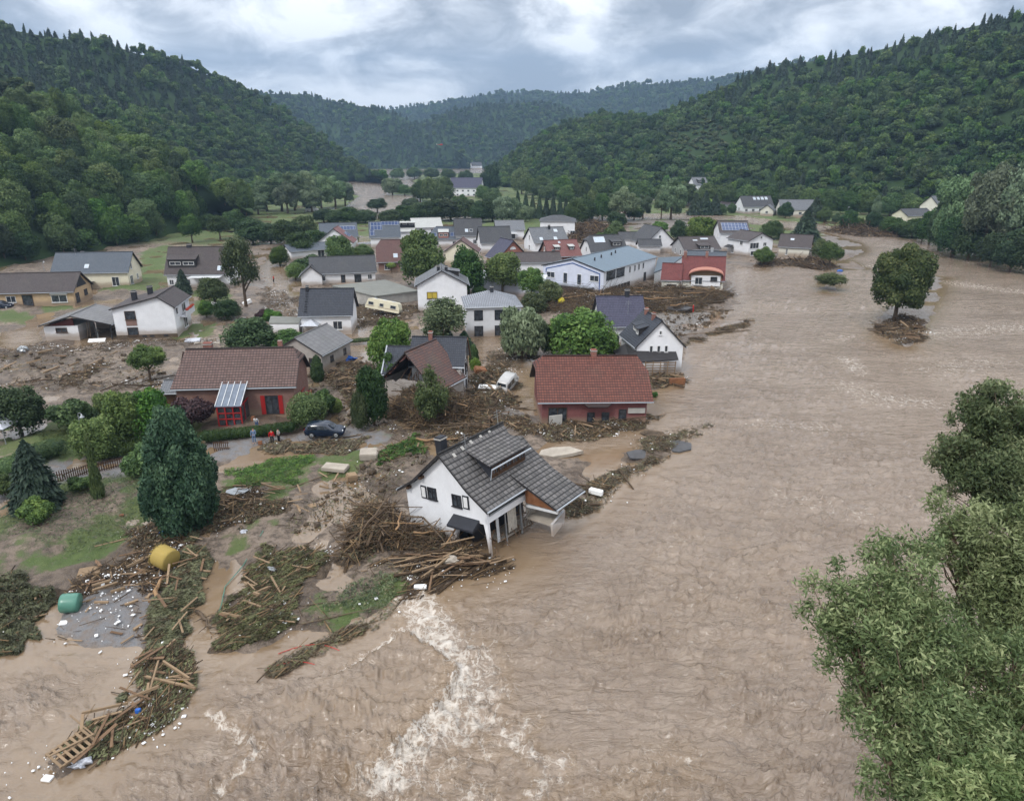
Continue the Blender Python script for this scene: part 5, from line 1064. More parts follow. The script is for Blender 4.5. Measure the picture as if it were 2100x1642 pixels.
h = House('three_windowed_gable_house', 'white gabled house on the river edge with three small windows in a row', (20.33,100.29,97.1,8.6,7.43,3.91,7.69,.016,-.03,.02), 0, o=.35); h.roof('t_black', fascia='fascia').walls('white')
for u_ in (-.95, .0, .95): h.win('w', u_ * 1.15 - .2, 3.6, .52, .95, 0, 'wframe')
h.win('w', -.1, 5.9, .4, .6, 0, 'wframe'); h.chim(-1.3, .4, .45, .45, .8); h.chim(2.4, .3, .5, .5, .7); h.dormer(.5, 1.7, .35, .72, sd_=1, nwin=1); h.dormer(-1.4, 1.5, .3, .7, sd_=1, nwin=1)
mb = MB(); x0 = -h.L / 2 + .3
q = [(x0 - 1.6, 4.7, 2.1), (x0 - 1.6, -2.2, 2.5), (x0 + .1, -2.4, 3.2), (x0 + .1, 3.6, 3.4)]
mb.prism(q, (0, 0, -.16)); mb.prism([(x0 - 2.2, 5.6, 1.9), (x0 - 1.6, 4.7, 2.1), (x0 + .1, 3.6, 3.4), (x0 + 5.0, 3.6, 3.3), (x0 + 5.0, 5.4, 2.2)], (0, 0, -.16)); build(mb, 'porch_roof', M['fascia'], h.r)
build(MB().box((x0 - .7, 1.9, 1.0), (1.5, 4.2, 2.2)), 'porch', M['white'], h.r)
h = House('blue_white_hall', 'long pale blue and white commercial building with a blue-grey metal roof', (21.37,169.93,54.9,27.76,16.26,5.4,7.5,0), .2, 'building', o=.3, t=.25); h.roof('t_metal', fascia='fascia')
h.walls('white'); gx = -h.L / 2 + h.o; wy = h.W / 2 - h.o
mb = MB(); mb.prism([(gx - .06, y, z) for y, z in ((-wy - .05, -.6), (wy, -.6), (wy, h.rz(wy) - .3), (0, h.zr - .3), (-wy - .05, h.rz(-wy) - .3))], (.08, 0, 0)); build(mb, 'gable_facade', M['blueish'], h.r)
st = plain('blue_painted_stripe', (.03, .09, .28)); mb = MB()
for (y0, z0_), (y1, z1_) in (((-wy + .9, -.3), (-wy + .9, h.rz(-wy + .9) - 1.0)), ((-wy + .9, h.rz(-wy + .9) - 1.0), (0, h.zr - 1.0)), ((0, h.zr - 1.0), (wy - .9, h.rz(wy - .9) - 1.0)), ((wy - .9, h.rz(wy - .9) - 1.), (wy - .9, h.rz(wy - .9) - 1.9))): mb.tube([(gx - .06, y0, z0_), (gx - .06, y1, z1_)], .13, 4)
build(mb, 'stripe', st, h.r)
h.win('w', -5.7, 3.2, 2.2, 1.3, 1, out=.06).win('w', 5.6, 3.4, 2.2, 1.3, 1, out=.06).win('w', -1.8, 2.8, 1.1, 2.4, 0, name='door', sill=False, out=.06).win('w', 1.8, 2.8, 1.1, 2.4, 0, name='door', sill=False, out=.06)
build(MB().box((gx - .9, -.6, 1.4), (1.7, 10.0, .15)).box((gx - 1.7, -.6, 2.3), (.05, 10.0, .06)).box((gx - 1.7, -.6, 1.9), (.05, 10.0, .04)), 'loading_balcony', M['metal'], h.r)
st_ = MB()
for y_ in (2.4, 3.1, 3.8): st_.box((gx - 2.8, y_, .7), (2.4, .12, .12), Matrix.Rotation(-.5, 3, 'Y'))
build(st_, 'stair', M['metal'], h.r)
for u_, w_ in ((-10.2, 4.2), (-5.6, 4.0)): h.win('s', u_, 3.9, w_, 1.9, 5, 'dframe')
for u_ in (-.8, 1.8, 4.0, 6.4): h.win('s', u_, 3.9, .9, 1.5, 0, 'wframe')
for k in range(8): h.win('s', -12.4 + 1.6 * k, .6, 1.3, 1.2, 0, 'dframe', sill=False)
h.win('s', 7.6, .9, 1.2, 2.6, 0, 'dframe', name='door', sill=False)
for x_, y_ in ((-9, -3), (-5, -2.5), (0, -2.5), (3, -2)): h.chim(x_, y_, .25, .25, .6, 'dframe', False)
p0 = G(1368, 556, 2); flatbox('flat_annex', 'low white annex with flat grey roof at the far end of the blue-white hall', [tuple(G(1342, 560, 3.6)[:2]), tuple(G(1372, 548, 3.6)[:2]), tuple(G(1400, 528, 3.6)[:2]), tuple(G(1350, 530, 3.6)[:2])], .2, 3.6, 'white', 't_metal')
flatbox('white_roofed_hall', 'low grey hall with a white flat roof behind the three small trees', [tuple(G(915, 566, 3.6)[:2]), tuple(G(1112, 580, 3.6)[:2]), tuple(G(1120, 566, 3.6)[:2]), tuple(G(918, 552, 3.6)[:2])], .3, 3.6, 'blueish', 'wfascia')
# bow-dormer house
h = House('bow_dormer_house', 'maroon roofed house with an arched dormer, its river wall torn away', (43.33,160.62,-15.,9.6,9.6,3.05,7.71,0,.02,0), .1, o=.4); h.roof('t_maroon').walls('offwhite'); h.chim(-4.1, -.2, .7, .6, 1.2); h.chim(.6, 0, .6, .6, 1.0)
mb = MB(); n = 12; xc = .7; rw = 3.7; pts = [(xc + rw * math.cos(math.pi - math.pi * k / n * 1.0), 1.25 * math.sin(math.pi * k / n)) for k in range(n + 1)]; zb = 4.1
for k in range(n):
    (xa, za), (xb, zb_) = pts[k], pts[k + 1]; mb.prism([(xa, -h.W / 2 - 1.0, zb + za), (xb, -h.W / 2 - 1.0, zb + zb_), (xb, -h.W / 2 - 1.0, zb + zb_ + .25), (xa, -h.W / 2 - 1.0, zb + za + .25)], (0, 4.4, 0))
build(mb, 'arched_dormer_roof', plain('salmon_copper_sheet', (.42, .19, .14), .5, .4, .15), h.roofo)
mb = MB(); mb.prism([(xc - rw + .3, -h.W / 2 + .2, 2.2), (xc + rw - .3, -h.W / 2 + .2, 2.2)] + [(p[0] * .93 + xc * .07, -h.W / 2 + .2, zb + p[1] * .9) for p in pts[::-1]], (0, .1, 0)); build(mb, 'dormer_front', M['plank'], h.roofo)
mb = MB().box((xc, -h.W / 2 + .05, 2.9), (6.2, .1, 2.3)); build(mb, 'exposed_room', M['white'], h.r); h.win('s', -.8, 2.9, 1.6, 1.6, 1, out=.55).win('s', 2.4, 3.4, 1.4, .9, 0, 'dframe', out=.55)
build(MB().box((xc + .3, -h.W / 2 - .6, 1.2), (6.6, 2.6, .22), Matrix.Rotation(.14, 3, 'Y')).box((xc + 1.6, -h.W / 2 - .9, 1.6), (1.0, .7, .5), Matrix.Rotation(.5, 3, 'Y')), 'sagging_floor', M['plank'], h.r); build(MB().box((xc - .2, -h.W / 2 - .8, .4), (6., 2.2, .9), Matrix.Rotation(.16, 3, 'Y')), 'cavity_shade_block', M['dframe'], h.r)  # last box: solid near-black block painted as the shade of the hollow
h = House('maroon_wing', 'low wing with maroon roof and a white window left of the arched dormer', (36.2,160.4,-14.4,4.6,7.4,2.95,6.2,0), .1, 'annex', o=.3); h.roof('t_maroon').walls('offwhite'); h.win('s', .2, 1.2, 2.3, 1.7, 1)
h = House('blue_roofed_house', 'house with blue-grey roof showing behind the maroon roof', (45.24,166.5,-15.2,9.0,8.36,3.97,8.11,0), .1); h.roof('t_slate').walls('white'); h.chim(1.2, .1, .6, .5, .7, 'gutter')
# ---------------------------------------------------------------- back rows
def simple(name, label, P, roof, wall, z0=.4, e0=(0, 0), e1=(0, 0), wins='', **k):
    h = House(name, label, P, z0, **k); h.roof(roof, e0=e0, e1=e1).walls(wall)
    for c_ in wins.split():
        a = c_.split(','); h.win(a[0], *map(float, a[1:5]), int(a[5]) if len(a) > 5 else 1)
    return h
h = simple('brick_house', 'dark brick house with a reddish brown half-hipped roof and one skylight', (-30.59,189.39,9.9,10.6,8.6,2.87,8.07,0), 't_redbrown', 'brick', .3, (1.4, .35), (1.4, .35), 's,-2.6,1.2,1.4,1.3 s,1.5,1.2,1.2,2.0'); h.skyl(-.3, .28, 1.0, 1.1)
h = simple('house', 'blue-grey roofed house behind the white gable with red eaves', (-57.91,241.11,16.3,12.34,9.79,3.54,7.55,0), 't_slate', 'white', wins='s,0,1.5,1.5,1.3'); h.solar(3, .6, 4.8, 1.7)
h = simple('white_gabled_house', 'white house with red-brown edged gable facing the viewer', (-55.9,229.5,94,9.0,11.8,2.84,7.33,0), 't_dull', 'white', .4, wins='w,0,1.6,1.4,1.2'); h.solar(1.8, .45, 4.2, 2.0)
p0 = G(645, 512, 2.6); h = simple('glazed_wing', 'narrow glazed wing with a sloping dark slate roof behind the bushes', (p0[0], p0[1], 34, 16.5, 6, 2.9, 4.4, .3), 't_slate', 'white', wins='s,4,1.3,2,2 s,6.5,1.3,1.8,2 s,1,1.3,2,2')
h = simple('house', 'house with solar panels along its blue-grey roof at the back of the village', (-42.13,238.84,11.5,10.22,8.97,3.54,8.22,0), 't_slate', 'white'); h.solar(-2.6, .7, 3.6, 3.0).solar(2.0, .86, 5.6, 1.4).solar(-4.0, .3, 1.4, 2.4)
h = simple('stepped_roof_house', 'white house with a light roof in two steps and a band of clerestory windows', (G(815, 482, 3)[0], G(815, 482, 3)[1] + 3, 8, 11.4, 8, 4.2, 5.6, .3), 't_light', 'white', wins='s,-3,1.5,1.6,1.4 s,3,1.5,1.6,1.4')
mb = MB().box((0, 1.6, 5.6), (11.2, 3.4, 1.5)); build(mb, 'clerestory', M['chimd'], h.roofo); build(MB().box((0, 1.3, 6.45), (11.8, 4.6, .2)), 'upper_roof', M['t_light'], h.roofo)
for k in range(5): window(h.roofo, (-4.4 + 2.2 * k, -.1, 6.0), 0, 1.5, .5, 0, 'wframe', 'glass', 'clerestory_window', False)
h = simple('house', 'house with plain pale grey roof at the back row by the tree line', (-31.06,260.99,17.0,11.0,9.0,4.49,7.4,0), 't_light', 'white', wins='s,2,2.8,2,1.2 s,-2,2.8,1.5,1.2')
h = simple('house', 'dark blue hipped roof house with solar panels and a white roof hatch', (-22.07,238.72,5.7,12.78,8.4,2.95,6.6,0), 't_slate', 'white', .4, (3.4, 1), (3.4, 1), 's,-3,1.2,1.5,1.3 s,3,1.2,1.5,1.3'); h.dormer(-.6, 3.2, .1, .8, nwin=2, roofm='t_light', cheek='redbrick'); h.solar(3.0, .35, 2.8, 1.6).solar(-4.0, .35, 2.2, 1.4)
h = simple('house', 'steep plain anthracite roof house in the back row', (-14.67,239.65,7.6,9.35,8.88,3.99,9.04,0), 't_dark', 'white', wins='s,-1,1.6,1.2,1.4 s,2,1.6,1.2,1.4'); h.skyl(-.6, .3, .9, 1.1).skyl(.9, .3, .9, 1.1, mat='glass')
p0 = G(1045, 480, 2.5); h = simple('house', 'white house with a low slate roof and an awning right of the steep grey roof', (p0[0], p0[1] + 4.5, 4, 10.6, 9, 4.0, 6.6, .3), 't_grey', 'white', wins='s,0,1.3,3.5,1.8'); build(MB().box((0, -5.4, 2.4), (4.2, 2.2, .12)), 'awning', M['wfascia'], h.r)
h = simple('house', 'white gabled house with wide dark grey roof and one tall dark window', (-5.63,226.28,10.7,10.2,9.56,3.31,7.83,0), 't_dark', 'white', wins='s,1.5,1.1,1.2,1.8 w,-1,4.3,.8,1.4,0 w,1.2,1.4,1.3,1.3')
h = simple('house', 'cream gabled house with a brown roof between the two big trees', (-13.88,200.3,87.3,7.5,9.97,3.82,7.21,0), 't_redbrown', 'cream', wins='w,-1.2,2.0,1.6,1.5')
h = simple('red_gabled_house', 'red brick gable with a half-round attic window under a violet-grey roof', (-1.37,193.85,131.3 - 12,7.5,9.8,3.02,7.67,0), 't_purple', 'redbrick', .3, wins='w,0,2.1,1.4,1.5,1')
mb = MB(); 
for k in range(8): a_ = math.pi * k / 7; a2 = math.pi * (k + 1) / 7
mb.prism([(-h.L / 2 + h.o - .05, .9 * math.cos(math.pi * k / 8), 5.0 + .75 * math.sin(math.pi * k / 8)) for k in range(9)], (.08, 0, 0)); build(mb, 'arched_window', M['wframe'], h.r)
h = simple('house', 'white house with light grey roof, three skylights and a timber gable', (10.36,221.66,18.1,11.4,11.0,4.10,8.08,0), 't_grey', 'white', wins='s,0,1.5,1.5,1.3 w,0,1.8,1.2,1.4 w,0,4.8,1,1.4'); h.skyl(-3, .25, .9, 1.1).skyl(1.6, .25, .9, 1.1).skyl(2.6, .75, 1, 1.1); h.chim(.8, -.6, .6, .5, 1.0, 'chimd')
h = simple('white_cube_house', 'modern white cube house with a low hipped dark roof at the village edge', (17.09,271.04,-4.6,13.6,11.5,5.9,7.6,0), 't_dark', 'white', .4, (5, 1), (5, 1), 'w,-3,2.5,1,1.2 w,2,2.5,1,1.2 s,-5,2,.8,3 s,5.6,1.0,1.8,2.2')
h = simple('house', 'dull red tiled house with two small box dormers', (13.22,198.65,18.2,9.9,9.0,2.97,6.93,0), 't_dull', 'brick', wins='w,1,1.6,.9,1.6 w,0,4.2,.7,1.2'); h.dormer(-1.8, 1.5, .38, .72, nwin=1, roofm='t_light').dormer(2.4, 1.5, .38, .72, nwin=1, roofm='t_light'); h.skyl(-.5, .85, .5, .5)
h = simple('brown_roofed_barn', 'long low brown roofed building behind the white flat roofed hall', (5.6,183.5,7.8,13.5,8.2,3.6,5.6,0), 't_brown', 'white', wins='s,3,1.4,1.5,1.2'); h.chim(5.2, .3, .8, .7, .6, 'chimd')
h = simple('house', 'dark roofed house with a white solar collector beside the metal roof', (26.5,207.8,16,11.5,9.2,3.0,7.3,0), 't_dark', 'white', .4, (1.2, .3), (1.2, .3), 'w,0,3.0,.8,1.4,0'); h.skyl(-2.0, .72, 3.2, 1.9); h.dormer(2.6, 3.0, .3, .75, nwin=1)
h = simple('big_white_gable_house', 'white house with a tall blank gable and a steep dark roof', (44.79,229.97,107.6,11.5,10.6,2.98,7.7,0), 't_dark', 'white', wins='w,-.3,4.4,.8,.9,0 w,-2,1.5,1,1')
p0 = G(1333, 505, 2.5); simple('small_annex', 'small annex with a dark pitched roof in front of the tall white gable', (p0[0], p0[1] + 2, 2, 7.4, 4.6, 2.6, 4.4, 0), 't_dark', 'white'); p0 = G(1295, 495, 2.5); simple('small_annex', 'dark roofed side wing left of the tall white gable', (p0[0] - .8, p0[1] + 3, 0, 6.5, 6, 3.2, 5.2, 0), 't_dark', 'white')
h = simple('grey_house', 'grey rendered house with a mottled brown roof behind the blue roof', (54.50,213.45,9.1,11.4,11.5,3.10,6.2,0), 't_brown', 'grey', wins='w,-2.2,1.6,.9,1.6,0 w,2,1.6,.9,1.6,0'); h.skyl(2, .8, 2.2, .6); h.skyl(-1, .7, 1.2, .4); h.dormer(.5, 3.4, .05, .5, nwin=1)
h = simple('house', 'white house with a large array of solar panels facing the viewer', (70.5,232.5,-4.7,9.6,12.5,5.77,9.0,0), 't_brown', 'white', wins='w,-3,1.6,1,1.4 w,1,1.6,1,1.4 w,1,4.2,1,1.2'); h.solar(.2, .5, 8.0, 4.2)
h = simple('white_house', 'white two storey house with brown roof and a small entrance canopy by the river', (72.61,219.35,114.7,9.85,10.4,4.88,7.1,0), 't_brown', 'white', .4, wins='w,1.6,3.2,1.3,1.1 w,-2.4,3.0,3.4,1.7,2 w,-2.4,.8,2.5,1.3 n,1.5,3.6,1.2,1.2 n,-2,1.2,1.1,1.9'); h.win('w', 0, 5.3, .7, .7, 0)
build(MB().prism([(1.8, h.W / 2 - .4, 2.5), (4.2, h.W / 2 - .4, 2.5), (4.4, h.W / 2 + 1.1, 1.9), (1.6, h.W / 2 + 1.1, 1.9)], (0, 0, .12)), 'canopy', M['fascia'], h.r)
h = simple('brown_roofed_house', 'cream walled house with dark pent roof standing on the gravel bank', (86.13,218.0,-73.6 + 48,9.4,10.5,2.99,6.3,0), 't_brown', 'offwhite', wins='e,-2.4,1.5,1.0,1.0 e,2.6,2.4,1.9,3.8,1 s,-2,1.2,.6,1.8'); h.skyl(-1, .6, .9, .7)
# ---------------------------------------------------------------- far bank and valley floor
def farhouse(px, py, wpx, hh, rh, depth, rot, label, roof='t_dark', wall='white', name='house', wins=True, sky=False, grp=None):
    p = G(px, py, .3); d = math.hypot(p[0], p[1]); L = wpx * d / F * .97
    h = House(name, label, (p[0], p[1] + depth * .4, rot, L, depth, .3 + hh, .3 + hh + rh, 0), .3); h.roof(roof).walls(wall)
    if wins:
        for k in range(max(1, int(L / 4))): u = -L / 2 + 2 + 3.8 * k; h.win('s', min(u, L / 2 - 1.5), 1.5, 1.4, 1.3); 
        if hh > 4:
            for k in range(max(1, int(L / 4))): h.win('s', min(-L / 2 + 2 + 3.8 * k, L / 2 - 1.5), 4.1, 1.4, 1.2)
        h.win('w', 0, hh * .6, 1.2, 1.3); h.win('e', 0, hh * .6, 1.2, 1.3)
    return h
farhouse(957, 404, 66, 6.0, 6.5, 14, -8, 'long white farmhouse with violet-grey roof beyond the tree line', 't_purple'); farhouse(976, 346, 22, 5, 6, 14, 20, 'tiny white house at the foot of the far hills', 't_dark')
h = farhouse(1550, 437, 66, 3.2, 5.0, 10, 12, 'white house with dark roof and a row of bright skylights across the river', 't_dark'); [h.skyl(-1 + 2.2 * k, .75, 1.3, 1.6) for k in range(4)]
farhouse(1635, 444, 66, 3.2, 4.4, 10, -4, 'pale house with slate roof and cream gables across the river', 't_grey', 'offwhite'); farhouse(1578, 442, 26, 2.4, 2.6, 7, 60, 'small cream gabled annex across the river', 't_grey', 'offwhite')
h = farhouse(1432, 408, 30, 9.0, 4.5, 11, 10, 'tall white villa with slate mansard roof at the wood edge', 't_grey', 'white', 'villa'); h.dormer(0, 4, .2, .8, nwin=2)
farhouse(1410, 420, 26, 4, 3.5, 9, 30, 'white house half hidden by conifers below the villa', 't_dark'); farhouse(1334, 412, 50, 5, 2.2, 12, 4, 'pale building with a salmon roof behind the tall willow', 't_dull', 'white', 'villa')
farhouse(1518, 424, 20, 2.4, 1.0, 6, 0, 'flat white garage left of the skylit house', 't_light'); farhouse(1500, 428, 40, 2.2, 1.4, 8, 0, 'low dark shed among the trees across the river', 't_brown', 'grey', 'shed', False)
farhouse(1878, 462, 58, 4.0, 2.6, 10, 14, 'cream house with dark slate roof on the right bank', 't_dark', 'cream'); farhouse(1916, 452, 30, 6, 4.6, 9, 40, 'tall cream gabled house at the edge of the right bank wood', 't_grey', 'offwhite'); farhouse(1912, 474, 26, 2.8, 1.6, 7, -5, 'low blue-roofed shed beside the cream house on the right bank', 't_slate', 'white', 'shed', False)
# ============================================================ village trees
def hts(px, yb, yt, w, z=None):
    p = G(px, yb, .3); z = max(gz(p[0], p[1]), 0) if z is None else z; p = G(px, yb, z); d = p[1] * cp - (z - H) * sp
    # height from the row of the top at the same ground distance
    b = -(yt - CY) / F; t = p[1] / (cp + b * sp); top = H + t * (-sp + b * cp)
    return (p[0], p[1], z - .08), top - z, w * d / F
TREES = [
 ('cypress',385,1078,842,168,'big blue-green conifer on the lawn beside the debris','conifer',.02),
 ('spruce',80,1040,905,100,'pale blue-green young pine behind the picket fence','conifer',.05),
 ('column',203,1020,888,30,'thin columnar shrub on the lawn edge by the picket fence','shrub',.0),
 ('shrub',298,975,897,80,'green bush between the picket fence and the big conifer','shrub',.0),
 ('shrub',168,1005,968,50,'low green bush at the foot of the picket fence','shrub',.0),
 ('shrub',85,1068,1010,80,'low bush under the young pine','shrub',0.),
 ('shrub',20,1020,960,60,'grey green bush at the left picture edge by the fence','shrub',0.),
 ('dark',45,890,783,112,'round dark green tree in the garden at the far left','tree',.12),
 ('shrub',150,885,805,95,'leafy shrub right of the round dark tree','shrub',.05),
 ('bright',205,938,848,105,'light green bush behind the street lamp','shrub',.05),
 ('broad',262,908,802,95,'bushy green tree in the middle of the garden row','tree',.08),
 ('broad',315,905,795,100,'bushy green tree left of the purple shrub','tree',.08),
 ('bright',225,860,798,60,'yellowish green bush at the back of the garden row','shrub',.05),
 ('purple',395,878,806,95,'dark purple leaved shrub in front of the brick house','shrub',.05),
 ('shrub',340,930,870,50,'small green shrub under the garden trees','shrub',0.),
 ('broad',308,778,703,78,'small tree on a bare trunk in the mud field','tree',.3),
 ('ball',632,874,803,78,'rounded olive green bush by the parked car','shrub',.0),
 ('shrub',668,850,790,70,'grey green shrub behind the rounded olive bush','shrub',.05),
 ('thuja',652,782,728,44,'dark clipped evergreen beside the ribbed roof shed','conifer',0.),
 ('limeball',688,846,815,30,'small lime green bush beside the rounded olive bush','shrub',0.),
 ('dark',512,722,648,112,'wide dark green tree behind the brick house','tree',.1),
 ('broad',590,722,672,90,'bushes right of the wide dark tree','shrub',.05),
 ('birch',505,630,484,95,'tall feathery birch right of the dormered house','tree',.2),
 ('broad',440,620,568,70,'leafy tree right of the balcony house','tree',.1),
 ('spruce',377,600,552,34,'small blue-green conifer before the dormered house','conifer',.05),
 ('broad',424,650,616,34,'small round tree by the white greenhouse frame','tree',.12),
 ('dark',468,655,612,62,'dark shrub left of the washed out path','shrub',.05),
 ('purple',540,655,630,34,'small purple shrub beside the washed out path','shrub',0.),
 ('shrub',560,665,625,40,'green bush beside the small purple shrub','shrub',0.),
 ('lime',607,572,538,44,'yellow-green bush on the right of the washed out path','shrub',.05),
 ('broad',640,560,522,80,'low bushes in front of the glazed wing','shrub',.05),
 ('broad',575,545,505,45,'loose bush left of the glazed wing','shrub',.05),
 ('bright',698,545,478,62,'bright green tree in front of the white gable','tree',.1),
 ('broad',745,530,500,50,'low hedge bushes beside the brick house','shrub',.0),
 ('limeball',803,558,536,20,'small clipped ball tree before the half-hipped brick house','tree',.4),
 ('bright',805,765,645,98,'bright green tree in the flood beside the ruined farmhouse','tree',.12),
 ('shrub',800,790,712,60,'green shrub behind the lean-to','shrub',.0),
 ('loose',908,712,608,118,'loose olive green tree in front of the blank gable','tree',.15),
 ('fir',918,700,668,32,'blue dark conifer behind the half-timbered house','conifer',.05),
 ('fir',952,712,678,46,'dark conifer at the half-timbered gable','conifer',.05),
 ('thuja',972,745,705,34,'green thuja right of the half-timbered gable','conifer',.0),
 ('lime',975,760,732,26,'yellow green thuja right of the half-timbered gable','conifer',.0),
 ('willow',1070,735,622,105,'grey-green round willow standing in brown water','tree',.1),
 ('bright',1195,742,628,150,'big bright green tree behind the sunken brick house','tree',.08),
 ('dark',1135,730,665,60,'dark green tree left of the big bright green tree','tree',.08),
 ('bright',1240,740,672,60,'green bush against the white gabled house','shrub',.05),
 ('olive',868,588,468,96,'tall light green tree in the middle of the village','tree',.08),
 ('dark',962,606,503,78,'dense dark tree left of the white flat roof','tree',.1),
 ('bright',1031,608,513,82,'light green tree with clear trunk before the white flat roof','tree',.22),
 ('bright',1090,616,546,62,'thin light green tree beside the blue and white building','tree',.22),
 ('olive',1128,622,572,52,'thin bush at the blue building balcony','shrub',.1),
 ('olive',1095,640,596,60,'scrubby bush on the debris before the blue building','shrub',.0),
 ('dark',985,618,586,40,'low dark bush by the hall wall','shrub',0.),
 ('broad',1262,500,453,48,'green tree behind the solar collector roof','tree',.1),
 ('bright',1232,500,475,30,'small green tree right of the light grey roof','tree',.1),
 ('dark',1265,467,432,44,'green tree at the edge of the brown flats','tree',.1),
 ('bright',1440,497,441,78,'big rounded green tree behind the grey house','tree',.08),
 ('dark',1393,492,452,44,'dark round tree left of the big rounded tree','tree',.08),
 ('bright',1352,475,453,36,'low green bush behind the tall white gable','shrub',.05),
 ('broad',1581,490,451,54,'green tree behind the solar house','tree',.1),
 ('fir',1650,495,428,62,'dark ragged pine behind the brown roofed house','conifer',.15),
 ('bright',1682,530,488,44,'green shrub right of the brown roofed house','shrub',.0),
 ('broad',1700,548,496,50,'round tree on its debris mound at the gravel spit','tree',.25),
 ('broad',1565,546,505,44,'round tree in front of the white house by the river','tree',.2),
 ('lime_tree',1832,662,500,126,'big linden standing alone on the river islet','tree',.13),
 ('loose',1700,594,556,66,'low green bush stranded in the river','shrub',0.),
 ('broad',1870,610,560,50,'green shoots behind the big linden','shrub',0.),
 ('broad',395,498,440,48,'tree at the corner of the meadow under the slope','tree',.2),
 ('dark',452,492,440,50,'dark tree standing in the flooded meadow','tree',.25),
 ('dark',425,470,438,50,'tree behind the meadow','tree',.1),
 ('broad',483,475,430,55,'green tree between meadow and willow grove','tree',.1),
 ('dark',520,502,446,75,'dark tree pair in the flooded field','tree',.1),
 ('dark',556,500,458,60,'round dark tree right of the flooded field pair','tree',.1),
 ('dark',592,505,446,64,'dark tree at the end of the washed out path','tree',.1),
 ('olive',625,495,440,60,'olive tree behind the dark tree by the path','tree',.1),
 ('dark',620,528,474,74,'big dark bush mass left of the glazed wing','tree',.05),
 ('dark',648,505,468,60,'dark bush left of the blue-grey roof','tree',.05),
 ('broad',722,500,470,34,'small tree between the white gable and solar roofs','tree',.1),
 ('dark',1005,395,338,48,'tall dark tree at the foot of the right mountain','tree',.05),
 ('bright',1070,398,342,44,'rounded tree near the thin smoke','tree',.05),
 ('bright',1562,412,378,44,'bright green tree at the wood edge behind the skylit house','tree',.1),
 ('dark',1610,448,414,34,'small tree before the slate roofed house across the river','tree',.1),
 ('fir',1670,452,405,46,'tall tree right of the slate roofed house across the river','tree',.1),
 ('willow',1795,448,401,22,'slim grey-green tree in the far meadow','tree',.1),
 ('dark',1738,470,430,40,'tree on the far bank above the fallen branches','tree',.1),
 ('dark',1790,472,432,36,'tree beside the slim grey-green tree','tree',.1),
 ('broad',1830,478,444,60,'bushes on the far bank left of the cream house','shrub',.05),
 ('broad',1870,488,446,68,'round tree in front of the cream house on the right bank','tree',.1),
 ('willow',805,400,362,48,'tree on the islet in the far river','tree',.1),
 ('dark',774,437,406,46,'round tree standing at the far river edge','tree',.25),
 ('birch',890,872,752,92,'grey-green uprooted tree leaning over the ruined barn','tree',.1),
 ('dark',768,872,742,70,'dark tree left of the ruined barn at the road end','tree',.05),
 ('olive',740,880,800,40,'ragged bush beside the dark tree at the road end','shrub',.0),
 ('olive',1240,720,690,40,'low olive bush behind the sunken brick house','shrub',.0),
 ('shrub',1340,812,800,20,'green tuft by the boards of the sunken brick house','shrub',.0),
 ('spruce',1185,742,690,40,'small blue conifer in front of the big bright green tree','conifer',.0),
 ('limeball',1458,428,408,18,'small light tree below the villa','tree',.1),
]
for i, (k, px, yb, yt, w, lab, cat, tf) in enumerate(TREES):
    p, h_, wm = hts(px, yb, yt, w); tree(k, p, h_, wm, lab, cat, name={'tree': 'tree', 'conifer': 'conifer_tree', 'shrub': 'shrub'}[cat], tf=tf if tf >= .2 or k == 'lime_tree' else tf * .3, seed=i)
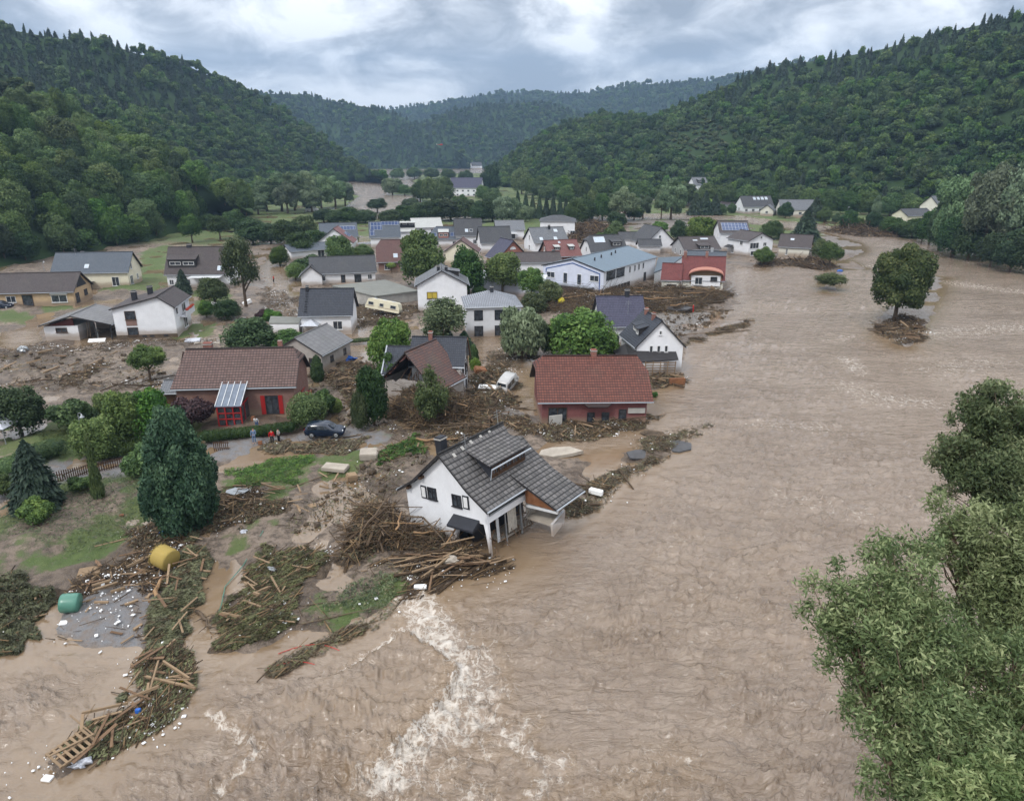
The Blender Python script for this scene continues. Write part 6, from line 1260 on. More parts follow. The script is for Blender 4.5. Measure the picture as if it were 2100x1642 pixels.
ROWS = [
 ('willows of the far grove', 'grey-green willow of the grove beside the far river', 'poplar', [(515,433,378,62),(548,434,364,66),(578,432,354,70),(605,432,350,70),(632,430,352,66),(660,428,356,64),(688,425,362,62),(708,421,372,50),(530,440,395,55),(640,436,380,60),(590,438,372,60)]),
 ('dark bushy trees behind the village', 'dark bushy tree in the belt behind the village', 'dark', [(664,456,426,46),(692,458,428,56),(722,458,424,58),(750,458,428,50),(800,458,428,56),(832,456,420,60),(862,452,412,60),(893,452,408,62),(925,452,405,66),(955,452,404,60),(985,455,412,50),(1010,455,405,56),(842,430,404,40)]),
 ('pale trees behind the village', 'light green tree in the belt behind the village', 'willow', [(1030,456,404,56),(1050,455,402,50),(1072,455,418,50)]),
 ('tall trees around the farmhouse', 'leafy tree near the long white farmhouse', 'broad', [(862,412,368,44),(885,414,364,52),(908,416,362,58),(990,412,380,36),(830,400,378,34),(945,425,398,38),(1010,420,385,40)]),
 ('conifers of the dark row', 'narrow dark conifer in the row behind the village', 'fir', [(1062,448,392,22),(1078,449,395,22),(1092,450,398,20),(1106,450,400,20),(1120,450,402,20),(1134,450,400,20),(1148,450,402,18),(1160,448,404,18)]),
 ('trees along the middle flats', 'leafy tree along the muddy flats right of the conifer row', 'broad', [(1125,410,375,44),(1180,462,405,52),(1200,455,398,44),(1215,448,392,40),(1235,452,395,46),(1160,420,380,40),(1095,400,365,40),(1300,450,418,40)]),
 ('tall willows by the channel', 'tall grey-green willow beside the upper channel', 'poplar', [(1280,455,384,72),(1262,450,392,56),(1375,453,366,72),(1356,448,380,40),(1318,448,398,40)]),
 ('conifers below the villa', 'blue-green conifer below the tall white villa', 'fir', [(1425,440,396,34),(1445,440,392,34),(1465,440,398,32)]),
 ('tall trees of the right bank', 'tall pale green poplar on the right bank', 'poplar', [(1955,520,352,110),(2010,535,328,120),(2070,540,312,120),(2120,545,318,110)]),
 ('dark trees of the right bank', 'dark tree in the thicket of the right bank', 'dark', [(1905,500,425,56),(1925,512,408,60),(1950,526,440,70),(1985,532,448,74),(2030,546,470,60),(2070,556,470,76),(2105,560,450,80),(1890,495,440,40),(2000,520,420,70),(2050,530,400,80)]),
 ('fields hedge trees at the valley floor', 'small tree on the distant valley floor', 'broad', [(780,372,350,34),(815,368,345,34),(850,366,342,36),(885,366,344,36),(920,368,346,36),(955,372,348,34),(1000,378,356,36),(1035,384,364,30),(1060,388,362,30),(1180,408,380,34),(1240,412,386,30),(1120,398,370,30),(745,374,350,36),(700,378,352,36),(660,382,350,40),(620,390,352,40),(580,398,356,44),(540,412,362,48),(500,428,372,52),(470,440,382,54)]),
 ('garden trees of the far bank', 'small round tree in the far bank meadow', 'broad', [(1480,440,418,24),(1500,438,415,20),(1602,444,424,20),(1715,458,436,22),(1760,466,446,24),(1690,455,424,32),(1455,434,414,20),(1880,470,448,26)]),
 ('wood edge trees on the right', 'tree of the wood edge under the right mountain', 'broad', [(x, 400 + (x - 1100) * .052 + 6, 358 + (x - 1100) * .05, 50) for x in range(1110, 1900, 42)]),
]
k_ = 100
for grp, lab, kind, L_ in ROWS:
    L_ = sorted(L_)
    for j_, e_ in enumerate(L_):
        p, h_, wm = hts(*e_, z=.2); k_ += 1; tree(kind, p, h_, wm, lab + nth(j_, len(L_)), 'tree', group=grp, tf=.03, seed=k_, name='conifer_tree' if kind == 'fir' else 'tree')
# ---------------------------------------------------------------- hedges
def hedge(pts, w, h, label, kind='hedge', n=None, rag=.05):
    P = [G(x, y, .3)[:2] for x, y in pts]; L = []; tot = 0
    for a, b in zip(P[:-1], P[1:]):
        d = np.linalg.norm(b - a); tot += d; m_ = max(2, int(d / (w * .42)))
        for k in range(m_): q = a + (b - a) * k / m_; L.append((q[0], q[1], h * .5, w * .58, h * .54))
    c = P[len(P) // 2]; L = [(x - c[0], y - c[1], z, r, rz_) for x, y, z, r, rz_ in L]
    me = lobes_mesh('hedge', L, int(tot * w * 900) if n is None else n, .085, 5, FOL[kind], spread=.07, zmin=-.6, core=.93); o = link('hedge', me, loc=(c[0], c[1], .25)); tag(o, label, 'hedge'); return o
hedge([(425,905),(470,900),(540,893),(608,883)], 1.3, 1.2, 'clipped dark hedge along the road in front of the brick house')
hedge([(215,940),(250,933),(300,922),(335,912)], 1.5, 1.3, 'clipped hedge along the road left of the big conifer')
hedge([(60,950),(95,938),(130,930)], 2.2, 1.7, 'rounded thick hedge by the driveway at the left')
hedge([(-40,985),(10,970),(45,955)], 2.6, 1.3, 'low spreading hedge at the left picture edge', 'broad')
hedge([(760,700),(735,702),(712,704)], .9, .7, 'low straight hedge standing in the brown water', 'olive')
# ============================================================ debris
HEAPS = []
def sticks_np(P, D, L, r):
    """square section sticks: centres P, unit directions D, lengths L, half thickness r (n,2)"""
    n = len(P); up = np.tile([0, 0, 1.], (n, 1)); up[np.abs(D[:, 2]) > .9] = [1, 0, 0]
    a = np.cross(D, up); a /= np.linalg.norm(a, axis=1, keepdims=True); b = np.cross(D, a); V = []
    for e in (-1, 1):
        for sa, sb in ((-1, -1), (1, -1), (1, 1), (-1, 1)): V.append(P + D * (L / 2)[:, None] * e + a * (r[:, :1] * sa) + b * (r[:, 1:] * sb))
    V = np.stack(V, 1).reshape(-1, 3); base = np.arange(n)[:, None] * 8
    Q = np.concatenate([base + np.array(q) for q in ((0, 1, 5, 4), (1, 2, 6, 5), (2, 3, 7, 6), (3, 0, 4, 7), (3, 2, 1, 0), (4, 5, 6, 7))], 0); return V, Q
def heap_h(x, y):
    z = np.zeros(np.shape(x))
    for P, h in HEAPS: z = np.maximum(z, h * np.clip(sstep(-.3, 2.2, poly_sd(x, y, P)), 0, 1) * (.6 + .5 * fbm(x * .7, y * .7, 3, 8)))
    return z
def rand_in(P, n, rs, margin=0.):
    P_ = np.array(P); lo, hi = P_.min(0), P_.max(0); out = []
    while sum(len(o) for o in out) < n:
        q = lo + (hi - lo) * rs.rand(n * 3 + 20, 2); out.append(q[poly_sd(q[:, 0], q[:, 1], P) > -margin])
    return np.concatenate(out)[:n]
def heap(label, px, h, sticks=0, chips=0, leaves=0, leafk='brownhedge', seed=1, dens=None, flow=None, big=0, name='debris_heap', mound=True, cat='debris', lsz=1., stickr=(.008, .03), stl=(.3, 1.9), clods=0):
    rs = np.random.RandomState(seed); P = gp(*px); HEAPS.append((P, h)); Pa = np.array(P); c = Pa.mean(0); lo, hi = Pa.min(0) - 1, Pa.max(0) + 1
    st = max(.22, max(hi - lo) / 110); xs = np.arange(lo[0], hi[0], st); ys = np.arange(lo[1], hi[1], st); Xh, Yh = np.meshgrid(xs, ys, indexing='ij')
    D_ = float(np.hypot(c[0], c[1]))
    def rag(x, y): return (.45 * fbm(x * 1.1, y * 1.1, 3, seed) + 1.5 * fbm(x * .28, y * .28, 2, seed + 5) - .55) * min(1, .4 + area / 60)
    area = abs(sum(P[j][0] * P[(j + 1) % len(P)][1] - P[(j + 1) % len(P)][0] * P[j][1] for j in range(len(P)))) / 2
    def hf(x, y): 
        s_ = poly_sd(x, y, P) + rag(x, y)
        return np.maximum(ground_h(x, y), -.15) + np.where(s_ > -.4, h * sstep(-.4, 1.8, s_) * (.55 + .55 * fbm(x * .8, y * .8, 4, seed + 3) + .25 * fbm(x * 3, y * 3, 2, seed)) + .02, -.6)
    Vs, Fs, Mi, T = [], [], [], []; k = 0; F4 = []
    def add(V, Q, m, t):
        nonlocal k
        V = V - np.array([c[0], c[1], 0]); Vs.append(V); F4.append(Q + k); Mi.append(np.full(len(Q), m)); T.append(t if np.ndim(t) else np.full(len(Q), t)); k += len(V)
    if mound:
        Zh = hf(Xh, Yh); nx, ny = Xh.shape; i = np.arange(nx - 1)[:, None] * ny + np.arange(ny - 1)[None, :]; Q = np.stack([i, i + ny, i + ny + 1, i + 1], -1).reshape(-1, 4)
        V = np.stack([Xh, Yh, Zh], -1).reshape(-1, 3); keep = (V[Q][:, :, 2].max(1) > -.45); add(V, Q[keep], 0, .2)
    area = abs(sum(P[j][0] * P[(j + 1) % len(P)][1] - P[(j + 1) % len(P)][0] * P[j][1] for j in range(len(P)))) / 2
    def base(n, mg=.3):
        q = rand_in(P, int(n * 1.6) + 8, rs, mg); k_ = poly_sd(q[:, 0], q[:, 1], P) + rag(q[:, 0], q[:, 1]) > -.35; q = q[np.argsort(~k_, kind='stable')][:n]; return q, hf(q[:, 0], q[:, 1])
    def stick(n, m, rr, ll, tilt=.28):
        q, z = base(n); a = rs.rand(n) * 6.28 if flow is None else flow + rs.randn(n) * .45; el = np.abs(rs.randn(n) * tilt)
        D = np.stack([np.cos(a) * np.cos(el), np.sin(a) * np.cos(el), np.sin(el)], 1); L = ll[0] + (ll[1] - ll[0]) * rs.rand(n) ** 2
        r = rr[0] + (rr[1] - rr[0]) * rs.rand(n) ** 2; Z = np.maximum(z, 0) + .04 + rs.rand(n) * .12 * min(1, h + .3) + L * np.sin(el) * .4
        V, Q = sticks_np(np.stack([q[:, 0], q[:, 1], Z], 1), D, L, np.stack([r * 1.3, r * .8], 1)); add(V, Q, m, .5)
    n = int(sticks * area)
    if n: stick(int(n * .75), 1, stickr, stl); stick(int(n * .22), 2, stickr, stl); stick(int(n * .06), 3, (.02, .06), (.4, 1.5), .12)
    if big: stick(int(big * area * .6) + 1, 1, (.05, .10), (2., 5.), .1)
    n = int(chips * area * .4)
    if n:
        cl = rs.rand(n) < .75; q, z = base(n, .8); cen = rand_in(P, max(3, n // 40), rs); cc = cen[rs.randint(0, len(cen), n)]; q[cl] = cc[cl] + rs.randn(cl.sum(), 2) * .8; z = hf(q[:, 0], q[:, 1]); z = np.where(z < -.3, .0, z)
        a = rs.rand(n) * 6.28; L = .04 + .24 * rs.rand(n) ** 5; D = np.stack([np.cos(a), np.sin(a), rs.randn(n) * .2], 1); D /= np.linalg.norm(D, axis=1, keepdims=True)
        V, Q = sticks_np(np.stack([q[:, 0], q[:, 1], np.maximum(z, 0) + .07 + .06 * rs.rand(n)], 1), D, L, np.stack([L * (.2 + .35 * rs.rand(n)), .02 + .02 * rs.rand(n)], 1)); add(V, Q, 4, .5)
    n = int(clods * area)
    if n:
        q, z = base(n); iv, if_ = ico(); r = .08 + .3 * rs.rand(n) ** 3; a = rs.rand(n) * 6.28
        D = np.stack([np.cos(a), np.sin(a), rs.randn(n) * .3], 1); D /= np.linalg.norm(D, axis=1, keepdims=True); V, Q = sticks_np(np.stack([q[:, 0], q[:, 1], np.maximum(z, 0) + r * .3], 1), D, r * 2, np.stack([r * .8, r * .6], 1)); add(V, Q, 0, .5)
    n = int(leaves * area * (2.1 if lsz == 1. and D_ < 75 else 1.2))
    if n:
        q, z = base(n); a = rs.rand(n) * 6.28 if flow is None else flow + rs.randn(n) * .5
        up = np.stack([np.cos(a), np.sin(a), .1 * rs.randn(n)], 1); N = np.stack([rs.randn(n) * .6, rs.randn(n) * .6, np.ones(n)], 1)
        V, Q = leaf_quads(np.stack([q[:, 0], q[:, 1], np.maximum(z, 0) + .03 + .16 * rs.rand(n)], 1), N, (.055 + .08 * rs.rand(n)) * (lsz if lsz < 1 else 1.), 3.2, rs, up); add(V, Q, 5, rs.rand(n) * .6 + .4 * (fbm(q[:, 0], q[:, 1], 2, 4) > 0))
    me = mesh_np(name, np.concatenate(Vs), F4, [M['heapmud'], M['stick_d'], M['stick_l'], M['plank'], M['foamw'], FOL[leafk]], midx=np.concatenate(Mi), attr={'tone': ('FACE', 'FLOAT', np.concatenate(T))})
    o = link(name, me, loc=(c[0], c[1], 0)); tag(o, label, cat, None, 'stuff'); return o
hm, nt, b = new_mat('dark_debris_soil', .85, .25); tc = nt.nodes.new('ShaderNodeTexCoord').outputs['Object']
n1_ = noise(nt, tc, 1.6, 8, .75); lk(nt, mix(nt, ramp(nt, n1_, [(.35, 0.), (.65, 1.)]), (.035, .026, .018), (.135, .10, .07)), b.inputs[0]); bump(nt, b, noise(nt, tc, 7, 5, .7), 1., .15); M['heapmud'] = hm
M['stick_d'] = wood('dark_twigs', (.055, .037, .024), (.10, .07, .045)); M['stick_l'] = wood('light_brown_sticks', (.17, .11, .06), (.26, .18, .10))
def d3(d): return math.radians(d)
heap('raft of boards, twigs and polystyrene at the end of the washed out hedge', ((250,1440),(300,1345),(385,1335),(402,1430),(330,1490),(230,1545),(125,1602),(80,1575),(120,1500),(190,1478)), .55, 16, 14, 60, 'green_hedge', 11, flow=d3(70))
heap('flattened green hedge strip running down to the water', ((318,1262),(345,1180),(395,1095),(432,1140),(408,1240),(378,1345),(300,1405),(255,1440),(245,1400),(300,1320)), .75, 6, 3, 330, 'green_hedge', 12, flow=d3(20), name='flattened_hedge')
heap('litter of planks and white chips around the straw bale', ((120,1245),(150,1180),(250,1150),(310,1110),(400,1118),(400,1180),(335,1225),(210,1215)), .3, 12, 16, 0, 'green_hedge', 13)
heap('flattened hedge with twigs and boards beside the brown channel', ((452,1332),(432,1290),(490,1195),(535,1130),(650,1115),(672,1150),(605,1210),(600,1292),(540,1335)), .7, 12, 8, 200, 'green_hedge', 14, flow=d3(30), name='flattened_hedge')
heap('debris tangled under the big blue-green conifer', ((225,1105),(320,1068),(480,1040),(600,1035),(560,1080),(440,1100),(300,1132)), .35, 14, 9, 50, seed=15)
heap('splintered boards beside the big conifer on the lawn', ((425,1010),(530,1003),(545,1050),(440,1068)), .35, 14, 10, 0, seed=16)
heap('torn green hedge lying at the left picture edge', ((-60,1195),(70,1180),(106,1225),(100,1300),(20,1345),(-80,1345)), .9, 6, 2, 300, 'green_hedge', 17, flow=d3(-40), name='flattened_hedge')
heap('big tangle of roots and branches against the leaning house', ((735,1060),(785,1035),(830,1075),(885,1108),(975,1130),(960,1155),(880,1160),(790,1150),(705,1150),(715,1105)), 1.7, 26, 1, 90, seed=18, big=.8, flow=None, stl=(.8, 3.8))
heap('splintered planks and polystyrene in front of the leaning house', ((800,1150),(960,1135),(1058,1162),(960,1186),(860,1222),(822,1232),(830,1195),(760,1165)), .35, 24, 24, 0, seed=19, flow=d3(25), big=.5)
heap('branches and torn tree piled against the ruined barn', ((792,860),(815,825),(860,805),(940,830),(1000,845),(985,872),(930,888),(850,885)), 2.2, 24, 1.5, 110, seed=20, big=.4, stl=(.8, 3.6))
heap('wreckage, boards and twigs around the half sunk van', ((962,775),(1000,755),(1040,748),(1072,790),(1055,830),(1020,860),(985,850),(958,815)), .9, 14, 6, 60, seed=21, big=.2)
heap('rubbish and branches along the front of the sunken brick house', ((1105,880),(1150,852),(1210,862),(1330,852),(1372,852),(1300,885),(1220,905),(1130,912),(1100,900)), .6, 12, 8, 50, seed=22, big=.15)
heap('mud field strewn with sticks behind the leaning house', ((860,895),(900,865),(1000,850),(1100,860),(1110,900),(1060,905),(1030,880),(950,910),(880,925)), .3, 10, 2.5, 8, seed=23, big=.3, clods=1.)
heap('twigs and rubbish along the shore right of the leaning house', ((1150,1060),(1185,1015),(1225,985),(1300,955),(1375,935),(1320,965),(1262,1000),(1230,1040),(1175,1064)), .55, 12, 4, 70, seed=24, big=.2)
heap('low line of boards and asphalt pieces on the shore spit', ((1310,905),(1400,880),(1470,868),(1410,905),(1345,935),(1290,945)), .3, 6, 3, 30, seed=25)
heap('heap of boards at the foot of the three windowed gable', ((1325,800),(1345,772),(1400,768),(1412,785),(1345,798)), .8, 12, 4, 40, seed=26, big=.3)
heap('long heap of driftwood and rubble between the blue hall and the maroon house', ((1100,628),(1150,603),(1240,600),(1330,592),(1420,598),(1510,602),(1480,625),(1400,645),(1320,648),(1250,628),(1150,650)), 1.0, 8, 5, 22, seed=27, big=.25, stl=(.8, 5.))
heap('wreckage around the stranded caravan', ((715,655),(735,625),(800,632),(862,628),(866,648),(790,665),(735,675)), 0.5, 6, 3, 5, seed=28)
heap('line of flood rubbish in front of the carport house', ((-20,722),(150,706),(260,702),(450,692),(452,706),(260,720),(120,730),(-20,738)), 0.12, 4, 3.5, 2, seed=29, mound=False)
heap('driftwood fan in the mud field', ((105,800),(150,775),(215,742),(240,738),(215,765),(160,795)), 0.2, 6, 2, 3, seed=30, big=.15)
heap('driftwood line along the garden trees', ((-20,790),(80,780),(200,792),(330,775),(352,790),(230,808),(100,805),(-20,800)), 0.15, 4, 2, 3, seed=31, big=.15, mound=False)
heap('broken boards and a torn blue sheet between shed and ruined barn', ((690,800),(655,775),(700,745),(740,735),(775,760),(765,800),(715,835)), .7, 12, 2, 25, seed=32, big=.3)
heap('rubbish beside the washed out path', ((525,610),(545,585),(580,600),(640,625),(650,640),(600,665),(545,640)), 0.15, 4, 3, 4, seed=33, mound=False)
heap('fallen tree reaching out into the river', ((1395,705),(1440,690),(1500,668),(1545,652),(1530,672),(1450,695),(1405,712)), .5, 7, 0, 20, seed=34, big=.2)
heap('raft of driftwood at the foot of the big linden', ((1795,668),(1840,655),(1895,662),(1903,695),(1860,712),(1825,698),(1800,688)), .8, 16, 5, 12, seed=35, big=.5)
heap('green rubbish washed along the road edge', ((520,925),(560,908),(650,905),(760,900),(770,912),(700,935),(560,932)), .35, 8, 3, 60, seed=36)
heap('weeds and rubbish on the slope above the concrete box', ((770,960),(790,915),(850,890),(880,905),(870,930),(810,955)), .8, 6, 1, 150, 'broad', 37)
heap('dark twigs along the broken river bank', ((540,1385),(600,1345),(690,1300),(765,1270),(822,1232),(770,1285),(690,1320),(610,1360),(560,1388)), .22, 12, 1, 90, seed=38, flow=d3(30))
heap('fallen branches on the far bank gravel', ((1690,476),(1740,462),(1830,468),(1850,486),(1770,486)), 1.0, 1.2, 0, 4, seed=39, stl=(2, 8), stickr=(.04, .12))
heap('rubble and wreckage at the village edge before the brown flats', ((1170,510),(1200,490),(1260,470),(1210,455),(1180,465),(1165,490)), .7, 2.5, 2.5, 2, seed=40, stl=(1, 5), stickr=(.04, .12))
heap('roots and rubbish below the round trees at the river houses', ((1540,550),(1565,538),(1600,536),(1680,532),(1720,548),(1690,556),(1620,545)), .5, 2.5, 1.5, 5, seed=41, stl=(1, 4), stickr=(.03, .1))
heap('scattered sticks on the muddy lawn by the water', ((560,1290),(640,1230),(720,1180),(830,1150),(870,1175),(800,1240),(700,1285)), .02, .7, 1.2, 4, seed=42, mound=False)
heap('white polystyrene crumbs floating on the flooded parking area', ((90,1310),(150,1240),(310,1190),(335,1240),(300,1330),(180,1345)), .02, .6, 6., 0, seed=43, mound=False)
heap('sticks strewn between driveway and leaning house', ((560,1085),(640,1030),(740,960),(830,930),(880,935),(820,1010),(730,1060),(640,1100)), .04, 2., 1., 6, seed=44, mound=False, clods=.5)
heap('twigs and rubbish on the mud by the willow', ((1000,720),(1080,700),(1110,720),(1060,760),(1000,750)), .3, 4, 2, 12, seed=45)
heap('sticks strewn over the village mud', ((600,760),(780,830),(860,900),(700,880),(640,860)), .04, 1., .7, 8, seed=46, mound=False, clods=.4)
heap('twigs and flotsam on the gravel by the maroon house', ((1330,700),(1370,640),(1490,630),(1500,648),(1400,695)), .05, 1.4, 1., 2, seed=47, mound=False, clods=.8)
heap('flotsam in the mud field at the left', ((0,730),(300,715),(340,770),(150,790),(0,775)), .04, .4, .3, 4, seed=48, mound=False, clods=.3)
def spot(px, py, dz=0.):
    p = G(px, py, .35)
    for _ in range(4): z = max(float(np.maximum(gz(p[0], p[1]), 0)), 0) + float(heap_h(np.array([p[0]]), np.array([p[1]]))[0]); p = G(px, py, z)
    return Vector((p[0], p[1], z + dz))
for lab_, px_, dn_ in (('short grass of the lawn right of the big conifer', ((462,962),(560,940),(638,934),(650,958),(606,996),(520,1010),(462,1012)), 90),
    ('worn grass of the sloping lawn at the left', ((0,1120),(0,1060),(130,992),(300,968),(328,1058),(290,1108),(130,1160)), 26), ('green strips of grass left on the muddy lawn by the water', ((650,1250),(700,1205),(830,1175),(862,1180),(800,1238),(700,1280)), 60), ('grass of the garden behind the hedge', ((60,888),(155,887),(150,935),(110,925)), 60)):
    heap(lab_, px_, .01, 0, 0, dn_, 'broad' if dn_ == 90 else 'olive', 80 + dn_, name='grass', mound=False, cat='grass', lsz=.75); HEAPS.pop()
# ---- individual boards, beams and logs
PLK = MB().box((0, 0, 0), (1, .12, .035)).mesh('plank', M['plank']); BEAM = MB().box((0, 0, 0), (1, .16, .14)).mesh('beam', M['plank']); PLD = MB().box((0, 0, 0), (1, .16, .045)).mesh('plank', M['plankd'])
def logmesh(seed, mat, fork=True):
    rr = random.Random(seed); mb = MB(); pts = [Vector((-.5 + k / 5, rr.uniform(-.02, .02), rr.uniform(-.01, .015))) for k in range(6)]
    mb.tube(pts, [.022, .020, .019, .016, .013, .006], 7)
    if fork:
        for k in range(4): b_ = pts[2 + k % 3]; mb.tube([b_, b_ + Vector((rr.uniform(.08, .18), rr.uniform(-.12, .12), rr.uniform(0, .06)))], [.008, .003], 5)
    return mb.mesh('log', mat, True)
LOGS = [logmesh(1, M['bark']), logmesh(2, M['logp']), logmesh(3, M['bark'], False)]
def zone_planks(label, grp, px, n, seed, ll=(1.2, 3.2), kinds=(PLK, PLK, BEAM, PLD), name='plank', ang=None, tilt=.12, dz=.16, sc=1.):
    rr = random.Random(seed); rs_ = np.random.RandomState(seed); P = gp(*px); Q = rand_in(P, n, rs_)
    zz_ = np.maximum(ground_h(Q[:, 0], Q[:, 1]), 0) + heap_h(Q[:, 0], Q[:, 1])
    for (x, y), z in zip(Q, zz_):
        a = rr.uniform(0, 6.28) if ang is None else ang + rr.gauss(0, .35); L = rr.uniform(*ll); me = rr.choice(kinds)
        L *= .8; s = (L, sc * rr.uniform(.7, 1.2), sc * rr.uniform(.8, 1.3)) if name in ('plank', 'beam') else (L, L * sc, L * sc)
        o = link(name, me, loc=(x, y, z + dz + abs(L * .15)), rot=(rr.uniform(-.2, .2), rr.gauss(0, tilt), a), scl=s); tag(o, label, name, grp)
zone_planks('pale board lying across the raft at the end of the washed out hedge', 'boards of the hedge-end raft', ((255,1430),(300,1350),(385,1340),(395,1420),(320,1480),(200,1545),(130,1560),(130,1510)), 26, 51)
zone_planks('board stranded on the flattened hedge strip', 'boards on the hedge strip', ((320,1250),(350,1180),(405,1110),(425,1140),(400,1240),(375,1340),(300,1390)), 14, 52)
zone_planks('board among the litter around the straw bale', 'boards around the straw bale', ((130,1240),(250,1150),(400,1120),(400,1190),(250,1230)), 18, 53, (.8, 2.4))
zone_planks('board on the flattened hedge beside the brown channel', 'boards beside the brown channel', ((460,1320),(440,1290),(500,1190),(540,1135),(640,1120),(600,1210),(590,1290)), 20, 54, (.8, 2.6))
zone_planks('splintered board on the lawn right of the big conifer', 'boards right of the big conifer', ((430,1010),(530,1005),(600,990),(560,1040),(450,1065)), 18, 55, (.8, 2.6), ang=d3(10))
zone_planks('board floating on the flooded parking area', 'boards on the flooded parking area', ((140,1330),(150,1250),(300,1200),(320,1250),(290,1325)), 12, 56, (.6, 1.5), dz=.02, tilt=.02)
zone_planks('long splintered plank before the leaning house', 'planks before the leaning house', ((800,1160),(960,1140),(1050,1162),(960,1183),(860,1215)), 34, 57, (1.2, 3.6), ang=d3(20))
zone_planks('board on the mud behind the leaning house', 'boards behind the leaning house', ((870,905),(900,870),(1000,855),(1100,865),(1100,895),(1000,890)), 16, 58, (1., 2.8))
zone_planks('board in the wreckage around the van', 'boards around the van', ((965,780),(1040,755),(1065,790),(1020,850),(965,815)), 16, 59, (.8, 2.6))
zone_planks('board in front of the sunken brick house', 'boards before the sunken brick house', ((1110,890),(1200,865),(1330,856),(1300,885),(1150,908)), 16, 60, (.8, 2.6))
zone_planks('board between the shed and the ruined barn', 'boards between shed and barn', ((690,790),(665,775),(700,748),(745,740),(765,790),(715,820)), 16, 61, (1.2, 3.2))
zone_planks('board at the foot of the three windowed gable', 'boards at the three windowed gable', ((1330,797),(1345,775),(1400,770),(1400,785)), 12, 62, (1, 2.6))
zone_planks('board in the long driftwood heap before the maroon house', 'boards of the long driftwood heap', ((1110,628),(1240,605),(1420,602),(1500,606),(1400,640),(1250,625)), 30, 63, (1.5, 4.5), sc=1.5)
zone_planks('board in the mud field at the left', 'boards of the mud field', ((0,725),(250,710),(440,700),(440,705),(240,760),(150,795),(320,785),(200,805),(0,795)), 26, 64, (1.2, 3.5), sc=1.3)
zone_planks('board on the raft under the big linden', 'boards under the big linden', ((1800,672),(1890,665),(1895,695),(1850,708)), 12, 65, (1.5, 4), sc=1.6)
zone_planks('board along the lawn edge below the driveway', 'boards along the lawn edge', ((580,1060),(640,980),(700,950),(720,990),(640,1060)), 10, 66, (.8, 2.5))
zone_planks('log in the tangle against the leaning house', 'logs of the root tangle', ((740,1065),(840,1062),(975,1125),(880,1150),(720,1140)), 16, 67, (2., 5.5), LOGS, 'log', tilt=.2)
zone_planks('log in the driftwood before the maroon house', 'logs of the long driftwood heap', ((1120,625),(1240,603),(1500,604),(1400,640)), 16, 68, (4, 9), LOGS, 'log', ang=d3(5), tilt=.05)
zone_planks('log in the branches at the ruined barn', 'logs at the ruined barn', ((800,855),(940,835),(990,850),(930,880),(850,882)), 10, 69, (2.5, 6), LOGS, 'log')
zone_planks('log on the mud behind the leaning house', 'logs behind the leaning house', ((870,890),(1000,858),(1100,870),(1000,895)), 8, 70, (2, 5), LOGS, 'log', ang=d3(-5), tilt=.04)
def lone(mesh, name, label, px, py, L, ang, sc=1., tilt=0., dz=.05):
    o = link(name, mesh, loc=spot(px, py, dz), rot=(0, -tilt, R(ang)), scl=(L, sc, sc) if name != 'log' else (L, L * sc, L * sc)); return tag(o, label, name)
lone(LOGS[2], 'log', 'long crooked pale branch on the muddy lawn', 640, 1240, 4.3, 15, .55); lone(LOGS[2], 'log', 'long thin brown branch curving over the muddy lawn', 700, 1262, 5.2, 22, .4); lone(LOGS[1], 'log', 'thick log behind the chimney of the leaning house', 905, 902, 5.5, 3, 1.4)
lone(LOGS[0], 'log', 'drifting trunk with a root plate before the maroon house', 1440, 637, 13, 3, .8); lone(LOGS[1], 'log', 'thick bent stump on the hedge strip by the parking area', 325, 1215, 2.6, 100, 3.2, .2, .3); lone(LOGS[0], 'log', 'broken branch on the road with an orange torn end', 735, 893, 3.4, 25, 1.1)
lone(LOGS[0], 'log', 'dark forked trunk lying in brown water right of the van wreckage', 1060, 838, 6.5, -12, 1.1); lone(LOGS[0], 'log', 'gnarled stump between the two hedge strips', 420, 1275, 2.8, -50, 2.2, .1, .2); lone(BEAM, 'beam', 'long white edged beam lying across the hedge-end raft', 350, 1408, 3.6, -16, .9, 0, .35)
lone(LOGS[2], 'log', 'long straight pole on the root tangle', 800, 1068, 6.5, -4, .5, 0, 1.4); lone(PLK, 'plank', 'single pale board leaning on the lawn left of the conifer debris', 232, 1112, 2.6, 32, 1.3); lone(PLK, 'plank', 'single pale board across the hedge strip', 372, 1290, 2.0, -58, 1.1, .1, .3)
lone(LOGS[2], 'log', 'long beam lying along the lawn edge', 640, 985, 5.8, 48, .6); lone(LOGS[0], 'log', 'branch line floating off the muddy lawn', 975, 1197, 6.5, 14, .25, 0, -.05)
lone(LOGS[0], 'log', 'fallen tree stem sticking out into the river', 1470, 682, 14, 17, .45)
# ---------------------------------------------------------------- bales, pallet, boxes, sheets
def cyl_thing(name, label, cat, px, py, r, L, ang, tilt, mat, dz=0):
    p = spot(px, py, r * .85 + dz); o = thing(name, label, cat, p, (0, tilt, R(ang))); mb = MB(); n = 28
    pts = [(-L / 2, 0, 0), (-L / 2 + .06, 0, 0), (-L / 4, 0, 0), (0, 0, 0), (L / 4, 0, 0), (L / 2 - .06, 0, 0), (L / 2, 0, 0)]; mb.tube(pts, [r * .9, r * .98, r * 1.02, r, r * 1.02, r * .98, r * .9], n)
    build(mb, 'bale_body', mat, o, True); return o
o = cyl_thing('straw_bale', 'round golden straw bale with a ragged end among the debris', 'bale', 342, 1160, .85, 1.35, -25, .15, M['straw'])
rs = np.random.RandomState(5); n = 260; t = rs.rand(n) * 6.28; P_ = np.stack([np.full(n, -.66), .75 * np.cos(t), .75 * np.sin(t)], 1); D_ = np.stack([-np.ones(n) * .4, np.cos(t) * .5 + rs.randn(n) * .4, np.sin(t) * .5 - .5 + rs.randn(n) * .3], 1); D_ /= np.linalg.norm(D_, axis=1, keepdims=True)
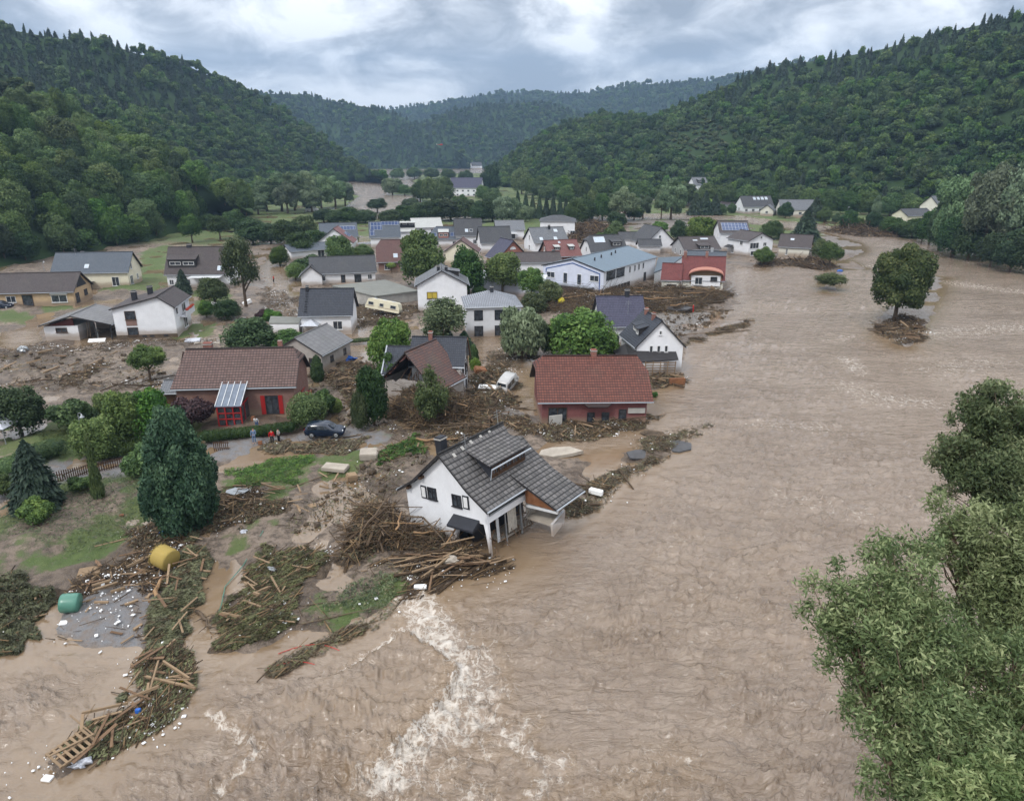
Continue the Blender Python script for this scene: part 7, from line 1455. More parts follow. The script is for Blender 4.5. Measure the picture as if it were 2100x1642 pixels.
V, Q = sticks_np(P_, D_, .2 + .35 * rs.rand(n), np.full((n, 2), .008)); link('loose_straw', mesh_np('loose_straw', V, Q, [M['straw']]), o)
cyl_thing('wrapped_bale', 'green film wrapped bale at the edge of the flooded parking area', 'bale', 148, 1250, .66, 1.15, 12, .08, M['green'])
p = spot(150, 1543, .25); o = thing('pallet', 'pale wooden pallet lying on the raft at the bottom left', 'pallet', p, (.04, -.06, R(58)))
for k in range(7): build(MB().box((-.9 + .3 * k, 0, .12), (.13, 1.5, .03)), 'slat', M['plank'], o)
for k in range(3): build(MB().box((0, -.68 + .68 * k, .05), (1.95, .12, .1)), 'bearer', M['plank'], o)
def blob(name, label, cat, px, py, sx, sy, sz, mat, ang=0, seed=1, dz=0., amp=.25):
    bm = bmesh.new(); bmesh.ops.create_icosphere(bm, subdivisions=3, radius=.5); rs = np.random.RandomState(seed)
    for v in bm.verts:
        c_ = v.co; n_ = float(fbm(np.array([c_.x * 3 + seed]), np.array([c_.y * 3 + c_.z * 2]), 3, seed)[0]); v.co = c_ * (1 + amp * n_); v.co.z = max(v.co.z, -.28)
    me = bpy.data.meshes.new(name); bm.to_mesh(me); bm.free(); me.materials.append(mat)
    return tag(link(name, me, loc=spot(px, py, sz * .25 + dz), rot=(0, 0, R(ang)), scl=(sx, sy, sz)), label, cat)
blob('plastic_bag', 'crumpled pale plastic bag beside the pallet', 'bag', 166, 1570, .95, .6, .5, M['grayp'], 20, 3, amp=.7); blob('plastic_bag', 'white plastic bag in the twigs right of the big conifer', 'bag', 500, 1090, .5, .6, .2, M['grayp'], 40, 4, amp=.7)
blob('stone', 'reddish brown stone on the left lawn', 'stone', 250, 1057, .42, .3, .22, plain('red_stone', (.20, .09, .05)), 10, 5); blob('plastic_sheet', 'blue plastic sheet in the debris left of the big conifer', 'sheet', 336, 1092, .55, .35, .3, M['blue'], 0, 6, amp=.7)
blob('cloth', 'white cloth hanging in the branches at the ruined barn', 'cloth', 880, 860, .7, .5, 1.6, M['foamw'], 0, 7, 1.0, amp=.7); blob('rubble_stone', 'pale boulder in front of the leaning house', 'stone', 925, 1155, 1.25, .9, .8, M['slab'], 15, 8)
blob('yellow_container', 'yellow container in the driftwood near the blue hall', 'container', 1151, 622, 1.7, 1.2, 1.5, M['yell'], 0, 9); blob('blue_barrel', 'blue plastic piece on the gravel spit', 'barrel', 1722, 557, 1.6, .7, .7, M['blue'], 0, 10); blob('torn_sheet', 'torn blue sheet beside the ribbed roof shed', 'sheet', 715, 737, 2.6, 1.4, .7, M['blue'], -20, 11, amp=.8)
blob('blue_container', 'blue jerrycan in the small tree of the mud field', 'container', 278, 728, .5, .5, .8, M['blue'], 0, 12, .2); blob('overturned_tub', 'overturned dark box with a white lid in the mud field', 'box', 48, 722, 1.7, 1.4, 1.3, M['metal'], 0, 13); blob('grey_tarp', 'grey crumpled metal sheet beside the brown channel', 'sheet', 558, 1168, .7, .3, .28, M['metal'], -20, 14, amp=.7)
def boxy(name, label, cat, px, py, d, mat, ang=0, rx=0, ry=0, dz=0.):
    bm = bmesh.new(); bmesh.ops.create_cube(bm, size=1); 
    for v in bm.verts: v.co.x *= d[0]; v.co.y *= d[1]; v.co.z *= d[2]
    bmesh.ops.bevel(bm, geom=bm.edges[:], offset=min(d) * .12, segments=2, affect='EDGES'); me = bpy.data.meshes.new(name); bm.to_mesh(me); bm.free(); me.materials.append(mat)
    return tag(link(name, me, loc=spot(px, py, d[2] / 2 + dz), rot=(rx, ry, R(ang))), label, cat)
def slab_(name, label, px, py, w, l, t, mat, ang, rx=0, ry=0, seed=1, cat='slab', dz=0.):
    rr = random.Random(seed); pts = [(math.cos(a) * w / 2 * rr.uniform(.85, 1.2) * (1.2 if k % 2 else 1), math.sin(a) * l / 2 * rr.uniform(.85, 1.2)) for k, a in enumerate([6.28 * j / 7 + rr.uniform(-.2, .2) for j in range(7)])]
    mb = MB().prism([(x, y, 0) for x, y in pts[::-1]], (0, 0, t)); return tag(build(mb, name, mat, loc=spot(px, py, .05 + dz), rot=(rx, ry, R(ang))), label, cat)
boxy('concrete_slab', 'thick pale slab lying on the mud above the lawn', 'slab', 688, 962, (2.5, 1.3, .38), M['slab'], -12, .05); boxy('concrete_box', 'open topped beige concrete shaft box with mud on it', 'box', 757, 938, (1.8, 1.5, .75), M['slab'], 6, .12); boxy('wooden_cupboard', 'tipped beige cabinet on the mud right of the lawn', 'cabinet', 722, 985, (1.0, .9, .7), M['plank'], 30, .1, .1)
boxy('plywood_sheet', 'square plywood sheet on the lower left lawn', 'board', 183, 1172, (1.5, 1.25, .05), M['plank'], 20, .05); boxy('polystyrene_block', 'white polystyrene block at the green wrapped bale', 'block', 131, 1278, (.5, .4, .12), M['foamw'], 10); boxy('polystyrene_block', 'white polystyrene block at the bottom end of the raft', 'block', 98, 1597, (.5, .35, .12), M['foamw'], -8)
boxy('polystyrene_block', 'large white polystyrene block at the water edge', 'block', 862, 1205, (.9, .4, .2), M['foamw'], 5); boxy('window_board', 'small pale board beside the lawn edge', 'board', 640, 1037, (.7, .5, .06), M['plank'], 30, .3); boxy('white_sheet', 'white sheet in the wreckage beside the van', 'sheet', 1000, 795, (2.4, 1.0, .2), M['foamw'], -8, .2); boxy('orange_crate', 'orange brown crate behind the van wreckage', 'crate', 985, 765, (1.6, 1.3, .8), M['orange'], 20, .2, .2)
boxy('white_tank', 'white cylinder shaped tank on the shore right of the leaning house', 'tank', 1222, 1013, (1.3, .5, .5), M['foamw'], -30); boxy('blue_box', 'blue box on the hedge-end raft', 'box', 286, 1470, (.28, .22, .28), M['blue'], 10, 0, 0, .3); boxy('yellow_canister', 'flat yellow canister at the beam end on the raft', 'container', 380, 1400, (.5, .16, .12), M['yell'], 25, 0, 0, .2); boxy('orange_board', 'orange boards on the heap at the three windowed gable', 'board', 1388, 788, (2.2, .5, .9), M['orange'], 5)
boxy('white_roof_sheet', 'white sheet lying before the carport house', 'sheet', 198, 700, (2.6, 1.6, .08), M['foamw'], 15, .35); boxy('grey_roof_sheet', 'pale boat shaped sheet at the end of the rubbish line', 'sheet', 395, 700, (2.4, 1.4, .3), M['grayp'], 15, .2); boxy('long_white_board', 'long pale board on the grass right of the balcony house', 'board', 430, 704, (5.0, .6, .15), M['slab'], 0)
slab_('asphalt_slab', 'broken asphalt slab behind the leaning house', 1148, 932, 4.4, 1.9, .35, M['slab'], 0, .08, -.06, 1); slab_('asphalt_slab', 'dark asphalt slab tipped into brown water', 1310, 935, 2.6, 1.5, .2, M['asph'], 20, .3, .1, 2); slab_('asphalt_slab', 'grey asphalt piece at the tip of the shore spit', 1390, 918, 3.2, 2.4, .15, M['asph'], 30, .05, 0, 3); slab_('turf_slab', 'green grown slab on the shore spit', 1340, 892, 2.6, 1.4, .2, M['heapmud'], -20, .2, 0, 4)
slab_('asphalt_slab', 'flat grey asphalt slab on the gravel before the maroon house', 1385, 634, 7, 3, .25, M['asph'], 0, .05, 0, 5); slab_('roof_sheet', 'grey metal sheet on splintered boards right of the big conifer', 488, 1015, 1.9, 1.0, .04, M['metal'], 10, .2, 0, 6, 'sheet', .35); slab_('brown_plank_door', 'brown board leaning on the plywood sheet', 203, 1160, 1.3, .25, .05, M['plankd'], -42, .1, 0, 7, 'board', .15)
gp_ = thing('garden_gate_frame', 'pale slatted fence panel leaning on the white gabled house', 'fence', spot(1352, 772, .3), (.1, 0, R(3)))
for k in range(5): build(MB().box((0, 0, .25 + .38 * k), (4.4, .06, .12)), 'slat', M['plank'], gp_)
for k in range(5): build(MB().box((-2.1 + 1.05 * k, -.06, 1.0), (.12, .06, 2.0)), 'upright', M['plank'], gp_)
tp_ = thing('hose', 'red hose drifting at the river bank', 'hose', spot(640, 1322, .02)); mb = MB(); mb.tube([(-1.9 + .38 * k, .9 * math.sin(k * .28) - .9, .03) for k in range(11)], .025, 5); build(mb, 'tube', M['red'], tp_)
tp_ = thing('hose', 'red hose end below the longer one', 'hose', spot(600, 1360, .02)); mb = MB(); mb.tube([(-1.4 + .28 * k, .6 * math.sin(k * .25) - .5, .03) for k in range(11)], .025, 5); build(mb, 'tube', M['red'], tp_)
tp_ = thing('green_hose', 'green garden hose along the brown channel', 'hose', (0, 0, 0)); mb = MB(); mb.tube([spot(x, y, .1) for x, y in ((540,1090),(500,1160),(462,1205),(455,1240),(445,1270))], .035, 5); build(mb, 'tube', M['green'], tp_)
# ---------------------------------------------------------------- picket fences, lamps
def picket(label, pts, h=1.05):
    P = [spot(x, y) for x, y in pts]; c = P[0].copy(); f = thing('picket_fence', label, 'fence', c); mb = MB(); pm = MB()
    for a, b in zip(P[:-1], P[1:]):
        d = b - a; L = d.length; n = int(L / .2); an = math.atan2(d.y, d.x)
        for k in range(n): q = a + d * (k / n) - c; mb.box((q.x, q.y, q.z + h * .5), (.09, .03, h), an)
        for z in (.22, h - .2): m_ = (a + b) / 2 - c; pm.box((m_.x, m_.y, m_.z + z), (L, .05, .08), an)
    build(mb, 'pickets', M['woodd'], f)['kind'] = 'stuff'; build(pm, 'rails', M['woodd'], f)
picket('dark picket fence along the driveway at the left', ((-40,1028),(60,1003),(130,985),(200,968),(262,955))); picket('short dark picket fence piece right of the big conifer', ((440,925),(472,921)))
def lamp(label, px, yb, yt, arm=.35):
    p, h_, w_ = hts(px, yb, yt, 10); o = thing('street_lamp', label, 'street lamp', p); build(MB().tube([(0, 0, -.2), (0, 0, 1.0), (0, 0, h_ - .25)], [.07, .055, .045], 8), 'pole', M['metal'], o)
    a = MB(); a.tube([(0, 0, h_ - .25), (.05, 0, h_ - .02), (arm * .6, 0, h_), (arm, 0, h_ - .12)], .025, 6); build(a, 'arm', M['metal'], o); s_ = MB(); s_.tube([(arm, 0, h_ - .1), (arm, 0, h_ - .25), (arm, 0, h_ - .42), (arm, 0, h_ - .47)], [.05, .07, .24, .26], 14); build(s_, 'lamp_shade', M['metal'], o, True)
lamp('grey bell shaped street lamp on the driveway corner', 181, 948, 845); lamp('street lamp behind the tan bungalow', 91, 556, 534); lamp('tall thin street lamp in the far meadow', 1735, 455, 423)
# ---------------------------------------------------------------- vehicles
M['navy'] = plain('dark_blue_car_paint', (.008, .016, .035), .18, .6, .1); M['silver'] = plain('muddy_silver_paint', (.42, .42, .42), .35, .5, .2); M['tyre'] = plain('black_rubber', (.015, .015, .016), .8); M['caravan'] = plain('cream_caravan_body', (.62, .58, .44), .5, .3, .12, 1.)
M['lampred'] = plain('red_lamp_glass', (.35, .01, .01), .2, .6); M['lampw'] = plain('clear_lamp_glass', (.6, .62, .65), .1, .6)
def car(name, label, cat, loc, rot, paint, L=4.25, W=1.78, hh=1.62, van=False):
    o = thing(name, label, cat, loc, rot)
    if van: prof = [(-.5, .45, .95, .95), (-.49, .3, 1.0, 1.0), (-.46, .28, 1.05, 1.78), (-.2, .25, 1.08, 1.86), (.1, .25, 1.08, 1.86), (.26, .25, 1.05, 1.72), (.36, .25, 1.02, 1.05), (.47, .28, .85, .85), (.5, .4, .7, .7)]
    else: prof = [(-.5, .5, .85, .85), (-.49, .34, .95, .95), (-.47, .3, 1.0, 1.12), (-.41, .28, 1.02, 1.48), (-.25, .26, 1.0, 1.60), (-.02, .26, .98, 1.62), (.1, .26, .97, 1.55), (.245, .26, .96, 1.0), (.36, .26, .93, .93), (.46, .3, .82, .82), (.5, .42, .66, .66)]
    b = MB(); rows = []
    for fx_, zb_, zs, zt in prof:
        w = W / 2 * (1 - .12 * abs(fx_ * 2) ** 4); wt = w * (.80 if zt - zs > .2 else .93); k = hh / 1.62
        rows.append([(fx_ * L, sy * ww, zz_ * k) for sy, ww, zz_ in ((-1, w * .9, zb_), (-1, w, (zb_ + zs) * .5), (-1, w * .98, zs), (-1, wt, max(zt, zs + .005) - .05 * (zt > zs + .1)), (-1, wt * .75, max(zt, zs + .01)), (1, wt * .75, max(zt, zs + .01)), (1, wt, max(zt, zs + .005) - .05 * (zt > zs + .1)), (1, w * .98, zs), (1, w, (zb_ + zs) * .5), (1, w * .9, zb_))])
    i0 = len(b.v); n = 10
    for r_ in rows: b.v += r_
    for a in range(len(rows) - 1):
        for k in range(n - 1): b.f.append((i0 + a * n + k, i0 + (a + 1) * n + k, i0 + (a + 1) * n + k + 1, i0 + a * n + k + 1)); b.uv.append(None); b.m.append(0)
    b.f.append(tuple(i0 + k for k in range(n))); b.f.append(tuple(i0 + (len(rows) - 1) * n + k for k in reversed(range(n)))); b.uv += [None, None]; b.m += [0, 0]
    build(b, 'body', paint, o, True)
    k = hh / 1.62
    for sy in (-1, 1):
        g_ = MB(); w = W / 2
        xs = (-.40, -.16, .03, .20) if not van else (-.44, -.2, .06, .28)
        for xa, xb in ((xs[0], xs[1] - .01), (xs[1] + .01, xs[2] - .01), (xs[2] + .01, xs[3])):
            ta = 1.42 if xa > -.39 else 1.36; tb = 1.42 if xb < .15 else 1.06; 
            if van: ta = tb = 1.6 if xb < .2 else 1.15
            q = [(xa * L, sy * w * .975, 1.03 * k), (xb * L, sy * w * .975, 1.02 * k), (xb * L, sy * w * (.86 if tb > 1.2 else .95), tb * k), (xa * L, sy * w * .86, ta * k)]
            g_.prism(q if sy < 0 else q[::-1], (0, sy * .02, 0))
        build(g_, 'side_window', M['glass'], o)
        for fx_ in (-.31, .31):
            t_ = MB().tube([(fx_ * L, sy * (w - .2), .34), (fx_ * L, sy * (w + .01), .34)], .34, 18); wh = build(t_, 'wheel', M['tyre'], o); build(MB().tube([(fx_ * L, sy * (w + .005), .34), (fx_ * L, sy * (w + .03), .34)], [.22, .19], 12), 'rim', M['metal'], wh)
        build(MB().box((.475 * L, sy * .62 * w, .76 * k), (.1, .3, .14)), 'headlight', M['lampw'], o); build(MB().box((-.492 * L, sy * .72 * w, .92 * k), (.07, .22, .16)), 'tail_light', M['lampred'], o)
        build(MB().box((.13 * L, sy * (w + .08), 1.05 * k), (.16, .16, .12)), 'mirror', paint, o)
    wf, wr = ((.262, 1.08, .12, 1.50), (-.475, 1.05, -.43, 1.42)) if not van else ((.35, 1.1, .27, 1.66), (-.475, 1.1, -.466, 1.68))
    for (x0, z0_, x1, z1), nm in ((wf, 'windscreen'), (wr, 'rear_window')):
        q = [(x0 * L, -.7 * W / 2, z0_ * k), (x0 * L, .7 * W / 2, z0_ * k), (x1 * L, .62 * W / 2, z1 * k), (x1 * L, -.62 * W / 2, z1 * k)]; g_ = MB(); dx = .03 if x0 > 0 else -.03; g_.prism(q, (dx, 0, .02)); build(g_, nm, M['glass'], o)
    return o
p = spot(668, 893); car('parked_car', 'dark blue compact SUV parked on the road by the olive bush', 'car', (p[0], p[1], p[2] + .02), (0, 0, R(2)), M['navy'])
p = spot(1040, 790); car('sunken_van', 'muddy silver van half sunk in the brown water and twigs', 'van', (p[0], p[1], -.15), (R(8), R(-10), R(68)), M['silver'], 4.6, 1.85, 1.9, True)
p = spot(3, 633); car('parked_car', 'blue car at the left picture edge by the tan bungalow', 'car', p, (0, 0, R(10)), M['navy'])
p = spot(640, 434); car('white_van', 'tiny white van under the willows of the far grove', 'van', p, (0, 0, R(5)), M['foamw'], 6.5, 2.2, 2.6, True)
p = spot(786, 644); o = thing('caravan', 'cream caravan tipped on one side against the flat roofed hall', 'caravan', (p[0], p[1], p[2] + .25), (R(-10), R(9), R(-9))); mb = MB(); Lc, Wc, Hc = 6.6, 2.3, 2.3
prof = [(-Lc / 2, .5), (-Lc / 2 - .05, 1.0), (-Lc / 2 + .35, Hc), (-Lc / 2 + .7, Hc + .12), (Lc / 2 - .8, Hc + .12), (Lc / 2 - .35, Hc - .05), (Lc / 2 + .05, 1.2), (Lc / 2, .5)]
mb.prism([(x, -Wc / 2, z) for x, z in prof], (0, Wc, 0)); build(mb, 'body', M['caravan'], o)
for x_, w_ in ((-2.3, 1.0), (-.2, .75), (2.1, 1.1)): window(o, (x_, -Wc / 2, 1.5), 0, w_, .6, 0, 'metal', 'glass', 'window', False)
build(MB().box((-1.15, -Wc / 2 - .02, 1.35), (.7, .04, 1.6)), 'door', M['caravan'], o); build(MB().box((0, -Wc / 2 - .015, 1.0), (6.2, .03, .06)), 'trim_strip', M['orange'], o); build(MB().tube([(.1, -Wc / 2 + .1, .35), (.1, -Wc / 2 + .3, .35)], .33, 14), 'wheel', M['tyre'], o)
for x_ in (-1.8, 0, 1.8): build(MB().box((x_, 0, Hc + .16), (.6, .6, .1)), 'roof_hatch', M['wfascia'], o)
# helicopter over the far valley
hp = at_y(905, 297, 900); o = thing('helicopter', 'small red and white helicopter flying over the valley', 'helicopter', hp, (0, R(-6), R(8)))
me = lobes_mesh  # noqa
b = MB(); b.tube([(-1.6, 0, 0), (-1.2, 0, 0), (.2, 0, .1), (1.2, 0, 0), (1.9, 0, -.25)], [.5, .85, .95, .75, .2], 10); build(b, 'fuselage', M['red'], o, True); b = MB().tube([(-1.3, 0, .2), (-5.2, 0, .55)], [.35, .12], 8); build(b, 'tail_boom', M['red'], o)
build(MB().box((-5.3, 0, 1.0), (.5, .06, 1.3)), 'tail_fin', M['foamw'], o); build(MB().box((0, 0, 1.45), (9.6, .22, .05), .5).box((0, 0, 1.46), (9.6, .22, .05), 2.07), 'rotor_blades', M['fascia'], o); build(MB().tube([(0, 0, .9), (0, 0, 1.45)], .12, 6), 'rotor_mast', M['metal'], o)
build(MB().tube([(-1.2, .8, -1.2), (1.5, .8, -1.2)], .05, 5).tube([(-1.2, -.8, -1.2), (1.5, -.8, -1.2)], .05, 5).tube([(0, .8, -1.2), (0, .3, -.6)], .05, 5).tube([(0, -.8, -1.2), (0, -.3, -.6)], .05, 5), 'skids', M['metal'], o)
# small garden objects
def gazebo(px, py, label):
    p = spot(px, py); o = thing('garden_gazebo', label, 'gazebo', p)
    for x_ in (-1.2, 1.2):
        for y_ in (-1.2, 1.2): build(MB().box((x_, y_, 1.0), (.08, .08, 2.0)), 'post', M['metal'], o)
    mb = MB()
    for k in range(4): a_ = [(-1.5, -1.5), (1.5, -1.5), (1.5, 1.5), (-1.5, 1.5)]; q1, q2 = a_[k], a_[(k + 1) % 4]; mb.poly([(*q1, 2.0), (*q2, 2.0), (0, 0, 2.9)]); mb.poly([(*q2, 1.96), (*q1, 1.96), (0, 0, 2.86)])
    build(mb, 'canvas_roof', M['grayp'], o)
gazebo(640, 688, 'pale canvas gazebo in front of the black roofed house'); gazebo(6, 905, 'white garden tent at the left picture edge')
p = spot(441, 642); o = thing('greenhouse_frame', 'small white greenhouse frame tipped over in the garden', 'greenhouse', p, (.2, .3, .5)); mb = MB()
for x_ in (-1, 0, 1): mb.tube([(x_, -.9, 0), (x_, -.9, 1.4), (x_, 0, 2.1), (x_, .9, 1.4), (x_, .9, 0)], .05, 4)
for y_, z_ in ((-.9, 1.4), (0, 2.1), (.9, 1.4)): mb.tube([(-1, y_, z_), (1, y_, z_)], .05, 4)
build(mb, 'frame', M['wframe'], o)
flatbox('flat_garage', 'flat roofed white garage left of the black roofed house', [tuple(G(552, 664, 2.2)[:2]), tuple(G(612, 664, 2.2)[:2]), tuple(G(618, 652, 2.2)[:2]), tuple(G(556, 650, 2.2)[:2])], .2, 2.2, 'white', 'bitumen', .15, 'garage')
p = spot(548, 622); boxy('white_appliance', 'tipped white freezer beside the washed out path', 'freezer', 507, 624, (1.9, .8, .8), M['foamw'], 35, 0, -.4)
# ---------------------------------------------------------------- people
M['skin'] = plain('skin', (.45, .27, .19), .6, .3, .05); M['hair'] = plain('dark_hair', (.03, .022, .018), .8)
def cloth(n, c): return plain(n, c, .85, .1, .2, 6)
M['overall'] = cloth('faded_blue_workwear', (.13, .19, .30)); M['redshirt'] = cloth('red_jacket', (.45, .015, .02)); M['blackcl'] = cloth('black_trousers', (.02, .02, .024)); M['greycl'] = cloth('grey_patterned_top', (.22, .22, .22)); M['whitecl'] = cloth('white_shirt', (.65, .66, .68)); M['jeans'] = cloth('blue_jeans', (.06, .11, .22))
def skinned(name, V, E, rad, mat, parent, root=0):
    me = bpy.data.meshes.new(name); me.from_pydata(V, E, []); me.materials.append(mat); o = link(name, me, parent); md = o.modifiers.new('skin', 'SKIN'); md.use_smooth_shade = True
    for i, r in enumerate(rad): me.skin_vertices[0].data[i].radius = (r, r) if not hasattr(r, '__len__') else r
    me.skin_vertices[0].data[root].use_root = True
    s = o.modifiers.new('sub', 'SUBSURF'); s.levels = 1; s.render_levels = 2; return o
def person(label, loc, face, top, bottom, pose=None, h=1.76, hat=False, bend=0.):
    """pose: dict of joint offsets; the figure faces +y before turning"""
    o = thing('person', label, 'person', loc, (0, 0, R(face))); k = h / 1.76; pz = pose or {}
    J = {'pelvis': (0, 0, .95), 'waist': (0, 0, 1.1), 'chest': (0, .01, 1.32), 'neck': (0, 0, 1.5), 'chin': (0, .02, 1.57), 'head': (0, .02, 1.68),
         'shl': (-.19, 0, 1.43), 'ell': (-.25, -.03, 1.15), 'wrl': (-.26, .07, .91), 'hal': (-.26, .10, .83), 'shr': (.19, 0, 1.43), 'elr': (.25, -.03, 1.15), 'wrr': (.26, .07, .91), 'har': (.26, .10, .83),
         'hil': (-.1, 0, .9), 'knl': (-.11, .03, .49), 'anl': (-.12, -.02, .09), 'tol': (-.13, .15, .03), 'hir': (.1, 0, .9), 'knr': (.11, .03, .49), 'anr': (.12, -.02, .09), 'tor': (.13, .15, .03)}
    J.update(pz)
    if bend:
        for n_ in ('waist', 'chest', 'neck', 'chin', 'head', 'shl', 'shr', 'ell', 'elr', 'wrl', 'wrr', 'hal', 'har'):
            x, y, z = J[n_]; dz = z - .95; J[n_] = (x, y + dz * math.sin(bend), .95 + dz * math.cos(bend))
    J = {a: (b_[0] * k, b_[1] * k, b_[2] * k) for a, b_ in J.items()}
    names = list(J); E = [('pelvis', 'waist'), ('waist', 'chest'), ('chest', 'neck'), ('neck', 'chin'), ('chin', 'head'), ('chest', 'shl'), ('shl', 'ell'), ('ell', 'wrl'), ('wrl', 'hal'), ('chest', 'shr'), ('shr', 'elr'), ('elr', 'wrr'), ('wrr', 'har'), ('pelvis', 'hil'), ('hil', 'knl'), ('knl', 'anl'), ('anl', 'tol'), ('pelvis', 'hir'), ('hir', 'knr'), ('knr', 'anr'), ('anr', 'tor')]
    rad = {'pelvis': .12, 'waist': .115, 'chest': .14, 'neck': .055, 'chin': .075, 'head': .098, 'shl': .06, 'shr': .06, 'ell': .043, 'elr': .043, 'wrl': .03, 'wrr': .03, 'hal': .035, 'har': .035, 'hil': .085, 'hir': .085, 'knl': .058, 'knr': .058, 'anl': .04, 'anr': .04, 'tol': .035, 'tor': .035}
    skinned('body', [J[n_] for n_ in names], [(names.index(a), names.index(b_)) for a, b_ in E], [rad[n_] * k for n_ in names], M['skin'], o)
    tn = ['waist', 'chest', 'neck', 'shl', 'ell', 'shr', 'elr', 'wrl', 'wrr', 'pelvis']; ng = {'waist': .135, 'chest': .158, 'neck': .06, 'shl': .078, 'ell': .06, 'shr': .078, 'elr': .06, 'wrl': .042, 'wrr': .042, 'pelvis': .14}
    JJ = dict(J); nx = Vector(J['neck']); JJ['neck'] = tuple(nx - Vector((0, 0, .05 * k)))
    skinned('jacket', [JJ[n_] for n_ in tn], [(tn.index(a), tn.index(b_)) for a, b_ in (('pelvis', 'waist'), ('waist', 'chest'), ('chest', 'neck'), ('chest', 'shl'), ('shl', 'ell'), ('ell', 'wrl'), ('chest', 'shr'), ('shr', 'elr'), ('elr', 'wrr'))], [ng[n_] * k for n_ in tn], M[top], o, 9)
    bn = ['pelvis', 'hil', 'knl', 'anl', 'hir', 'knr', 'anr']; bg_ = {'pelvis': .135, 'hil': .1, 'knl': .075, 'anl': .062, 'hir': .1, 'knr': .075, 'anr': .062}
    skinned('trousers', [J[n_] for n_ in bn], [(0, 1), (1, 2), (2, 3), (0, 4), (4, 5), (5, 6)], [bg_[n_] * k for n_ in bn], M[bottom], o)
    hd = Vector(J['head']); bm = bmesh.new(); bmesh.ops.create_uvsphere(bm, u_segments=12, v_segments=8, radius=.112 * k)
    bmesh.ops.delete(bm, geom=[v for v in bm.verts if v.co.z < -.02 * k and v.co.y > -.02], context='VERTS'); me = bpy.data.meshes.new('hair'); bm.to_mesh(me); bm.free(); me.materials.append(M['hair']); link('hair', me, o, loc=hd + Vector((0, -.015, .02)))
    return o
person('person in faded blue overalls standing by the hedge with hands in front', spot(522, 909), 200, 'overall', 'overall', {'ell': (-.26, .02, 1.15), 'wrl': (-.1, .2, 1.05), 'hal': (-.04, .24, 1.04)}, 1.82)
person('person in a red jacket standing on the road beside another', spot(559, 910), -160, 'redshirt', 'blackcl', {'elr': (.28, -.04, 1.17), 'wrr': (.3, .03, .93), 'knl': (-.14, .05, .49)}, 1.66)
person('person in grey patterned top next to the one in red', spot(573, 908), 150, 'greycl', 'blackcl', {'ell': (-.3, .05, 1.2), 'wrl': (-.12, .2, 1.25), 'hal': (-.05, .24, 1.3)}, 1.68)
person('person in a white shirt bending behind the hedge', spot(528, 880), 180, 'whitecl', 'jeans', None, 1.7, bend=.5)
person('person in red wading along the washed out path', spot(562, 580), 100, 'redshirt', 'blackcl', {'knl': (-.11, .18, .52), 'anl': (-.12, .12, .1), 'tol': (-.13, .3, .06), 'elr': (.3, .1, 1.25), 'wrr': (.3, .34, 1.3), 'har': (.3, .4, 1.32)}, 1.8)
person('person in a red coat on the gravel before the maroon house', spot(1421, 641), -90, 'redshirt', 'redshirt', None, 1.75)
boxy('brown_bag', 'brown bag on the road beside the person in overalls', 'bag', 534, 911, (.45, .3, .4), M['orange'], 10); boxy('terracotta_pot', 'terracotta pot at the glazed porch', 'pot', 520, 862, (.5, .5, .5), M['orange'], 0)
# ---------------------------------------------------------------- near poplars on the right
def near_tree(label, base, lobes, nleaf, ls, seed, fol, limbs):
    rs = np.random.RandomState(seed); L = []
    for px, py, dist, rpx in lobes: c = ray(px, py, dist); L.append((*c, rpx * dist / F))
    cm = np.mean([l[:3] for l in L], 0); base = (cm[0] + base[0], cm[1] + base[1]); o = thing('poplar_tree', label, 'tree', (base[0], base[1], -.3)); B = np.array([base[0], base[1], -.3])
    # sub-lobes: leafy sprays around every lobe
    SL = []
    for x, y, z, r in L:
        for _ in range(16):
            d = sphere_dirs(1, rs, -.8)[0]; q = r * (.3 + .95 * rs.rand()); SL.append((x - B[0] + d[0] * q, y - B[1] + d[1] * q, z - B[2] + d[2] * q, r * (.13 + .17 * rs.rand())))
    me = lobes_mesh('crown', SL, nleaf, ls, seed, FOL[fol], aspect=2.9, core=0, spread=.75, zmin=-1, flat=1.0); link('crown', me, o)
    tr = MB(); cen = np.mean([l[:3] for l in L], 0) - B; fork = cen * np.array([.3, .3, .58]); tr.tube([(0, 0, -1), tuple(fork * [.2, .2, .4]), tuple(fork * [.55, .55, .75]), tuple(fork)], [.36, .3, .25, .2], 10); build(tr, 'trunk', M['bark'], o, True)
    br = MB()
    mains = []
    for k_m, (x, y, z, r) in enumerate(L):
        e = np.array([x, y, z]) - B
        if k_m % 4 == 0:
            m0 = fork + (e - fork) * .33 + [0, 0, .5] + rs.randn(3) * .15; m1 = fork + (e - fork) * .68 + [0, 0, .3] + rs.randn(3) * .15; br.tube([tuple(fork), tuple(m0), tuple(m1), tuple(e)], [.14, .10, .065, .025], 7); mains += [m0, m1, (m0 + m1) / 2]
        else:
            q_ = mains[int(np.argmin([np.linalg.norm(m_ - e) for m_ in mains]))]; br.tube([tuple(q_), tuple((q_ + e) / 2 + rs.randn(3) * .15), tuple(e)], [.055, .04, .018], 6)
    for s_ in SL:
        c = np.array(s_[:3]); j = int(np.argmin([np.linalg.norm(np.array(l[:3]) - B - c) for l in L])); e = np.array(L[j][:3]) - B; a = fork + (e - fork) * (.6 + .4 * rs.rand()); br.tube([tuple(a), tuple((a + c) / 2 + rs.randn(3) * .08), tuple(c)], [.035, .022, .007], 5)
    build(br, 'branches', M['bark'], o, True); return o
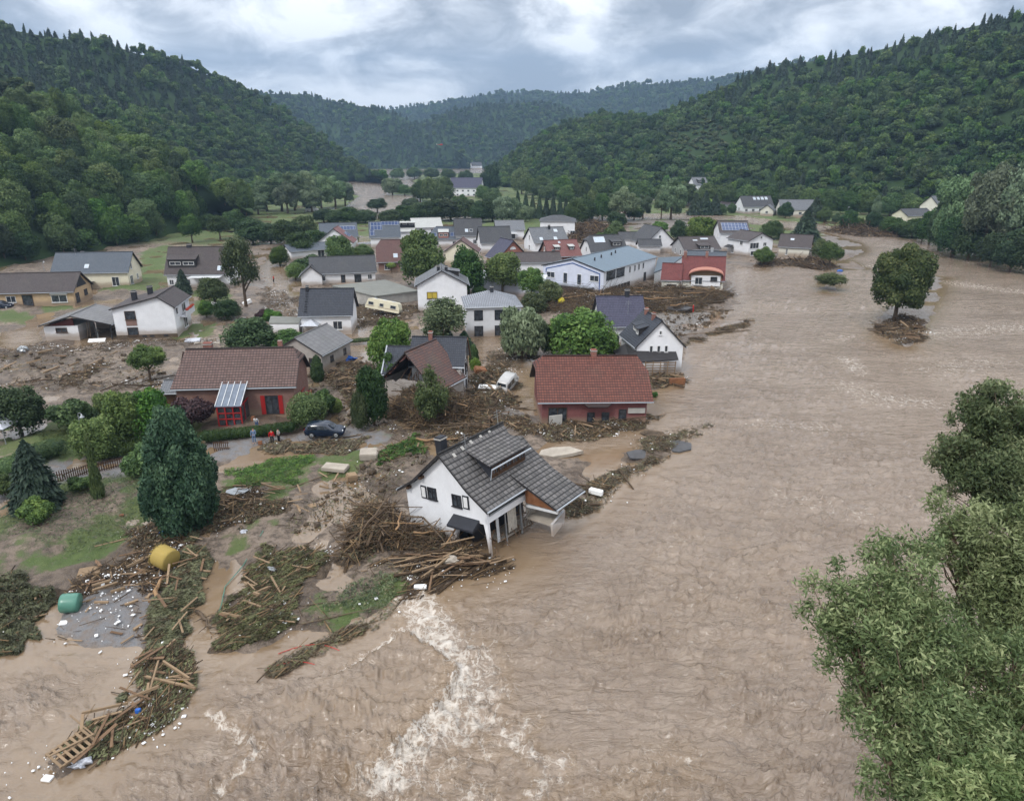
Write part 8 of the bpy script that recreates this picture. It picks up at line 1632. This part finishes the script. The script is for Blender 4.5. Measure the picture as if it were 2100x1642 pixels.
b1 = (2.6, -.6); near_tree('near poplar at the bottom right leaning its leafy boughs over the water', b1, [(1725,1250,19,70),(1790,1245,19,80),(1860,1170,19.5,72),(1870,1260,19.5,85),(1760,1330,19,70),(1840,1340,19,90),(1930,1290,20,80),(1900,1400,19,85),(1960,1370,20,80),(1870,1480,18.5,75),(1950,1470,19,80),(1830,1560,18,55),(1900,1570,18,80),(1980,1560,18.5,85),(2040,1500,19.5,80),(2060,1400,20.5,70),(2080,1600,18.5,80),(1850,1610,18,55),(2100,1480,20,70),(1800,1420,19,55)], 66000, .047, 71, 'neard', 3)
b2 = (2.8, .4); near_tree('pale green poplar at the right edge above the nearest one', b2, [(1960,1110,23,50),(2010,1085,23,60),(2060,1130,23,70),(2000,1170,23,55),(2090,1200,23,80),(2040,1240,23,70),(2110,1290,23,70),(2060,1330,23,60),(2140,1150,23.5,80),(2150,1250,24,90),(2120,1380,23,60)], 46000, .05, 72, 'near', 3)
b3 = (6.5, 1.); near_tree('dark poplar at the right edge in mid distance', b3, [(2000,840,34,40),(2050,835,34,45),(1990,890,34,45),(2040,900,34,55),(1965,930,34,42),(2080,870,35,55),(2010,960,34,55),(2070,960,34,60),(1985,1000,34,45),(2050,1020,34,55),(2100,930,35,60),(2100,1040,34,55),(2140,880,35,60),(1975,960,34,35),(2150,980,35,80)], 56000, .07, 73, 'neard', 3)
near_tree('light bush at the bottom right corner', (1.2, -.6), [(2000,1620,15,50),(2060,1640,15,60),(1950,1640,15,45),(2100,1620,15,50)], 26000, .04, 74, 'neard', 3)
# ============================================================ haze: one closed box of thin blue air round everything
hb = MB().box((0, 2700, 330), (11600, 5800, 672)); hbm, nt, b = new_mat('haze_air'); nt.nodes.remove(b)
pv = nn(nt, 'ShaderNodeVolumePrincipled', i_Density=.00015); pv.inputs['Color'].default_value = (.45, .68, 1, 1); pv.inputs['Anisotropy'].default_value = .2
lk(nt, pv.outputs[0], nt.nodes['Material Output'].inputs['Volume'])
tag(build(hb, 'haze', hbm), 'thin bluish haze filling the valley air', None, None, 'stuff')
